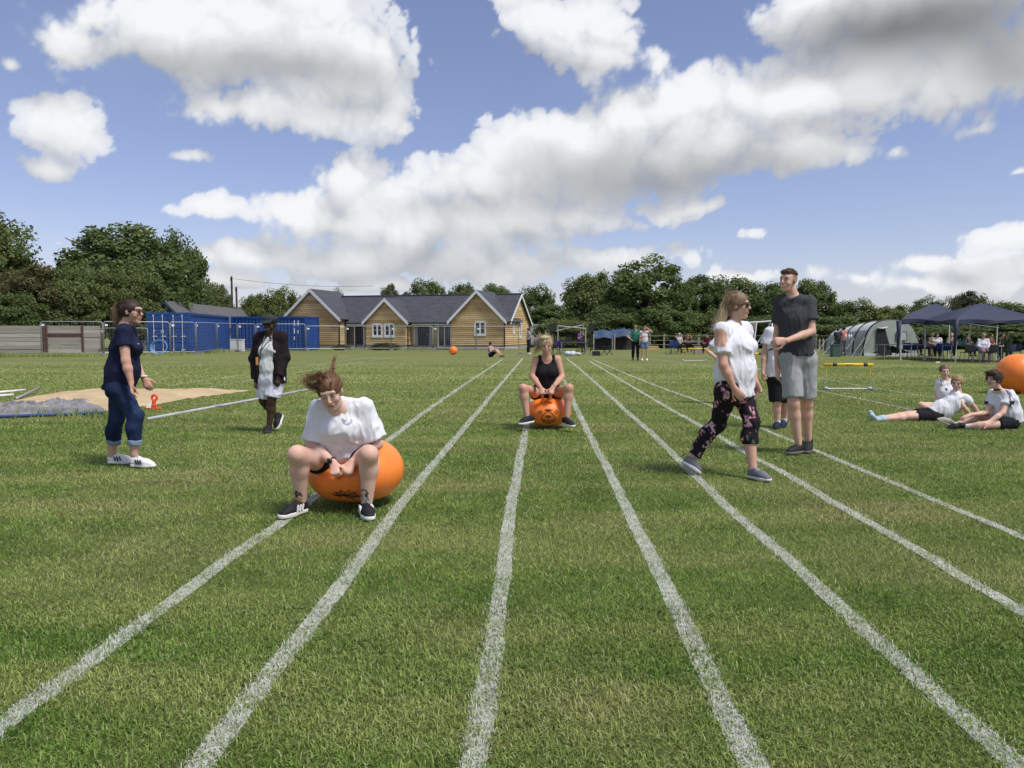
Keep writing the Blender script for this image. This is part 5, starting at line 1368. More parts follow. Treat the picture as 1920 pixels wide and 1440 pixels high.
def tree(label, x, Y, top_z, w, kind='dark', seed=1, depth=None, base_z=0.0, low=0.12, leaf=.27, n=9000, clumps=110, group='trees round the field', name='tree', trunk=True, rc=.13, amp=.35, fl=.75):
    depth = depth or (w * .6 if group == 'trees behind the sleeper wall' else w)
    root = empty(name, (x, Y, 0), 0, label, 'tree', group)
    H = top_z; cz0 = H * low; ch = H - cz0
    pk = seed % 7
    if pk not in CROWNS:
        P, a, b, lf, tone = crown_data(101 + pk, (150, 190, 120, 170, 140, 200, 130)[pk], 26000, .030, (.115, .10, .13, .105, .12, .10, .125)[pk], .8, .42)
        C = P.copy(); C[:, :2] /= np.abs(P[:, :2]).max() * 1.9; C[:, 2] = (P[:, 2] - P[:, 2].min()) / (P[:, 2].max() - P[:, 2].min())
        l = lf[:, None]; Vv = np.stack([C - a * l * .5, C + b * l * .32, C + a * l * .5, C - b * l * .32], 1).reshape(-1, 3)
        cr_ = fast_mesh('crown', Vv, np.arange(len(C) * 4).reshape(-1, 4), LEAF[kind], root, False, {'tone': np.repeat(tone, 4)}, local=True)
        CROWNS[pk] = cr_
    else:
        cr_ = CROWNS[pk].copy(); col.objects.link(cr_); cr_.parent = root
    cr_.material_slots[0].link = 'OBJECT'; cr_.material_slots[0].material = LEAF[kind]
    cr_.location = (0, 0, cz0); cr_.scale = (w * 1.08, depth * 1.08, ch); cr_.rotation_euler = (0, 0, (seed * 1.7) % (2 * PI) if abs(w - depth) < .3 * w else (0 if seed % 2 else PI))
    if trunk:
        rg = np.random.default_rng(seed + 50); mb = MB(); r0 = max(.10, .030 * H)
        pts = [V(0, 0, -.05), V(rg.normal() * .1, rg.normal() * .1, H * .25), V(rg.normal() * .2, rg.normal() * .2, H * .5), V(rg.normal() * .3, rg.normal() * .3, H * .8)]
        mb.tube(pts, [r0 * 1.25, r0, r0 * .7, r0 * .2], 8)
        for i in range(7):
            t = rg.uniform(.25, .7); p = pts[1] + (pts[3] - pts[1]) * ((t - .25) / .55); aa = rg.random() * 2 * PI
            e = p + V(math.cos(aa) * w * .36, math.sin(aa) * depth * .36, H * rg.uniform(.10, .25)); mb.tube([p, (p + e) / 2 + V(0, 0, H * .03), e], [r0 * .45, r0 * .3, r0 * .1], 6)
        mb.build('trunk', M_BARK, root, True, local=True)
    return root
def tree_px(label, px, top_py, Y, wpx, **k):
    p = at(px, top_py, Y); return tree(label, p[0], Y, p[2], wpx / FOC * Y, **k)
G1 = 'trees behind the sleeper wall'; G2 = 'trees along the far edge of the field'
tree_px('big leafy tree cut off by the picture edge, tallest of the near trees', -40, 384, 60, 230, kind='mid', seed=11, n=15000, clumps=130, low=.05, group=G1, rc=.12)
tree_px('broad dense tree with rounded top standing behind the blue shed', 218, 416, 64, 275, kind='dark', seed=12, n=19000, clumps=170, low=.06, group=G1, rc=.11)
tree_px('dark tree leaning over the shed roof beside the broad rounded tree', 325, 424, 76, 135, kind='dark', seed=13, n=11000, clumps=100, low=.05, group=G1, rc=.12)
tree_px('brownish hedge tree above the sleeper wall near the picture edge', 45, 490, 54, 170, kind='brown', seed=14, n=9000, clumps=90, low=.02, group=G1, trunk=True)
tree_px('bushy tree directly behind the steel fence panels', 130, 486, 55, 150, kind='mid', seed=15, n=8000, clumps=80, low=.02, group=G1)
tree_px('green bushy tree just behind the head of the navy-shirted person', 235, 496, 57, 150, kind='mid', seed=16, n=8000, clumps=80, low=.02, group=G1)
tree_px('low green shrubby tree rising at the foot of the sleeper wall', 20, 545, 52, 130, kind='dark', seed=17, n=6000, clumps=60, low=.02, group=G1)
tree_px('small dark tree low over the blue shed gable', 330, 512, 80, 110, kind='mid', seed=18, n=7000, clumps=70, low=.02, group=G1)
tree_px('small tree by the utility poles behind the shed roof', 405, 528, 106, 75, kind='mid', seed=19, n=5000, clumps=50, low=.02, group=G1)
tree_px('sunlit light green tree peeping over the container roofs', 525, 533, 84, 80, kind='light', seed=20, n=6000, clumps=60, low=.05, group=G2)
tree_px('lower light green tree beside the sunlit one over the containers', 475, 547, 84, 60, kind='light', seed=21, n=4500, clumps=50, low=.05, group=G2)
tree_px('pale treetop just behind the biggest timber gable', 630, 538, 92, 55, kind='light', seed=22, n=3000, clumps=40, low=.05, group=G2)
tree_px('reddish bare-looking treetop above the middle of the slate roof', 730, 531, 92, 45, kind='brown', seed=23, n=2600, clumps=40, low=.05, group=G2)
tree_px('dark treetop above the slate ridge, darkest of those there', 800, 520, 88, 85, kind='dark', seed=24, n=6000, clumps=60, low=.05, group=G2)
tree_px('mid green treetop between the dark one and the small gable roof', 868, 530, 88, 75, kind='mid', seed=25, n=5000, clumps=50, low=.05, group=G2)
tree_px('dark treetop behind the apex of the timber gable beside the side wall', 930, 530, 86, 90, kind='dark', seed=26, n=6000, clumps=60, low=.05, group=G2)
tree_px('dark rounded tree rising beyond the end of the timber building', 1005, 528, 84, 85, kind='dark', seed=27, n=7000, clumps=70, low=.02, group=G2)
tree_px('loose airy tree with sky showing through, left of the big oak', 1105, 506, 84, 120, kind='mid', seed=28, n=8000, clumps=70, low=.03, group=G2)
tree_px('tallest dark oak of the wood with a domed crown', 1215, 474, 76, 195, kind='dark', seed=29, n=19000, clumps=150, low=.06, group=G2, rc=.115)
tree_px('dark tree filling the gap just right of the tall oak', 1305, 515, 80, 120, kind='dark', seed=30, n=9000, clumps=80, low=.02, group=G2)
tree_px('rounded tree behind the head of the person in sunglasses', 1375, 513, 80, 125, kind='mid', seed=31, n=9000, clumps=80, low=.02, group=G2)
tree_px('dark tree behind the chest of the tall person in grey', 1455, 528, 78, 120, kind='dark', seed=32, n=9000, clumps=80, low=.02, group=G2)
tree_px('tree showing just beside the head of the tall person in grey', 1525, 521, 77, 105, kind='dark', seed=33, n=9000, clumps=80, low=.02, group=G2)
tree_px('low leafy tree rising behind the back of the green tent', 1600, 556, 76, 110, kind='mid', seed=34, n=8000, clumps=70, low=.02, group=G2)
tree_px('light green low tree above the ridge of the green tent', 1665, 570, 80, 110, kind='light', seed=35, n=6000, clumps=60, low=.02, group=G2)
tree_px('dark tree over the first gazebo roof', 1738, 552, 80, 85, kind='dark', seed=36, n=6000, clumps=60, low=.02, group=G2)
tree_px('wispy grey-green tree above the second gazebo peak', 1815, 545, 92, 80, kind='olive', seed=37, n=5000, clumps=60, low=.03, group=G2)
tree_px('dark tree behind the sloping edge of the second gazebo', 1880, 562, 80, 110, kind='dark', seed=38, n=7000, clumps=60, low=.02, group=G2)
tree_px('low dark tree at the picture edge behind the gazebo', 1950, 572, 78, 100, kind='mid', seed=39, n=6000, clumps=60, low=.02, group=G2)
for i, (px, tp, wd, Yd, lb) in enumerate([(1060, 600, 120, 70, 'rounded light bush behind the speakers and white cabin'), (1030, 570, 120, 78, 'dark understorey tree behind the white cabin'), (1150, 570, 130, 72, 'dark understorey tree behind the blue tarpaulin shelters'),
                                 (1250, 575, 150, 70, 'dark understorey tree behind the two standing onlookers'), (1350, 580, 150, 70, 'dark understorey tree behind the picnic table'), (1450, 590, 150, 68, 'dark understorey tree behind the climbing frame'), (1560, 590, 140, 66, 'shrubby tree beside the back of the tent'), (1780, 610, 200, 66, 'hedge tree showing under the gazebo roofs'), (1900, 605, 160, 64, 'hedge tree under the gazebo at the picture edge')]):
    tree_px(lb, px, tp, Yd, wd, kind='mid' if i == 0 else 'dark', seed=60 + i, n=8000, clumps=60, low=-.12, group='understorey of the wood', trunk=True, fl=1.3, leaf=.32)
tree_px('low brownish weedy shrub before the middle timber gable', 722, 642, 59.0, 62, kind='brown', seed=81, low=-.1, group='shrubs by the timber building', name='shrub', trunk=False, depth=1.0)
tree_px('small weedy shrub before the glass doors of the building', 640, 647, 59.2, 40, kind='olive', seed=82, low=-.1, group='shrubs by the timber building', name='shrub', trunk=False, depth=.8)
# tall grass along fence foot
def tall_grass():
    rg = np.random.default_rng(33); Vs = []; cols = []
    segs = [((-40, 670), (205, 668.5), 2200, .26), ((205, 668), (330, 667), 1300, .22), ((330, 666.5), (430, 660.5), 1500, .20), ((430, 660), (640, 658), 900, .15), ((640, 658), (985, 657), 800, .10), ((1010, 652), (1200, 654), 900, .12), ((1500, 662), (1560, 660), 300, .12), ((-40, 775), (205, 782), 500, .10), ((205, 782), (300, 766), 200, .08)]
    for a, b, n, h in segs:
        A, B = ground(*a), ground(*b); t = rg.random(n)
        P = A + (B - A) * t[:, None] + np.c_[rg.normal(0, .1, n), rg.normal(0, .25, n), np.zeros(n)]
        hh = h * rg.uniform(.3, 1.3, n) * (1 + 1.2 * np.clip(noise3(P, .5, 3), -.6, 1)); th = rg.random(n) * 2 * PI; w = .012
        s = np.c_[np.cos(th), np.sin(th), 0 * th] * w
        tip = P + np.c_[rg.normal(0, .25, n) * hh, rg.normal(0, .25, n) * hh, hh]
        Vs.append(np.stack([P - s, P + s, tip], 1).reshape(-1, 3)); cols.append(np.repeat(rg.random(n) * .83, 3))
    Vv = np.concatenate(Vs); n = len(Vv) // 3
    o = fast_mesh('grass', Vv, np.arange(n * 3).reshape(-1, 3), M_BLADE, None, False, {'tone': np.concatenate(cols), 'paint': np.zeros(len(Vv))})
    tag(o, 'long uncut grass along the foot of fence and wall', 'grass', kind='stuff')
tall_grass()

# ------------------------------------------------------------------ the timber building
def wood_mat(name, c1, c2, c3):
    m, nt, N, L, b = nmat(name)
    oi = N.new('ShaderNodeObjectInfo')
    c = mixc(nt, oi.outputs['Random'], c1, c2)
    f = noise_n(nt, 2.2, 5, .65, opos(nt, (.5, .5, 9)))
    c = mixc(nt, ramp(nt, f, .45, .72, 0, .7), c, c3)
    L.new(c, b.inputs['Base Color']); b.inputs['Roughness'].default_value = .75; b.inputs['Specular IOR Level'].default_value = .2
    bump(nt, f, .3, .01, b)
    return m
M_LARCH = wood_mat('larch', (.47, .31, .14), (.70, .53, .29), (.35, .21, .095))
def slate_mat():
    m, nt, N, L, b = nmat('slate')
    br = N.new('ShaderNodeTexBrick'); br.inputs['Scale'].default_value = 1.0; br.inputs['Brick Width'].default_value = .3; br.inputs['Row Height'].default_value = .2; br.inputs['Mortar Size'].default_value = .012
    br.inputs['Color1'].default_value = (.040, .044, .056, 1); br.inputs['Color2'].default_value = (.062, .066, .080, 1); br.inputs['Mortar'].default_value = (.02, .02, .025, 1)
    tc = N.new('ShaderNodeUVMap'); L.new(tc.outputs[0], br.inputs['Vector'])
    f = noise_n(nt, 1.5, 4, .6, opos(nt))
    L.new(mixc(nt, ramp(nt, f, .3, .7, 0, .35), br.outputs['Color'], (.085, .09, .105)), b.inputs['Base Color'])
    b.inputs['Roughness'].default_value = .55; b.inputs['Specular IOR Level'].default_value = .4
    bump(nt, br.outputs['Fac'], -.5, .02, b)
    return m
M_SLATE = slate_mat()
M_WHITE = flat('white_paint', (.74, .75, .76), .5, 0, .06)
M_GUTTER = flat('gutter_black', (.015, .015, .017), .4)
M_PLINTH = flat('concrete_plinth', (.33, .30, .25), .9, 0, .15, 2)
def glass_mat():
    m, nt, N, L, b = nmat('window_glass')
    L.new(mixc(nt, ramp(nt, noise_n(nt, .8, 3, .5, opos(nt)), .35, .65), (.012, .014, .017), (.045, .048, .052)), b.inputs['Base Color'])
    b.inputs['Roughness'].default_value = .06; b.inputs['Specular IOR Level'].default_value = .6
    return m
M_GLASS = glass_mat()
M_INNER = flat('grey_door', (.34, .35, .36), .5)
def quad_uv(name, pts, mat, parent, thick=.06):
    """a roof slope with slate coordinates along its eaves"""
    a, b, c, d = [np.asarray(p, float) for p in pts]
    n = unit(np.cross(b - a, d - a)); n = n if n[2] > 0 else -n
    mb = MB(); mb.prism([a, b, c, d], n * thick)
    o = mb.build(name, mat, parent)
    uv = o.data.uv_layers.new(name='UVMap'); ex = unit(b - a); ey = unit(np.cross(n, ex))
    par = V(0, 0, 0)
    q = parent
    while q is not None: par = par + np.array(q.location); q = q.parent
    for lp in o.data.loops:
        p = np.array(o.data.vertices[lp.vertex_index].co) + par - a
        uv.data[lp.index].uv = (float(p @ ex), float(p @ ey))
    return o
def timber_building():
    th = math.atan2(.30, 1.0) * .98
    U = V(-math.cos(th), math.sin(th), 0); W = V(math.sin(th), math.cos(th), 0); Z = V(0, 0, 1)   # along the front to the left, and backwards
    O = V(-.62, 60, 0)
    root = empty('timber_building', O + U * 9.5 + W * 3.5, 0, 'single-storey timber-clad building with slate roof and three gables', 'building')
    P = lambda s, v, z: O + U * s + W * v + Z * z
    def sz(px, py, v=0.0):               # place along the front and height of something seen at a pixel on plane v
        r = ray(px, py); o = V(0, 0, CAMH); n = W
        t = np.dot(P(0, v, 0) - o, n) / np.dot(r, n); q = o + r * t - P(0, v, 0); return q @ U, q[2]
    rowh = .155
    def clad(name, width_at, z0, z1, place, nrm, holes=()):
        """wall of overlapping boards; width_at(z) gives the two ends, place(s, z) the point"""
        a0, b0 = width_at(z0); mb = MB()
        poly = []
        zs = np.linspace(z0, z1, 12)
        L_ = [place(width_at(z)[0], z) for z in zs]; R_ = [place(width_at(z)[1], z) for z in zs[::-1]]
        mb.prism([p - nrm * .06 for p in L_ + R_], -nrm * .12)
        wall = mb.build('wall', M_LARCH, root)
        z = z0
        while z < z1 - .02:
            h = min(rowh, z1 - z); zc = z + h * .5
            a, b = width_at(min(zc + h * .3, z1))
            spans = [(a, b)]
            for (h0, h1, hz0, hz1) in holes:
                if hz0 < zc < hz1:
                    ns = []
                    for (x, y) in spans:
                        lo, hi = min(x, y), max(x, y)
                        if h1 <= lo or h0 >= hi: ns.append((lo, hi))
                        else:
                            if h0 > lo: ns.append((lo, h0))
                            if h1 < hi: ns.append((h1, hi))
                    spans = ns
            for (x, y) in spans:
                if abs(y - x) < .06: continue
                q = [place(x, z), place(y, z), place(y, z + h), place(x, z + h)]
                vs = [q[0] + nrm * .050, q[1] + nrm * .050, q[2] + nrm * .006, q[3] + nrm * .006] + [p - nrm * .055 for p in q]
                MB().add(vs, [(0, 1, 2, 3), (4, 7, 6, 5), (0, 4, 5, 1), (1, 5, 6, 2), (2, 6, 7, 3), (3, 7, 4, 0)]).build('plank', M_LARCH, wall)
            z += rowh
        return wall
    def window(s0, s1, z0, z1, v, parts=2, nrm=None, place=None, frame=M_WHITE, sill=True, wd=.07):
        nrm = -W if nrm is None else nrm; place = place or (lambda s, z: P(s, v, z))
        c = place((s0 + s1) / 2, (z0 + z1) / 2)
        mb = MB()
        for (a, b) in (((s0, z0), (s1, z0)), ((s1, z0), (s1, z1)), ((s1, z1), (s0, z1)), ((s0, z1), (s0, z0))): mb.bar(place(*a) + nrm * .03, place(*b) + nrm * .03, .12, wd, up=nrm)
        w = mb.build('window', frame, root)
        for i in range(1, parts): s = s0 + (s1 - s0) * i / parts; MB().bar(place(s, z0) + nrm * .035, place(s, z1) + nrm * .035, .10, wd, up=nrm).build('mullion', frame, w)
        for i in range(parts):
            a, b = s0 + (s1 - s0) * i / parts, s0 + (s1 - s0) * (i + 1) / parts
            mb = MB(); mb.prism([place(a, z0) - nrm * .01, place(b, z0) - nrm * .01, place(b, z1) - nrm * .01, place(a, z1) - nrm * .01], -nrm * .02); mb.build('pane', M_GLASS, w)
            if sill and z1 - z0 < 1.4: MB().bar(place(a, (z0 + z1) / 2) + nrm * .02, place(b, (z0 + z1) / 2) + nrm * .02, .03, .03, up=nrm).build('glazing_bar', frame, w)
        if sill: MB().bar(place(s0 + .05 * np.sign(s0 - s1), z0 - .05) + nrm * .06, place(s1 + .05 * np.sign(s1 - s0), z0 - .05) + nrm * .06, .16, .06, up=nrm).build('sill', frame, w)
        return w
    def gable(s0, s1, v, ze, za, vback, zback=None):
        """projecting gable: cladding, bargeboards and two roof slopes running back into the main roof"""
        sm = (s0 + s1) / 2
        ov = .28; sl = (za - ze) / ((s1 - s0) / 2)
        for e, sE in ((-1, s0), (1, s1)):
            e0 = P(sE + e * ov, v - .25, ze - sl * ov + .02); e1 = P(sE + e * ov, vback, ze - sl * ov + .02); r1 = P(sm, vback, za + .02); r0 = P(sm, v - .25, za + .02)
            sp = quad_uv('roof_slope', [e0, e1, r1, r0] if e > 0 else [e1, e0, r0, r1], M_SLATE, root)
            bb = MB(); bb.prism([P(sE + e * ov, v - .262, ze - sl * ov - .19), P(sm, v - .262, za - .20), P(sm, v - .262, za + .09), P(sE + e * ov, v - .262, ze - sl * ov + .09)], -W * .035); bb.build('bargeboard', M_WHITE, root)
            MB().prism([P(sE + e * ov, v - .24, ze - sl * ov - .05), P(sE + e * .02, v - .24, ze - .10), P(sE + e * .02, v - .02, ze - .10), P(sE + e * ov, v - .02, ze - sl * ov - .05)], Z * .03).build('soffit', M_WHITE, root)
    # positions
    rz = .38
    g1, g2, g3 = (0.0, 4.35), (8.45, 12.0), (14.35, 19.4)
    v1, v2, v3, vm = 0.0, .35, 0.0, 1.35
    zA1, zA2, zA3 = 4.62, 4.08, 4.95
    ze1, ze2, ze3 = 2.45, 2.40, 2.66
    def wa(g, ze, za):
        m = (g[0] + g[1]) / 2
        return lambda z: (g[0], g[1]) if z <= ze else (g[0] + (m - g[0]) * (z - ze) / (za - ze), g[1] - (g[1] - m) * (z - ze) / (za - ze))
    def hole(px0, py0, px1, py1, v):
        a = sz(px0, py0, v); b = sz(px1, py1, v); return min(a[0], b[0]), max(a[0], b[0]), min(a[1], b[1]), max(a[1], b[1])
    w1 = hole(891, 604, 910, 627, v1); w2a = hole(699, 608, 716, 630, v2); w2b = hole(722, 608, 739, 630, v2)
    clad('gable', wa(g1, ze1, zA1 - .1), rz, zA1 - .12, lambda s, z: P(s, v1, z), -W, [w1])
    clad('gable', wa(g2, ze2, zA2 - .1), rz, zA2 - .12, lambda s, z: P(s, v2, z), -W, [w2a, w2b])
    clad('gable', wa(g3, ze3, zA3 - .1), rz, zA3 - .12, lambda s, z: P(s, v3, z), -W)
    window(*w1, v1); window(*w2a, v2); window(*w2b, v2)
    # main front between the gables
    d1 = hole(648, 609, 683, 652, vm); d2 = hole(777, 609, 812, 653, vm); d3 = hole(822, 607, 846, 652, vm)
    zw = 2.15
    clad('front', lambda z: (4.40, 8.40), rz, zw, lambda s, z: P(s, vm, z), -W, [d2, d3])
    clad('front', lambda z: (12.05, 14.30), rz, zw, lambda s, z: P(s, vm, z), -W, [d1])
    window(*d1, vm, 2, sill=False); window(*d3, vm, 2, sill=False)
    # porch door
    mb = MB(); mb.prism([P(d2[0], vm - .01, rz - .1), P(d2[1], vm - .01, rz - .1), P(d2[1], vm - .01, zw), P(d2[0], vm - .01, zw)], W * .05); por = mb.build('door_surround', M_INNER, root)
    dm = (d2[0] + d2[1]) / 2
    dr = MB().box(P(dm, vm - .05, rz + .82), (.95, .05, 1.75), ax=(U, W, Z)).build('door', flat('door_dark', (.035, .038, .042), .3), root)
    MB().box(P(dm - .36, vm - .09, rz + .85), (.03, .05, .16), ax=(U, W, Z)).build('door_handle', flat('steel', (.5, .5, .5), .3, 1.0), dr)
    for s in (d2[0], d2[1]): MB().box(P(s, vm - .03, (rz + zw) / 2), (.07, .10, zw - rz), ax=(U, W, Z)).build('door_post', M_WHITE, root)
    # returns of the projecting gables and small window beside the big gable
    for (s, va, vb, z1, sg) in ((g1[1], v1, vm, ze1, 1), (g2[0], v2, vm, ze2, -1), (g2[1], v2, vm, ze2, 1), (g3[0], v3, vm, ze3, -1)):
        clad('return', lambda z, va=va, vb=vb: (va, vb), rz, z1 - .05, lambda q, z, s=s: P(s, q, z), U * sg)
    # side wall with its gable end
    vr, vb = 4.2, 7.4; zr, ze = 4.48, 2.2
    def side(z):
        if z <= ze: return (0.05, vb)
        t = (z - ze) / (zr - ze); return (1.0 + (vr - 1.0) * t, vb - (vb - vr) * t)
    sw = lambda q, z: P(0, q, z)
    clad('side', side, rz, zr - .1, sw, -U, [(2.4, 2.7, 1.35, 2.1), (4.3, 4.75, 1.0, 2.2)])
    window(2.4, 2.7, 1.35, 2.1, 0, 1, -U, sw); window(4.3, 4.75, 1.0, 2.2, 0, 1, -U, sw)
    # plinth
    for (a, b, v) in ((g1[0], g1[1], v1), (g2[0], g2[1], v2), (g3[0], g3[1], v3), (4.35, 8.45, vm), (12, 14.35, vm)):
        MB().box(P((a + b) / 2, v + .06, rz / 2 - .03), (b - a, .14, rz - .005), ax=(U, W, Z)).build('plinth', M_PLINTH, root)
    MB().box(P(.06, vb / 2, rz / 2 - .03), (.14, vb, rz - .005), ax=(U, W, Z)).build('plinth', M_PLINTH, root)
    # main roof
    ov = .3; L0, L1 = -.25, 19.1
    ef = vm - .45; slm = (zr - 2.12) / (vr - ef)
    quad_uv('roof_slope', [P(L1, ef, 2.12), P(L0, ef, 2.12), P(L0, vr, zr), P(L1, vr, zr)], M_SLATE, root)
    quad_uv('roof_slope', [P(L0, vb + .3, 2.0), P(L1, vb + .3, 2.0), P(L1, vr, zr), P(L0, vr, zr)], M_SLATE, root)
    MB().tube([P(L0, vr, zr + .06), P(L1, vr, zr + .06)], .09, 8).build('ridge', M_SLATE, root)
    for (a, b) in ((4.6, 8.2), (12.25, 14.1)):
        MB().box(P((a + b) / 2, ef - .03, 2.06), (b - a, .03, .16), ax=(U, W, Z)).build('fascia', M_WHITE, root)
        MB().tube([P(a, ef - .10, 2.14), P(b, ef - .10, 2.14)], .055, 8).build('gutter', M_GUTTER, root)
    for (va, za, vb_, zb) in ((ef, 2.12, vr, zr), (vb + .3, 2.0, vr, zr)):
        bb = MB(); bb.prism([P(L0 - .002, va, za - .16), P(L0 - .002, vb_, zb - .18), P(L0 - .002, vb_, zb + .08), P(L0 - .002, va, za + .08)], -U * .035); bb.build('bargeboard', M_WHITE, root)
    gable(*g1, v1, ze1, zA1, vr + .2); gable(*g2, v2, ze2, zA2, vr - .6); gable(*g3, v3, ze3, zA3, vr + .6)
    for (s, v, z) in ((g1[0] - .06, v1 - .05, ze1), (g2[0] - .1, v2 + .2, 2.1), (g3[0] - .1, v3 - .05, ze3), (g3[0] - .9, vm - .1, 2.1), (-.06, vb, 2.2)):
        MB().tube([P(s, v, .1), P(s, v, z - .15)], .045, 8).build('downpipe', M_GUTTER, root)
    # back walls so that the house is closed
    MB().box(P(9.6, vb - .1, 1.1), (19.0, .1, 2.0), ax=(U, W, Z)).build('rear_wall', M_LARCH, root); MB().box(P(19.2, 3.8, 1.1), (.1, 6.8, 2.0), ax=(U, W, Z)).build('end_wall', M_LARCH, root)
timber_building()

# ------------------------------------------------------------------ containers, shed, wall, fence
M_CONT = flat('container_blue', (.010, .055, .23), .5, 0, .14, 1.5, .1, 5)
M_STEEL = flat('galvanised', (.42, .43, .44), .5, .6, .12, 8)
M_STEELW = flat('pale_metal', (.62, .63, .64), .5, .3, .1, 8)
def corrug(mb, a, b, z0, z1, nrm, pitch=.28, dep=.036):
    """trapezoid-ribbed sheet from a to b"""
    L_ = np.linalg.norm(b - a); d = (b - a) / L_; n = int(L_ / pitch); pitch = L_ / n; pts = []
    for i in range(n):
        for t, o in ((0, 0), (.26, 0), (.5, 1), (.76, 1)): pts.append((a + d * pitch * (i + t), o))
    pts.append((b, 0))
    vs = []; fs = []
    for p, o in pts:
        q = p - nrm * dep * o; vs += [V(q[0], q[1], z0), V(q[0], q[1], z1)]
    for i in range(len(pts) - 1): fs.append((2 * i, 2 * i + 2, 2 * i + 3, 2 * i + 1))
    mb.add(vs, fs)
def container(label, A, B, depth_dir, w=2.44, H=2.59, doors_on=None):
    """shipping container: A-B one long side, the other w further along depth_dir"""
    A, B = np.asarray(A, float), np.asarray(B, float); d = unit(B - A); n = np.asarray(depth_dir, float); Zv = V(0, 0, 1)
    root = empty('shipping_container', (A + B) / 2 + n * w / 2, 0, label, 'container', 'blue shipping containers')
    L_ = np.linalg.norm(B - A)
    C, D = A + n * w, B + n * w
    mb = MB(); corrug(mb, A, B, .16, H - .10, -n); mb.build('side_panel', M_CONT, root)
    mb = MB(); corrug(mb, D, C, .16, H - .10, n); mb.build('side_panel', M_CONT, root)
    for p, q in ((B, D), (C, A)):
        mb = MB(); corrug(mb, p, q, .16, H - .1, unit(np.cross(q - p, Zv))); mb.build('end_panel', M_CONT, root)
    MB().box((A + D) / 2 + Zv * (H - .055), (L_ - .02, w - .02, .05), ax=(d, n, Zv)).build('roof', M_CONT, root)
    for p in (A, B, C, D): MB().box(p + Zv * H / 2 + (unit((A + D) / 2 - p)) * .05, (.17, .17, H), ax=(d, n, Zv)).build('corner_post', M_CONT, root)
    for (p, q) in ((A, B), (C, D), (A, C), (B, D)):
        for z in (.08, H - .06): MB().bar(p + Zv * z + unit((A + D) / 2 - p) * .05, q + Zv * z + unit((A + D) / 2 - q) * .05, .12, .15).build('rail', M_CONT, root)
    if doors_on is not None:
        p, q = doors_on; e = unit(q - p); nn = unit(np.cross(e, Zv)); nn = nn if nn[1] < 0 else -nn; W_ = np.linalg.norm(q - p)
        for k in (0, 1):
            c = p + e * W_ * (.26 + .48 * k) + nn * .03
            dr = MB().box(c + Zv * 1.28, (W_ * .465, .06, 2.24), ax=(e, nn, Zv)).build('door', M_CONT, root)
            for zz in (.45, .88, 1.32, 1.76, 2.15): MB().box(c + Zv * zz + nn * .04, (W_ * .40, .03, .26), ax=(e, nn, Zv)).build('door_panel', M_CONT, dr)
            for j in (-1, 1):
                x = c + e * j * W_ * .11 + nn * .09; MB().tube([x + Zv * .2, x + Zv * 2.45], .022, 8).build('lock_bar', M_STEELW, dr)
                MB().box(x + Zv * 1.12 + e * .06, (.30, .04, .05), ax=(e, nn, Zv)).build('handle', M_STEELW, dr)
                for zz in (.25, 2.40): MB().box(x + Zv * zz, (.07, .05, .10), ax=(e, nn, Zv)).build('keeper', M_STEELW, dr)
        c = p + e * W_ * .16 + nn * .10
        MB().prism([c + Zv * 1.50 + e * .09, c + Zv * 1.50 - e * .09, c + Zv * 1.34], nn * .006).build('warning_sign', flat('sign_yellow', (.45, .38, .12), .5), root)
        MB().box(p + e * W_ * .36 + nn * .10 + Zv * 1.42, (.16, .006, .18), ax=(e, nn, Zv)).build('notice', flat('notice_blue', (.30, .42, .60), .5), root)
        MB().box(p + e * W_ * .86 + nn * .085 + Zv * .27, (.26, .006, .06), ax=(e, nn, Zv)).build('plate', M_STEELW, root)
    return root
# near container: its doors face the camera, its long side runs back towards the building
a1 = V(-20.35, 48.6, 0); ld = unit(V(-1.5, 11, 0)); dn = V(ld[1], -ld[0], 0); a0 = a1 - dn * 2.44
container('blue shipping container with its locked doors facing the field', a1, a1 + ld * 10.8, -dn, doors_on=(a0, a1))
c0 = V(-21.75, 59.9, 0); c1 = V(-15.95, 59.0, 0)
cd = unit(c1 - c0); cn = V(-cd[1], cd[0], 0)
cr = container('blue shipping container set lengthwise beside the timber building', c0, c0 + cd * 6.06, cn)
for i, (px, py) in enumerate(((552, 606), (552, 620), (559, 606), (559, 622), (552, 634))):
    p = at(px, py, c1[1] - .1); MB().box(p, (.06, .01, .42 if i < 3 else .25)).build('marking', M_WHITE, cr)
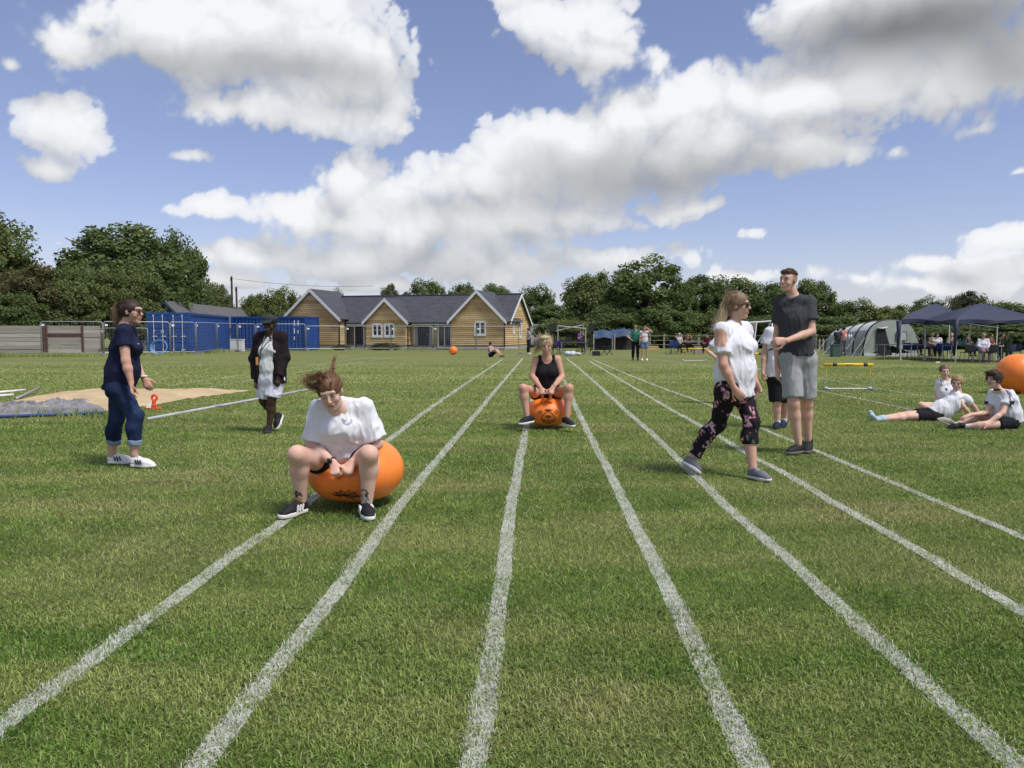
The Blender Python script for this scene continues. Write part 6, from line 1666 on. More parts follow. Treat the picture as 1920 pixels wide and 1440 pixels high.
# blue shed behind
def shed():
    M = flat('shed_blue', (.16, .23, .33), .7, 0, .12, 2); MR = flat('felt_roof', (.105, .105, .11), .9, 0, .15, 3)
    Yf = 60.8; l, r_ = at(262, 620, Yf), at(353, 620, Yf); ap = at(311, 565, Yf); zl = at(270, 604, Yf)[2]
    back = V(-2.6, 34.0, 0)
    root = empty('shed', (ap[0], Yf, 0), 0, 'long pale blue shed with grey felt roof behind the containers', 'shed')
    xl, xr = l[0], r_[0]; ze = zl - .1
    MB().prism([V(xl, Yf, 0), V(xr, Yf, 0), V(xr, Yf, ze), V(ap[0], Yf, ap[2] - .1), V(xl, Yf, ze)], back).build('wall', M, root)
    n = 9
    for i in range(n):
        z0 = ze - .9 + (ap[2] - ze + .7) * i / n; z1 = z0 + (ap[2] - ze + .7) / n
        f = lambda z: 1.0 if z < ze else max(0, (ap[2] - .12 - z) / (ap[2] - .12 - ze))
        a, b = f(z0), f(z1)
        if a < .08: continue
        MB().add([V(ap[0] + (xl - ap[0]) * a, Yf - .035, z0), V(ap[0] + (xr - ap[0]) * a, Yf - .035, z0), V(ap[0] + (xr - ap[0]) * b, Yf - .012, z1), V(ap[0] + (xl - ap[0]) * b, Yf - .012, z1)], [(0, 1, 2, 3)]).build('plank', M, root)
    sl = (ap[2] - ze) / (xr - ap[0])
    for e, xe in ((-1, xl), (1, xr)):
        a = V(xe + e * .35, Yf - .3, ze - sl * .35 * (1 if e > 0 else (xr - ap[0]) / (ap[0] - xl))); b = V(ap[0], Yf - .3, ap[2])
        MB().prism([a, b, b + back * 1.03, a + back * 1.03], V(0, 0, .07)).build('roof_slope', MR, root)
        MB().prism([a + V(0, -.03, -.16), b + V(0, -.03, -.18), b + V(0, -.03, .04), a + V(0, -.03, .04)], V(0, -.03, 0)).build('bargeboard', flat('barge_blue', (.06, .09, .13), .6), root)
    MB().box(at(312, 577, Yf - .12), (.20, .02, .32)).build('notice', flat('notice_yellow', (.55, .50, .22), .6), root)
    MB().box(at(318, 575, Yf - .12), (.16, .02, .20)).build('notice', flat('notice_grey', (.5, .52, .55), .6), root)
shed()
def sleeper_wall():
    M = wood_mat('old_sleeper', (.25, .235, .205), (.40, .38, .335), (.15, .13, .11)); MP = flat('rusty_post', (.075, .030, .024), .85, 0, .25, 4)
    A, B = ground(-60, 664), ground(192, 661)
    d = unit(B - A); n = unit(V(-d[1], d[0], 0)); L_ = np.linalg.norm(B - A)
    root = empty('sleeper_wall', (A + B) / 2, 0, 'weathered retaining wall of timber sleepers between rusty steel posts', 'wall')
    rg = np.random.default_rng(4)
    xs = [0, .26, .56, .78, 1.0]
    xpx = [-60, 2, 92, 143, 190]
    prev = A
    for i, px in enumerate(xpx):
        t = (ground(px, 662)[0] - A[0]) / (B - A)[0]; p = A + (B - A) * np.clip(t, 0, 1)
        w = .28 if px == 92 else .12
        MB().box(p - n * .10 + V(0, 0, .92), (w, .16, 1.86), ax=(d, n, V(0, 0, 1))).build('post', MP, root)
        if i:
            c = (prev + p) / 2; ln = np.linalg.norm(p - prev)
            for k in range(7):
                MB().box(c + V(0, 0, .14 + .255 * k + rg.normal() * .006) + n * rg.normal() * .012, (ln - .02, .16, .243), ax=(unit(d + V(0, 0, rg.normal() * .002)), n, V(0, 0, 1))).build('sleeper', M if not (k == 4 and i == 3) else MP, root)
        prev = p
sleeper_wall()
def fence_panel(label, a, b, H=2.0, foot=True, lean=0.0):
    """temporary steel fence panel: tube frame, wire infill, a sign, block feet"""
    a, b = np.asarray(a, float), np.asarray(b, float); d = unit(b - a); L_ = np.linalg.norm(b - a); Zv = V(0, 0, 1); n = unit(V(-d[1], d[0], 0))
    root = empty('fence_panel', (a + b) / 2, 0, label, 'fence panel', 'temporary steel fence panels')
    z0 = .12
    c = .12
    pts = [a + Zv * z0, a + Zv * (H - c), a + Zv * (H - .03) + d * .04, a + Zv * H + d * c, b + Zv * H - d * c, b + Zv * (H - .03) - d * .04, b + Zv * (H - c), b + Zv * z0]
    MB().tube(pts, .024, 7).build('frame', M_STEEL, root, True)
    MB().tube([a + Zv * (z0 + .06), b + Zv * (z0 + .06)], .018, 6).build('rail', M_STEEL, root)
    mb = MB(); nv = max(8, int(L_ / .16))
    for i in range(1, nv): p = a + d * L_ * i / nv; mb.bar(p + Zv * (z0 + .05), p + Zv * (H - .03), .003)
    for i in range(1, 8): z = z0 + (H - z0) * i / 8; mb.bar(a + Zv * z, b + Zv * z, .003)
    tag(mb.build('wire_mesh', M_STEEL, root), kind='stuff')
    MB().box(a + d * .14 + Zv * (H - .20) - n * .03, (.16, .01, .12), ax=(d, n, Zv)).build('tag_plate', M_WHITE, root)
    if foot: MB().box(a + Zv * .06, (.24, .62, .12), ax=(d, n, Zv)).build('foot_block', flat('rubber_foot', (.25, .25, .25), .9), root)
    return root
line_px = [(77, 667.5, 'fence panel standing in front of the sleeper wall'), (195, 667, 'fence panel behind the navy-shirted person'), (320, 665.5, 'fence panel across the container doors'), (368, 664.5, 'fence panel just past the container door corner'), (407, 661.5, 'fence panel along the long side of the container'), (446, 659.5, 'fence panel over the gap between the two containers'), (480, 658.8, 'fence panel directly behind the capped person'), (574, 658.2, 'fence panel across the lengthwise container end'), (648, 657.6, 'fence panel before the biggest timber gable'), (733, 657.3, 'fence panel before the glass doors and middle gable'), (812, 657.1, 'fence panel before the middle gable and porch'), (893, 656.9, 'fence panel before the gable with one window, porch side'), (973, 656.6, 'fence panel before the corner of the timber building')]
for (p0, p1) in zip(line_px[:-1], line_px[1:]):
    a, b = ground(p0[0] + 1, p0[1]), ground(p1[0] - 1, p1[1])
    a[2] = b[2] = 0
    fence_panel(p0[2], a, b, 1.98 if p0[0] < 560 else 1.84)
fence_panel('lower fence panel leaning behind the one by the navy-shirted person', ground(190, 665), ground(278, 664.5), 1.62)
# coil of pipe, white box, debris by the fence
c = ground(298, 665.5); c[2] = .46
root = empty('pipe_coil', (c[0], c[1], 0), 0, 'coil of light blue water pipe leaning behind the fence', 'pipe coil')
for k in range(3):
    MB().tube([c + V(math.cos(t) * (.50 - .03 * k), .07 * k + .12 * math.sin(t), math.sin(t) * (.44 - .02 * k)) for t in np.linspace(0, 2 * PI, 25)[:-1]], .035, 7, True).build('loop', flat('pipe_blue', (.10, .30, .60), .45), root, True)
p = ground(442, 659.0); tag(MB().box(p + V(0, .4, .42), (.85, .6, .84)).box(p + V(0, .4, .86), (.90, .65, .05)).build('storage_box', M_WHITE), 'white storage box standing in front of the container gap', 'box')
for (x0, y0, x1, y1, lb, w) in ((385, 659, 402, 655, 'pale board lying propped in the long grass by the fence', .12), (186, 655, 192, 661, 'white broken rail lying at the end of the sleeper wall', .06)):
    a, b = ground(x0, y0), ground(x1, max(y1, 656)); b[2] = .25
    tag(MB().bar(a + V(0, -.3, .03), b + V(0, -.3, .05), w, .04).build('board', M_PLINTH), lb, 'board')
# utility poles with their wire
for (px, py, Yd, lb) in ((434, 518, 100, 'taller wooden utility pole behind the shed'), (443, 538, 104, 'shorter wooden utility pole behind the taller one')):
    t = at(px, py, Yd); root = empty('utility_pole', (t[0], Yd, 0), 0, lb, 'utility pole', 'wooden utility poles')
    MB().tube([V(t[0], Yd, 0), V(t[0], Yd, t[2])], [.18, .13], 8).build('pole', M_BARK, root)
    MB().box(V(t[0], Yd - .1, t[2] - .4), (.25, .08, .35)).build('bracket', M_GUTTER, root)
a = at(434, 522, 100); b = at(700, 536, 110)
tag(MB().tube([a + (b - a) * t + V(0, 0, -1.1 * 4 * t * (1 - t) * .4) for t in np.linspace(0, 1, 12)], .02, 4).build('overhead_wire', M_GUTTER), 'overhead wire running from the utility pole towards the roof', 'wire')
# ------------------------------------------------------------------ things on the field
# tarpaulin crumpled over the near edge of the sand
def tarp():
    nx, ny = 120, 46
    u = np.linspace(0, 1, nx); v = np.linspace(0, 1, ny); Uu, Vv = np.meshgrid(u, v)
    l0, l1, r0, r1 = ground(-90, 788), ground(-90, 766), ground(205, 777), ground(170, 757)
    n0 = (l0[None, None] * (1 - Uu)[..., None] + r0[None, None] * Uu[..., None]); n1 = (l1[None, None] * (1 - Uu)[..., None] + r1[None, None] * Uu[..., None])
    P = n0 * (1 - Vv)[..., None] + n1 * Vv[..., None]; P = P.reshape(-1, 3)
    S = P * np.array([0.8, 1.7, 1]) + np.c_[.3 * noise3(P, 1.2, 5), .3 * noise3(P, 1.2, 6), 0 * P[:, 0]]
    rid = 1 - np.abs(noise3(S, 1.5, 2)) * 2.4; rid2 = 1 - np.abs(noise3(S, 3.6, 9)) * 2.4
    e = np.minimum(np.minimum(Uu, 1 - Uu) * 9, np.minimum(Vv, 1 - Vv) * 3).ravel().clip(0, 1)
    z = .02 + (.085 * np.clip(rid, 0, 1) ** 3 + .055 * np.clip(rid2, 0, 1) ** 3 + .06 * (.5 + noise3(S, .7, 3))) * (.25 + .75 * e)
    P[:, 2] = np.maximum(z, .015); P[:, 0] += .08 * noise3(S, 2.4, 13); P[:, 1] += .10 * noise3(S, 2.0, 17)
    i = np.arange(nx * ny).reshape(ny, nx); F = np.stack([i[:-1, :-1], i[:-1, 1:], i[1:, 1:], i[1:, :-1]], -1).reshape(-1, 4)
    root = empty('tarpaulin', ground(60, 780), 0, 'crumpled silver-grey tarpaulin heaped along the near edge of the sand', 'tarpaulin')
    m = flat('tarp_grey', (.22, .215, .215), .42, 0, .35, 1.6, .3, 6, .4)
    fast_mesh('sheet', P, F, m, root, False)
    q = np.array([P[i[0, k]] for k in range(0, nx, 3)]); q[:, 2] = .03; q[:, 1] -= .03
    MB().tube(list(q), .028, 6).build('hem', flat('tarp_blue', (.02, .06, .20), .5), root, True)
tarp()
def rod(name, label, cat, a, b, r, mat, z=None, joints_=()):
    root = empty(name, (np.asarray(a) + b) / 2, 0, label, cat)
    MB().tube([a, (a + b) / 2, b], r, 10).build('tube', mat, root, True)
    for t in joints_:
        p = a + (b - a) * t; d = unit(b - a); MB().tube([p - d * .10, p + d * .10], r * 1.35, 10).build('joint', M_STEEL, root)
    return root
M_PIPE = flat('white_pipe', (.42, .43, .43), .6, 0, .15, 3)
rod('edging_pipe', 'long pale grey jointed pipe lying on the grass beside the sand pit', 'pipe', ground(277, 788) + V(0, 0, .018), ground(600, 728) + V(0, 0, .018), .026, M_PIPE, joints_=(.30, .62, .82))
rod('white_batten', 'longer white batten lying at the picture edge beside the sand', 'batten', ground(-30, 741) + V(0, 0, .03), ground(46, 734) + V(0, 0, .03), .03, M_WHITE)
rod('white_batten', 'shorter white batten lying just below the longer one', 'batten', ground(-30, 747) + V(0, 0, .03), ground(25, 743) + V(0, 0, .03), .03, M_WHITE)
rod('grey_rod', 'grey rod with dark tip resting on the edge of the sand', 'rod', ground(31, 750) + V(0, 0, .03), ground(74, 735) + V(0, 0, .10), .022, M_STEEL)
def orange_marker():
    p = ground(288, 767); root = empty('marker_cone', p, 0, 'small orange plastic marker standing on the near rim of the sand', 'marker'); k = .60
    MO = flat('orange_plastic', (.82, .09, .025), .45)
    MB().box(p + V(0, 0, .015), (.22, .18, .03)).build('base', MO, root)
    MB().lathe(p + V(.01, 0, .02), [(.075 * k, 0), (.055 * k, .09 * k), (.05 * k, .20 * k), (.06 * k, .25 * k)], 14).build('stem', MO, root, True)
    MB().tube([p + V(.02 + .070 * k * math.cos(t), 0, .33 * k + .075 * k * math.sin(t)) for t in np.linspace(0, 2 * PI, 15)[:-1]], .036 * k, 8, True).build('loop_handle', MO, root, True)
    MB().prism([p + V(-.10, -.08, .03), p + V(-.01, -.08, .03), p + V(-.03, -.05, .13)], V(0, .015, 0)).build('white_flap', M_WHITE, root)
orange_marker()
# hopper balls not in use
c = at(1908, 700, 16.6); c[2] = .43
hopper('orange hopper ball resting on the grass behind the seated dark-haired child', c, .425, .425, .43, horn_dir=unit(V(.05, -.45, -.80)), horn_len=.10)
c = at(850, 657, 47.0); c[2] = .26
hopper('small-looking orange hopper ball far off in front of the timber building', c, .26, .26, .26, horn_dir=unit(V(-.1, -.7, -.3)), n=32)
# hurdles
M_YEL = flat('yellow_plastic', (.72, .48, .02), .4); M_BLK = flat('black_plastic', (.014, .014, .015), .5)
def hurdle(label, x0, x1, ybase, h=.58):
    a, b = ground(x0, ybase), ground(x1, ybase); b[1] = a[1] = (a[1] + b[1]) / 2
    root = empty('hurdle', (a + b) / 2, 0, label, 'hurdle', 'yellow training hurdles')
    w = b[0] - a[0]; Zv = V(0, 0, 1)
    MB().tube([a - V(.06, 0, 0) + Zv * h, b + V(.06, 0, 0) + Zv * h], .038, 12).build('top_bar', M_YEL, root, True)
    for t in (.14, .84): MB().tube([a + (b - a) * t + Zv * h, a + (b - a) * (t + .09) + Zv * h], .0395, 12).build('black_band', M_BLK, root, True)
    MB().box((a + b) / 2 + V(0, -.037, h), (.15, .006, .018)).build('lettering', M_BLK, root)
    for p in (a, b):
        MB().tube([p + Zv * .28, p + Zv * (h - .03)], .014, 8).build('upright', M_YEL, root); MB().tube([p + Zv * .03, p + Zv * .30], .010, 8).build('lower_tube', M_STEEL, root)
        MB().tube([p + V(0, -.30, .025), p + V(0, .05, .025)], .016, 8).build('foot', M_STEEL, root)
        MB().tube([p + V(-.04, 0, .03), p + V(.04, 0, .03)], .045, 10).build('weight', flat('weight_grey', (.35, .42, .48), .5), root, True)
    MB().tube([a + Zv * .03, b + Zv * .03], .014, 8).build('base_bar', M_WHITE, root)
hurdle('nearest yellow hurdle, just beyond the tall person in grey', 1548, 1630, 731)
hurdle('yellow hurdle standing on the grass before the picnic table', 1280, 1323, 677)
hurdle('yellow hurdle mostly hidden behind the walking person', 1376, 1430, 694)

# ------------------------------------------------------------------ chairs, tables, speakers
def chair_proto(colr, key):
    root = empty('chair', (0, 0, 0))
    M = flat('chair_' + key, colr, .45); ML = flat('chair_leg', (.10, .10, .11), .4, .6)
    mb = MB(); n = 6                     # seat shell: curved sheet of plastic
    def shell(rows, th):
        vs = []; fs = []
        for r_ in rows:
            for j in range(n + 1):
                t = j / n * 2 - 1; vs.append(V(t * r_[2], r_[0] - .03 * r_[3] * t * t, r_[1] + .025 * t * t * r_[4]))
        m_ = len(vs); nr = len(rows)
        vs += [v + th for v in vs]
        for k in (0, 1):
            for i in range(nr - 1):
                for j in range(n):
                    q = (k * m_ + i * (n + 1) + j, k * m_ + i * (n + 1) + j + 1, k * m_ + (i + 1) * (n + 1) + j + 1, k * m_ + (i + 1) * (n + 1) + j); fs.append(q if k else q[::-1])
        return vs, fs
    v, f = shell([(-.22, .43, .20, 0, 1), (-.10, .44, .215, 0, 1), (.08, .435, .215, 0, 1), (.19, .45, .20, 0, 1)], V(0, 0, .014)); MB().add(v, f).build('seat', M, root, True, local=True)
    v, f = shell([(.19, .47, .19, 1, 0), (.22, .58, .21, 1, 0), (.235, .70, .215, 1, 0), (.25, .81, .19, 1, 0)], V(0, .014, 0)); MB().add(v, f).build('backrest', M, root, True, local=True)
    for sx in (-1, 1):
        MB().tube([V(sx * .17, -.15, .43), V(sx * .22, -.23, 0)], .012, 7).build('leg', ML, root, local=True); MB().tube([V(sx * .17, .14, .43), V(sx * .21, .25, 0)], .012, 7).build('leg', ML, root, local=True)
    return root
PROTO = {}
def chair(label, p, rz, key='navy', group='plastic chairs'):
    cols = {'navy': (.018, .024, .075), 'blue': (.02, .05, .25), 'purple': (.10, .05, .26), 'dark': (.02, .022, .03)}
    if key not in PROTO:
        o = chair_proto(cols[key], key); PROTO[key] = o
    else:
        src = PROTO[key]; o = src.copy(); col.objects.link(o)
        for ch in src.children:
            c2 = ch.copy(); col.objects.link(c2); c2.parent = o
    o.location = tuple(p); o.rotation_euler = (0, 0, rz)
    return tag(o, label, 'chair', group)
def table(label, p, rz, w=1.5, d=.7, h=.72, top=(.42, .40, .37), name='folding_table', legm=None):
    root = empty(name, p, rz, label, 'table', 'tables set out on the field')
    MB().box(V(0, 0, h), (w, d, .035)).build('table_top', flat('table_%.2f' % top[0], top, .5), root, local=True)
    for sx in (-1, 1):
        for sy in (-1, 1): MB().tube([V(sx * (w / 2 - .08), sy * (d / 2 - .06), h - .02), V(sx * (w / 2 - .05), sy * (d / 2 - .05), 0)], .016, 7).build('leg', legm or M_STEEL, root, local=True)
    return root
def speaker(label, slabel, px, ytop, ybot, ybase):
    g = ground(px, ybase); Yd = g[1]; zt, zb = at(px, ytop, Yd)[2], at(px, ybot, Yd)[2]
    st = empty('speaker_stand', g, 0, slabel, 'speaker stand', 'tripod speaker stands')
    MB().tube([g + V(0, 0, .25), g + V(0, 0, zb)], .022, 8).build('pole', M_BLK, st)
    for a in (90, 210, 330):
        e = g + V(math.cos(R(a)) * .55, math.sin(R(a)) * .55, .02); MB().tube([g + V(0, 0, .85), e], .016, 7).build('leg', M_BLK, st); MB().tube([g + V(0, 0, .35), (g + V(0, 0, .85)) * .4 + e * .6], .010, 6).build('brace', M_BLK, st)
    MB().tube([g + V(0, 0, .82), g + V(0, 0, .92)], .04, 8).build('collar', M_BLK, st)
    sp = empty('loudspeaker', V(g[0], g[1], zb), 0, label, 'loudspeaker', 'black loudspeakers on stands')
    w = .34; c = V(g[0], g[1], (zt + zb) / 2)
    MB().prism([V(g[0] - w / 2, g[1] - .15, zb), V(g[0] + w / 2, g[1] - .15, zb), V(g[0] + w * .36, g[1] + .18, zb), V(g[0] - w * .36, g[1] + .18, zb)], V(0, 0, zt - zb)).build('cabinet', M_BLK, sp)
    MB().box(c + V(0, -.157, 0), (w * .88, .012, (zt - zb) * .9)).build('grille', flat('grille', (.022, .022, .024), .8, 0, .3, 90), sp)
speaker('black loudspeaker raised above the blonde rider', 'black tripod under the loudspeaker above the blonde rider', 1037, 607, 622, 665)
speaker('black loudspeaker nearer the blue tarpaulin shelters', 'black tripod under the loudspeaker nearer the blue shelters', 1108, 607.5, 622.5, 666)
g_ = ground(1076, 665)
table('grey table of sound equipment between the two loudspeakers', ground(1076, 664), 0, 1.7, .7, .74, (.12, .12, .13))
for (px, lb) in ((1042, 'purple chair closest to the blonde rider'), (1052, 'purple chair second from the blonde rider')):
    p = ground(px, 663); chair(lb, p, R(160), 'purple', 'purple chairs by the sound table')
root = empty('equipment_case', ground(1070, 664) + V(0, -.2, .755), 0, 'black sound equipment case standing on the table', 'case')
MB().box(ground(1066, 664) + V(0, 0, .755 + .15), (.42, .4, .30)).build('case_body', M_BLK, root); MB().box(ground(1066, 664) + V(0, -.21, .755 + .15), (.36, .02, .24)).build('front_panel', flat('grille', (.022, .022, .024)), root)
rgs = np.random.default_rng(8)
for i, (px, lb, cc) in enumerate(((1064, 'pale blue carrier bag on the ground under the sound table', (.45, .55, .68)), (1073, 'larger white carrier bag on the ground under the sound table', (.62, .66, .72)), (1083, 'flat white carrier bag beside the sound table leg', (.6, .62, .66)))):
    p = ground(px, 667); f = Field(.025); f.ball(p + V(0, 0, .12), (.20, .16, .14 if i < 2 else .08), k=.05); f.ball(p + V(.1, 0, .18 if i < 2 else .08), (.09, .08, .08), k=.06)
    P_, F_ = f.mesh(); P_[:, 2] = np.maximum(P_[:, 2], .005); P_ = P_ + .03 * np.c_[noise3(P_, 7, 1), noise3(P_, 7, 2), noise3(P_, 7, 3)]
    tag(fast_mesh('carrier_bag', P_, F_, flat('bag_%d' % i, cc, .4)), lb, 'bag', 'bags under the sound table')
p = ground(1118, 667); tag(MB().box(p + V(0, 0, .12), (.45, .3, .24)).box(p + V(0, 0, .255), (.40, .26, .03)).build('toolbox', M_BLK), 'dark box on the grass beside the second speaker tripod', 'box')
for i, (px, lb) in enumerate(((1133, 'folding stool nearest the second speaker tripod'), (1143, 'folding stool in front of the blue shelters'))):
    p = ground(px, 666); r_ = empty('folding_stool', p, 0, lb, 'stool', 'folding stools'); MB().box(p + V(0, 0, .5), (.36, .32, .03)).build('seat', M_BLK, r_)
    for sx in (-1, 1):
        for sy in (-1, 1): MB().tube([p + V(sx * .15, sy * .12, .5), p + V(-sx * .17, sy * .12, 0)], .011, 6).build('leg', M_GUTTER, r_)
# white cabin, goal frame, blue shelters
def cabin():
    Yc = 72; l, r_ = at(985, 610, Yc), at(1087, 610, Yc); zt = l[2]
    root = empty('portable_cabin', V((l[0] + r_[0]) / 2, Yc + 1.4, 0), 0, 'long white portable cabin behind the loudspeakers', 'cabin')
    M = flat('cabin_white', (.55, .57, .60), .6, 0, .08, 1)
    MB().box(V((l[0] + r_[0]) / 2, Yc + 1.4, zt / 2 + .1), (r_[0] - l[0], 2.8, zt - .2)).build('wall', M, root)
    MB().box(V((l[0] + r_[0]) / 2, Yc + 1.4, zt + .04), (r_[0] - l[0] + .2, 3.0, .08)).build('roof', M_WHITE, root)
    n = 14
    for i in range(n): x = l[0] + (r_[0] - l[0]) * (i + .5) / n; MB().box(V(x, Yc - .02, zt / 2 + .1), (.035, .05, zt - .25)).build('panel_joint', M_STEELW, root)
cabin()
def goal():
    Yg = 50; c = [at(x, y, Yg) for x, y in ((1046, 611), (1098, 616), (1046, 662), (1098, 662))]
    root = empty('goal_frame', V((c[0][0] + c[1][0]) / 2, Yg, 0), 0, 'white football goal frame with net between the loudspeakers', 'goal')
    c[2][2] = 0; c[3][2] = 0
    MB().tube([c[2], c[0]], .032, 8).build('post', M_PIPE, root); MB().tube([c[3], c[1]], .032, 8).build('post', M_PIPE, root); MB().tube([c[0], c[1]], .032, 8).build('crossbar', M_PIPE, root)
    MB().tube([at(1040, 621, Yg), at(1094, 609, Yg + .2)], .03, 8).build('loose_pole', M_PIPE, root); MB().tube([at(1092, 628, Yg + .1), at(1095, 604, Yg + .1)], .035, 8).build('loose_pole', M_PLINTH, root)
    mb = MB(); b0, b1 = V(c[2][0], Yg + 1.2, 0), V(c[3][0], Yg + 1.2, 0)
    for i in range(11):
        t = i / 10; p = c[0] * (1 - t) + c[1] * t; q = b0 * (1 - t) + b1 * t; mb.bar(p, q, .012); s_ = i / 10; mb.bar(c[0] * (1 - s_) + b0 * s_, c[1] * (1 - s_) + b1 * s_, .012)
    tag(mb.build('net', flat('net_dark', (.06, .07, .06), .9), root), kind='stuff')
goal()
def shelters():
    for (x0, x1, Yd, yt, yb, lb) in ((1113, 1152, 60, 619, 629, 'blue tarpaulin shelter nearer the second loudspeaker'), (1148, 1192, 60.5, 617, 629, 'blue tarpaulin shelter just behind the green-vested onlooker')):
        l, r_ = at(x0, yt, Yd), at(x1, yt, Yd); zb = at(x0, yb, Yd)[2]
        root = empty('tarpaulin_shelter', V((l[0] + r_[0]) / 2, Yd, 0), 0, lb, 'shelter', 'blue tarpaulin shelters')
        n, m = 16, 10; Vv = []
        for j in range(m):
            for i in range(n):
                u, v = i / (n - 1), j / (m - 1); z = l[2] - .55 * (v - .5) ** 2 * 2.2 - .10 * math.sin(u * PI * 3) * .5 - (.30 if j in (0,) else 0); Vv.append(V(l[0] + (r_[0] - l[0]) * u, Yd - .2 + 2.0 * v, z))
        i = np.arange(n * m).reshape(m, n); F = np.stack([i[:-1, :-1], i[:-1, 1:], i[1:, 1:], i[1:, :-1]], -1).reshape(-1, 4)
        fast_mesh('tarpaulin', np.array(Vv), F, flat('tarp_blue2', (.022, .06, .13), .7, 0, .2, 2), root, True)
        for x in (l[0], r_[0]):
            for y in (Yd - .15, Yd + 1.75): MB().bar(V(x, y, 0), V(x, y, l[2] - .3), .09).build('post', M_PLINTH, root)
        MB().box(V((l[0] + r_[0]) / 2, Yd + 1.4, .55), (r_[0] - l[0] - .2, .9, 1.1)).build('stored_goods', flat('goods_dark', (.035, .035, .035), .8, 0, .4, 3), root)
    p = ground(1177, 655); root = empty('wooden_hut_panel', p, 0, 'wooden panel standing at the end of the blue shelters', 'panel')
    for k in range(5): MB().box(p + V(0, .2, .15 + .27 * k), (.62, .05, .255)).build('plank', M_LARCH, root)
shelters()
# post and rail fence along the far side
def rail_fence():
    M = flat('rail_wood', (.30, .27, .22), .9, 0, .2, 3)
    pts = [ground(1192, 654.5), ground(1245, 654.5), ground(1310, 654.5), ground(1375, 654.5), ground(1440, 655), ground(1500, 655), ground(1560, 655.5), ground(1625, 656)]
    root = empty('rail_fence', (pts[0] + pts[-1]) / 2, 0, 'post and rail wooden fence along the edge of the wood', 'fence')
    for a, b in zip(pts[:-1], pts[1:]):
        for z in (1.10, .72, .36): MB().bar(a + V(0, -.06, z), b + V(0, -.06, z), .10, .04).build('rail', M, root)
        for t in (0, .5): MB().box(a + (b - a) * t + V(0, 0, .62), (.13, .13, 1.26)).build('post', M, root)
    MB().box(ground(1320, 650) + V(0, -3, .10), (3.2, .08, .12)).build('rail', M, root)
    for px in (1536, 1543): p = ground(px, 657); tag(MB().box(p + V(0, 0, .42), (.12, .12, .84)).box(p + V(0, 0, .86), (.09, .09, .05)).build('short_post', M), 'short wooden post by the tent, %s the tall person' % ('nearer to' if px < 1540 else 'farther from'), 'post', 'short posts by the tent')
    tag(MB().bar(ground(1212, 657) + V(0, 0, .12), ground(1236, 657) + V(0, 0, .12), .14, .2).bar(ground(1214, 656) + V(0, 0, .26), ground(1234, 656) + V(0, 0, .26), .10, .1).build('timber_beam', M_LARCH), 'timber beam lying on the grass beside the two onlookers', 'beam')
rail_fence()
def climbing():
    Yd = 54; M = M_STEELW
    root = empty('swing_frame', ground(1410, 660), 0, 'grey metal swing frame between walking person and tall person', 'swing frame')
    tops = [at(1388, 606, Yd), at(1448, 602, Yd + 2)]
    MB().tube(tops, .06, 8).build('top_beam', M, root)
    for tp, fs in ((tops[0], ((1398, 0), (1362, 1.5))), (tops[1], ((1446, 1), (1410, 2.5))), ((tops[0] + tops[1]) / 2, ((1412, .5), (1378, 2.2)))):
        for px, dy in fs: q = at(px, 655, Yd + dy); q[2] = 0; MB().tube([tp, q], .055, 8).build('leg', M, root)
    MB().box(at(1404, 611, 62), (1.0, .1, .5)).build('sign_board', flat('board_red', (.30, .16, .12), .7), root)
climbing()
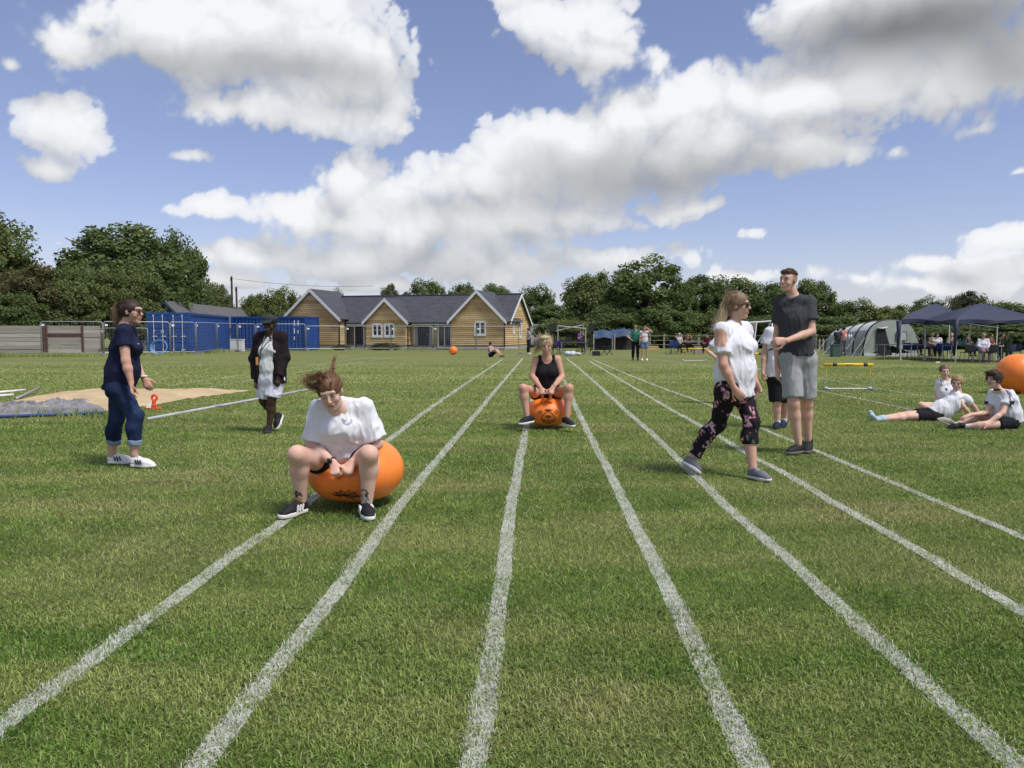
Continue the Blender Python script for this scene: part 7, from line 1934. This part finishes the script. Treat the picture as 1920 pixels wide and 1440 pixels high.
# ------------------------------------------------------------------ tent
def tent():
    MG = flat('tent_green', (.31, .355, .31), .7, 0, .12, 1.2); ML_ = flat('tent_grey', (.52, .55, .55), .6, 0, .08, 1.5); MDk = flat('tent_inner_shade', (.014, .016, .018), .9); MBl = flat('pole_sleeve', (.02, .022, .028), .6)
    F0 = V(21.9, 44.6, 0); B0 = V(21.55, 49.4, 0); ax = unit(B0 - F0); sx = V(ax[1], -ax[0], 0); Zv = V(0, 0, 1); L_ = np.linalg.norm(B0 - F0)
    root = empty('tunnel_tent', (F0 + B0) / 2, 0, 'large green and grey tunnel tent with its door open', 'tent')
    def ring(t, n=22):                   # hoop outline at a place along the tent
        w = 1.62 - .10 * t; h = 2.06 - .45 * t ** 1.6; out = []
        for i in range(n + 1):
            a = PI * i / n; x = -math.cos(a); z = math.sin(a)
            out.append(F0 + ax * L_ * t + sx * np.sign(x) * abs(x) ** .75 * w + Zv * (z ** .72 * h))
        return out
    ts = np.linspace(0, 1, 21); rings = [ring(t) for t in ts]; n = len(rings[0])
    def strip(i0, i1, k0, k1, name, mat, off=0.0):
        vs = []; idx = {}
        for i in range(i0, i1 + 1):
            for k in range(k0, k1 + 1):
                p = rings[i][k]; c = F0 + ax * L_ * ts[i]; nrm = unit(p - c + Zv * .01); idx[i, k] = len(vs)
                sag = -.05 * abs(math.sin(ts[i] * PI * 4)) ; vs.append(p + nrm * (off + sag))
        return MB().add(vs, [(idx[i, k], idx[i, k + 1], idx[i + 1, k + 1], idx[i + 1, k]) for i in range(i0, i1) for k in range(k0, k1)]).build(name, mat, root, True)
    strip(0, 20, 0, 5, 'side_wall', MG); strip(0, 20, n - 6, n - 1, 'side_wall', MG); strip(0, 20, 5, n - 6, 'roof', ML_)
    for i in (0, 5, 10, 15, 20): MB().tube([p + unit(p - (F0 + ax * L_ * ts[i]) + Zv * .01) * .02 for p in rings[i]], .035, 6).build('hoop', MBl, root, True)
    # front panel with a rolled door and a window, bulging a little
    def fp(x, z, o=0): return F0 + sx * x + Zv * z - ax * (.06 + .18 * (1 - (x / 1.6) ** 2) * max(0, 1 - z / 2.2) + o)
    out = [(np.dot(p - F0, sx), p[2]) for p in rings[0]]
    vs = [fp(0, .6)] + [fp(x * .995, z) for x, z in out]; MB().add(vs, [(0, i + 1, i) for i in range(1, len(vs) - 1)]).build('front_panel', MG, root, True)
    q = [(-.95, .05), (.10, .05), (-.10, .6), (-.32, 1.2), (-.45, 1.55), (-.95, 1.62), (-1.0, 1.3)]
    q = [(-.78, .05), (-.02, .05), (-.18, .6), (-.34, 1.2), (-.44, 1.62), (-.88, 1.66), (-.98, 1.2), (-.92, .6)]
    MB().add([fp(x, z, .05) for x, z in q], [tuple(range(len(q)))[::-1]]).build('door_shade_sheet', MDk, root)  # dark sheet on the uncut panel, coloured as the shade inside
    MB().tube([fp(-.98, 1.62, .10), fp(-.66, 1.58, .13), fp(-.34, 1.64, .10)], .05, 7).build('rolled_door', ML_, root, True)
    wq = [(.22, .92), (.86, .88), (.84, 1.38), (.24, 1.40)]
    MB().prism([fp(x, z, .05) for x, z in wq], -ax * .02).build('window', flat('tent_window', (.40, .44, .45), .3), root)
    MB().tube([fp(x, z, .07) for x, z in wq], .022, 5, True).build('window_edge', MBl, root)
    for i, e in ((0, 1), (20, -1)):
        pass
    vs = [B0 + Zv * .7 + ax * .5] + rings[20]; MB().add(vs, [(0, i, i + 1) for i in range(1, len(vs) - 1)]).build('back_panel', MG, root, True)
    for k in (0, n - 1):
        a, b = rings[0][k], rings[20][k]; MB().box((a + b) / 2 + Zv * .08, (.06, L_, .16), ax=(sx, ax, Zv)).build('mud_skirt', ML_, root)
    MB().bar(rings[0][0] + Zv * .08 - ax * .1, rings[0][n - 1] + Zv * .08 - ax * .1, .05, .16).build('mud_skirt', ML_, root)
    for i, k, d in ((0, 3, -1), (0, 7, -1), (5, 3, -1), (10, 3, -1), (15, 3, -1), (20, 4, -1), (0, n - 5, 1)):
        p = rings[i][k]; e = p + sx * d * 1.0 - ax * .4; e[2] = 0; MB().tube([p, e], .008, 4).build('guy_rope', M_WHITE, root)
tent()
# ------------------------------------------------------------------ gazebos
def gazebo(label, cs, zt, ze, crown_shift=(0, 0)):
    cs = [V(*c, 0) for c in cs]; ctr = sum(cs) / 4 + V(*crown_shift, 0)
    M = flat('gazebo_navy', (.012, .022, .058), .65, 0, .12, 1.5)
    root = empty('gazebo', sum(cs) / 4, 0, label, 'gazebo', 'navy pop-up gazebos')
    n = 12; vs = []; fs = []
    for a, b in zip(cs, cs[1:] + cs[:1]):
        base = len(vs)
        for r_ in range(n + 1):
            t = r_ / n
            for j in range(n + 1):
                s = j / n; e = a * (1 - s) + b * s; p = e * (1 - t) + ctr * t
                z = ze + (zt - ze) * (t ** .82) - .14 * math.sin(PI * s) * (1 - t) * 1.0 * math.sin(PI * min(1, t + .25)) + .03 * math.sin(9 * s + t * 4) * (1 - t)
                vs.append(V(p[0], p[1], z))
        for r_ in range(n):
            for j in range(n): q = base + r_ * (n + 1) + j; fs.append((q, q + 1, q + n + 2, q + n + 1))
    MB().add(vs, fs).build('canopy', M, root, True)
    for a, b in zip(cs, cs[1:] + cs[:1]):
        vs = []; m = 20
        for j in range(m + 1):
            s = j / m; p = a * (1 - s) + b * s; w = .03 * math.sin(s * 17); nn = unit(V((b - a)[1], -(b - a)[0], 0))
            zz = ze + .03 * math.sin(9 * s); vs += [p + nn * .01 + V(0, 0, zz), p + nn * (.02 + w) + V(0, 0, ze - .20 + .05 * math.sin(s * PI) - .02 * math.sin(s * 23))]
        MB().add(vs, [(2 * j, 2 * j + 2, 2 * j + 3, 2 * j + 1) for j in range(m)]).build('valance', M, root, True)
    for c in cs:
        q = c + unit(ctr - c) * .06
        MB().box(V(q[0], q[1], ze / 2), (.045, .045, ze)).build('pole', M_STEELW, root); MB().box(V(q[0], q[1], .01), (.14, .14, .02)).build('foot', M_STEELW, root)
    for a, b in zip(cs, cs[1:] + cs[:1]): MB().bar(a * .95 + ctr * .05 + V(0, 0, ze - .1), (a + b) / 2 * .95 + ctr * .05 + V(0, 0, ze - .35), .025).build('truss', M_STEELW, root)
    return root
gb = gazebo('navy pop-up gazebo cut by the picture edge, nearer of two', [(19.8, 34.4), (23.9, 34.7), (24.1, 38.3), (20.3, 38.0)], 2.72, 1.90)
ga = gazebo('navy pop-up gazebo beside the green tent, farther of two', [(18.9, 37.5), (22.8, 38.3), (23.6, 41.6), (20.75, 41.3)], 2.84, 1.98, (.2, 0))
for root_, px, Yd in ((gb, 1790, 34.45), (ga, 1683, 37.4)):   # leg sleeves of cloth hanging at two corners
    p = at(px, 640, Yd); p[2] = 0
    MB().tube([p + V(.05, .03, 1.9), p + V(.04, 0, 1.2), p + V(0, 0, .3)], [.13, .07, .05], 8).build('leg_sleeve', flat('gazebo_navy', (0, 0, 0)), root_, True)
# furniture under the gazebos
ctab = 'tables set out on the field'
table('long table under the nearer gazebo with drinks on it', V(21.6, 36.3, 0), R(3), 2.4, .8, .74, (.16, .16, .18))
table('long table under the farther gazebo with a striped cloth', V(19.4, 38.4, 0), R(3), 2.2, .8, .74, (.22, .22, .25))
table('small white-edged table at the near corner pole of the gazebo', V(21.3, 34.5, 0), R(3), 1.1, .6, .74, (.5, .5, .5))
gch = 'blue plastic chairs under the gazebos'
for (px, yb, rz, key, lb) in ((1697, 672, 175, 'blue', 'blue plastic chair farthest out, towards the tent door'), (1712, 673, 185, 'blue', 'blue plastic chair beside the farther gazebo pole'), (1758, 674, 180, 'blue', 'blue plastic chair between the two gazebo poles'), (1772, 674, 178, 'blue', 'blue plastic chair just behind the near corner sleeve'),
                          (1812, 680, 180, 'dark', 'dark chair directly past the near corner pole'), (1857, 681, 182, 'dark', 'dark chair with its back to the field beside the white-jumper person'), (1889, 679, 200, 'navy', 'navy chair holding the person in the green jacket'), (1905, 677, 150, 'navy', 'navy chair at the picture edge behind the green jacket'), (1668, 672, 100, 'dark', 'dark chair standing in front of the open tent door'), (1835, 676, 20, 'navy', 'navy chair under the person in the white jumper'), (1738, 668, 0, 'navy', 'navy chair under the person in white between the poles')):
    chair(lb, ground(px, yb), R(rz), key, gch)
for i, (px, py, Yd, c_, h_) in enumerate(((1800, 640, 36.2, (.05, .35, .28), .26), (1806, 640, 36.3, (.05, .35, .28), .26), (1795, 641, 36.2, (.55, .5, .4), .22), (1811, 641, 36.1, (.5, .2, .2), .2), (1824, 643, 36.3, (.25, .4, .55), .10), (1832, 643, 36.2, (.7, .7, .7), .12))):
    p = at(px, py, Yd); p[2] = .757
    r_ = empty('drinks_bottle', p, 0, ['teal bottle on the gazebo table, first of two', 'teal bottle on the gazebo table, second of two', 'cream bottle beside the teal bottles on the gazebo table', 'red cup beside the teal bottles on the gazebo table', 'pale blue tub on the gazebo table', 'white cup at the end of the gazebo table'][i], 'bottle', 'drinks on the gazebo table')
    MB().lathe(p, [(.055, 0), (.06, h_ * .1), (.06, h_ * .65), (.03, h_ * .82), (.028, h_)], 10).build('body', flat('bottle_%d' % i, c_, .35), r_, True); MB().lathe(p + V(0, 0, h_), [(.032, 0), (.032, .03)], 8).build('cap', M_WHITE, r_)
tag(MB().box(ground(1757, 681) + V(0, 0, .03), (.24, .12, .05), R(15)).box(ground(1757, 681) + V(.02, 0, .06), (.18, .08, .03), R(15)).build('card_box', flat('box_cream', (.6, .55, .35), .7)), 'small cream box lying on the grass before the gazebo', 'box')
# picnic table group and tent table
table('picnic table with people seated round it by the wood', ground(1296, 662), 0, 2.6, .8, .74, (.34, .33, .31))
table('tall serving table beside the back of the tent', ground(1585, 668), R(5), .95, .6, .95, (.16, .18, .20))
for i, (px, lb) in enumerate(((1584, 'white cup on the serving table, nearest the tall person'), (1590, 'white cup on the serving table, middle one'), (1594, 'white cup on the serving table, nearest the tent'))):
    p = ground(px, 668) + V(0, -.05, 0); p[2] = .968; r_ = empty('cup', p, 0, lb, 'cup', 'white cups on the serving table')
    MB().lathe(p, [(.045, 0), (.055, .22), (.03, .26)], 10).build('body', M_WHITE, r_, True); MB().lathe(p + V(0, 0, .26), [(.02, 0), (.02, .04)], 8).build('lid', M_WHITE, r_)
tag(MB().box(ground(1566, 669) + V(0, 0, .32), (.42, .42, .64)).box(ground(1566, 669) + V(0, 0, .66), (.46, .46, .05)).build('waste_bin', flat('bin_green', (.06, .10, .08), .6)), 'dark green bin standing under the serving table', 'bin')
for (px, rz, lb) in ((1257, 200, 'blue chair at the end of the picnic table'), (1264, 170, 'blue chair under the dark-clothed person at the picnic table')): chair(lb, ground(px, 664), R(rz), 'blue', 'blue chairs at the picnic table')
tag(MB().box(ground(1308, 664) + V(0, 0, .22), (.42, .4, .44)).box(ground(1308, 664) + V(0, 0, .46), (.46, .44, .05)).build('cool_box', M_PLINTH), 'grey cool box on the ground under the picnic table', 'cool box')

# ------------------------------------------------------------------ people farther off
def far_person(label, p, face, pose='stand', H=1.66, topc=WHITE, botc=BLACK, hairc=HAIR_BR, skin=SKIN_L, h=.02, bot='trousers', arms='down', slv=.6, hat=None, vest=None, shoec=BLACK, long_hair=False, shades=False, group='people watching', seat_z=.46, lean=0.0, shoes=True):
    """an onlooker built like the others but with coarser detail; face is the heading in degrees, 0 looks at the camera"""
    p = np.asarray(p, float); s = H / 1.68; a = R(face)
    f = V(math.sin(a), -math.cos(a), 0); r = V(math.cos(a), math.sin(a), 0); Zv = V(0, 0, 1)
    q = lambda x, y, z: p + r * x * s + f * y * s + Zv * z
    J = {}
    if pose == 'stand':
        J.update(pel=q(0, 0, .93 * s), chest=q(0, lean * .5, 1.22 * s), hipL=q(-.09, 0, .90 * s), hipR=q(.09, 0, .90 * s), knL=q(-.10, .02, .50 * s), knR=q(.11, .02, .50 * s), anL=q(-.11, -.02, .09 * s), anR=q(.12, -.02, .09 * s)); zs = 1.37 * s; hz = 1.56 * s; dy = lean
    elif pose == 'ground':
        J.update(pel=q(0, 0, .13), chest=q(0, -.02, .42 * s), hipL=q(-.09, .02, .12), hipR=q(.09, .02, .12), knL=q(-.10, .38, .42), knR=q(.12, .38, .40), anL=q(-.08, .68, .08), anR=q(.10, .70, .08)); zs = .56 * s; hz = .76 * s; dy = 0
    else:
        J.update(pel=q(0, 0, seat_z + .10), chest=q(0, lean * .6, seat_z + .38 * s), hipL=q(-.09, .03, seat_z + .08), hipR=q(.09, .03, seat_z + .08), knL=q(-.12, .42, seat_z + .05), knR=q(.12, .42, seat_z + .05), anL=q(-.12, .40, .09), anR=q(.12, .45, .09)); zs = seat_z + .54 * s; hz = seat_z + .73 * s; dy = lean
    J.update(shL=q(-.17, dy, zs), shR=q(.17, dy, zs), head=q(0, dy * 1.3 + .02, hz), face=f)
    e0 = zs - .27 * s
    ar = {'down': ((-.21, dy, e0, -.20, dy + .05, e0 - .24 * s), (.21, dy, e0, .20, dy + .05, e0 - .24 * s)), 'lap': ((-.22, dy + .08, e0, -.10, dy + .28, e0 - .06), (.22, dy + .08, e0, .10, dy + .28, e0 - .06)),
          'hip': ((-.38, dy - .02, e0 + .04, -.17, dy + .08, e0 - .12), (.21, dy, e0, .20, dy + .05, e0 - .24 * s)), 'shade': ((-.20, dy + .05, e0, -.05, dy + .24, e0 + .05), (.34, dy + .10, zs + .02, .06, dy + .16, zs + .22)),
          'up': ((-.22, dy + .1, e0, -.08, dy + .3, e0 + .15), (.24, dy + .18, zs - .05, .12, dy + .2, zs + .22)), 'knees': ((-.20, .12, e0 + .05, -.06, .38, e0 + .02), (.20, .12, e0 + .05, .06, .40, e0 + .02)), 'work': ((-.21, dy + .05, e0, -.12, dy + .30, e0 - .08), (.21, dy + .05, e0, .12, dy + .32, e0 - .08))}[arms]
    for e, t in zip('LR', ar): J['el' + e] = q(t[0], t[1], t[2]); J['wr' + e] = q(t[3], t[4], t[5])
    for e in 'LR': J['calf' + e] = -f * .015
    hd = lambda e: (unit(J['wr' + e] - J['el' + e]), f * .3 + V(0, 0, -.2) + r * (.5 if e == 'L' else -.5), .5, 1)
    root, L, fr = person('person', label, p, J, s, skin, h, True, 1.0, group, handL=hd('L'), handR=hd('R'))
    rr, fw, up = fr
    top(root, J, s, 1.04, topc, h, slv, .02, .04, .016, 0, None, 0, front=f)
    if vest is not None:
        top(root, J, s, 1.12, vest, h, .05, .0, .02, .030, 0, None, 0, 'tabard', front=f)
    shorts(root, J, s, 1.02, botc, h, .72 if bot == 'shorts' else 1.93, .10, .012, 0, bot, calf_r=.052)
    g = Field(min(h, .019)); hair_cap(g, L, s, rr, up, fw, .016, -.055)
    if long_hair: g.cone(L(0, -.07, .0), L(0, -.10, -.16), (.07, .04), (.05, .025), x=rr, k=.03)
    hair_mesh('hair', g, root, hairc, None, None, .004, 30)
    if hat: 
        g = Field(.014); g.ball(L(0, -.01, .075), (.095, .11, .06), x=rr, up=up, k=.02); grown('cap', g, M_CLOTH, root, hat)
    if shades:
        g = Field(.010); g.cone(L(-.05, .092, .012), L(.05, .092, .012), (.014, .018), k=.004); grown('sunglasses', g, flat('lens_dark', (.015, .010, .012), .12), root)
    if shoes:
        for e in 'LR':
            an = J['an' + e]; hl = V(an[0], an[1], .012) - f * .05; shoe(root, hl, hl + f * .25, an, 1.0, shoec, (.3, .3, .3) if shoec[0] < .3 else (.7, .7, .7), max(.016, h * .8))
    return root
GW = 'onlookers standing on the field'
far_person('standing onlooker in green tabard and black leggings, hand on hip', ground(1191, 676), -8, 'stand', 1.70, (.30, .30, .32), BLACK, HAIR_DB, h=.019, vest=(.03, .16, .115), arms='hip', shades=True, group=GW, slv=.5)
far_person('standing onlooker in white top and denim shorts shading their eyes', ground(1208, 676.5), -6, 'stand', 1.66, (.66, .64, .66), (.13, .20, .33), (.05, .03, .025), SKIN_T, h=.019, bot='shorts', arms='shade', group=GW, slv=.15, shoec=(.75, .75, .75))
far_person('person in pink and black sitting on the grass before the timber building', ground(920, 669.5), 62, 'ground', 1.6, (.48, .33, .33), BLACK, (.05, .025, .018), SKIN_T, h=.026, bot='shorts', arms='knees', long_hair=True, slv=.2)
far_person('person in grey top and dark trousers walking by the building corner', ground(991, 664.5), 110, 'stand', 1.62, (.36, .37, .40), (.02, .02, .025), (.04, .025, .02), SKIN_L, h=.030, arms='work', shoec=(.7, .7, .6))
tag(MB().box(ground(975, 664) + V(0, 0, .06), (.5, .2, .10)).box(ground(975, 664) + V(.05, 0, .12), (.3, .15, .04)).build('cushion', flat('cushion_cream', (.6, .55, .38), .9)), 'cream cushion on the grass beside the walking grey-topped person', 'cushion')
far_person('person in purple top sitting at the sound table with raised arm', ground(1086, 660), 40, 'sit', 1.66, (.11, .04, .20), BLACK, HAIR_DK, h=.030, arms='up', lean=.05, seat_z=.66)
tag(MB().box(ground(1086, 660) + V(0, 0, .60), (.4, .4, .05)).bar(ground(1086, 660) + V(-.16, 0, 0), ground(1086, 660) + V(-.16, 0, .6), .04).bar(ground(1086, 660) + V(.16, 0, 0), ground(1086, 660) + V(.16, 0, .6), .04).bar(ground(1086, 660) + V(0, .16, 0), ground(1086, 660) + V(0, .16, .6), .04).build('high_stool', M_BLK), 'black high stool under the person in purple', 'stool')
GP = 'people round the picnic table'
far_person('person in dark clothes sitting at the end of the picnic table', ground(1266, 663), 70, 'sit', 1.68, (.012, .013, .02), (.02, .02, .03), HAIR_DK, h=.030, arms='lap', slv=1.8, group=GP)
far_person('person in black and white top sitting behind the picnic table', ground(1273, 659), 0, 'sit', 1.66, (.45, .45, .47), BLACK, (.03, .02, .02), SKIN_L, h=.030, arms='lap', hat=(.6, .6, .6), group=GP)
far_person('person in dark red top eating at the picnic table', ground(1289, 660), 5, 'sit', 1.62, (.10, .03, .035), BLACK, HAIR_DB, h=.030, arms='up', group=GP)
far_person('person in maroon jumper at the picnic table beside the walking person', ground(1326, 663), -60, 'sit', 1.70, (.12, .022, .03), BLACK, HAIR_DK, h=.030, arms='lap', slv=1.8, group=GP)
GT = 'people at the serving table'
far_person('person in dark top standing at the serving table', ground(1570, 668), 170, 'stand', 1.62, (.03, .04, .055), (.10, .11, .13), (.05, .03, .025), SKIN_T, h=.030, arms='work', group=GT)
far_person('person in coral top standing beside the serving table', ground(1581, 667), 200, 'stand', 1.68, (.55, .17, .13), (.13, .14, .17), (.02, .015, .012), SKIN_T, h=.030, arms='work', group=GT)
GG = 'people sitting under the gazebos'
for (px, yb, face, tc, bc, hc, sk, lb, kw) in (
    (1712, 666, 20, (.33, .34, .32), BLACK, (.55, .48, .35), SKIN_L, 'pale-haired person in grey top under the farther gazebo', {}),
    (1727, 668, 60, (.03, .02, .022), (.03, .02, .02), (.02, .015, .012), SKIN_D, 'person in dark clothes beside the farther gazebo pole', {}),
    (1746, 667, 10, (.16, .12, .10), BLACK, HAIR_DB, SKIN_T, 'person in brown with sunglasses behind the one in white', {'shades': True}),
    (1756, 669, -20, (.70, .71, .75), BLACK, HAIR_DK, SKIN_T, 'dark-haired person in white shirt between the gazebo poles', {}),
    (1783, 667, -30, (.30, .22, .16), BLACK, (.45, .32, .15), SKIN_L, 'blonde person leaning on the table behind the corner sleeve', {'arms': 'up'}),
    (1813, 668, 10, (.02, .02, .025), BLACK, (.02, .015, .015), SKIN_L, 'person in black behind the teal bottles on the table', {}),
    (1842, 680, -12, (.66, .67, .72), (.30, .22, .27), (.40, .27, .13), SKIN_L, 'person in white jumper with sunglasses and patterned trousers', {'shades': True, 'slv': 1.8, 'shoec': (.3, .02, .08)}),
    (1856, 670, 30, (.16, .05, .04), BLACK, (.09, .04, .02), SKIN_T, 'person in rust top hidden behind the white jumper', {}),
    (1877, 672, 20, (.05, .05, .05), BLACK, (.04, .03, .02), SKIN_T, 'dark-clothed person beside the green jacket', {}),
    (1890, 677, -55, (.10, .15, .09), (.12, .15, .10), (.28, .18, .09), SKIN_L, 'person in green jacket leaning forward on a navy chair', {'arms': 'up', 'slv': 1.8, 'lean': .15})):
    k = dict(arms='lap', slv=.6, group=GG, h=.022 if px > 1835 and yb > 675 else .027); k.update(kw)
    far_person(lb, ground(px, yb), face, 'sit', 1.68, tc, bc, hc, sk, **k)
far_person('child in white shirt almost hidden behind the walking person', ground(1357, 757), 0, 'stand', 1.45, WHITE, BLACK, HAIR_BR, SKIN_P, h=.014, arms='hip', bot='shorts')
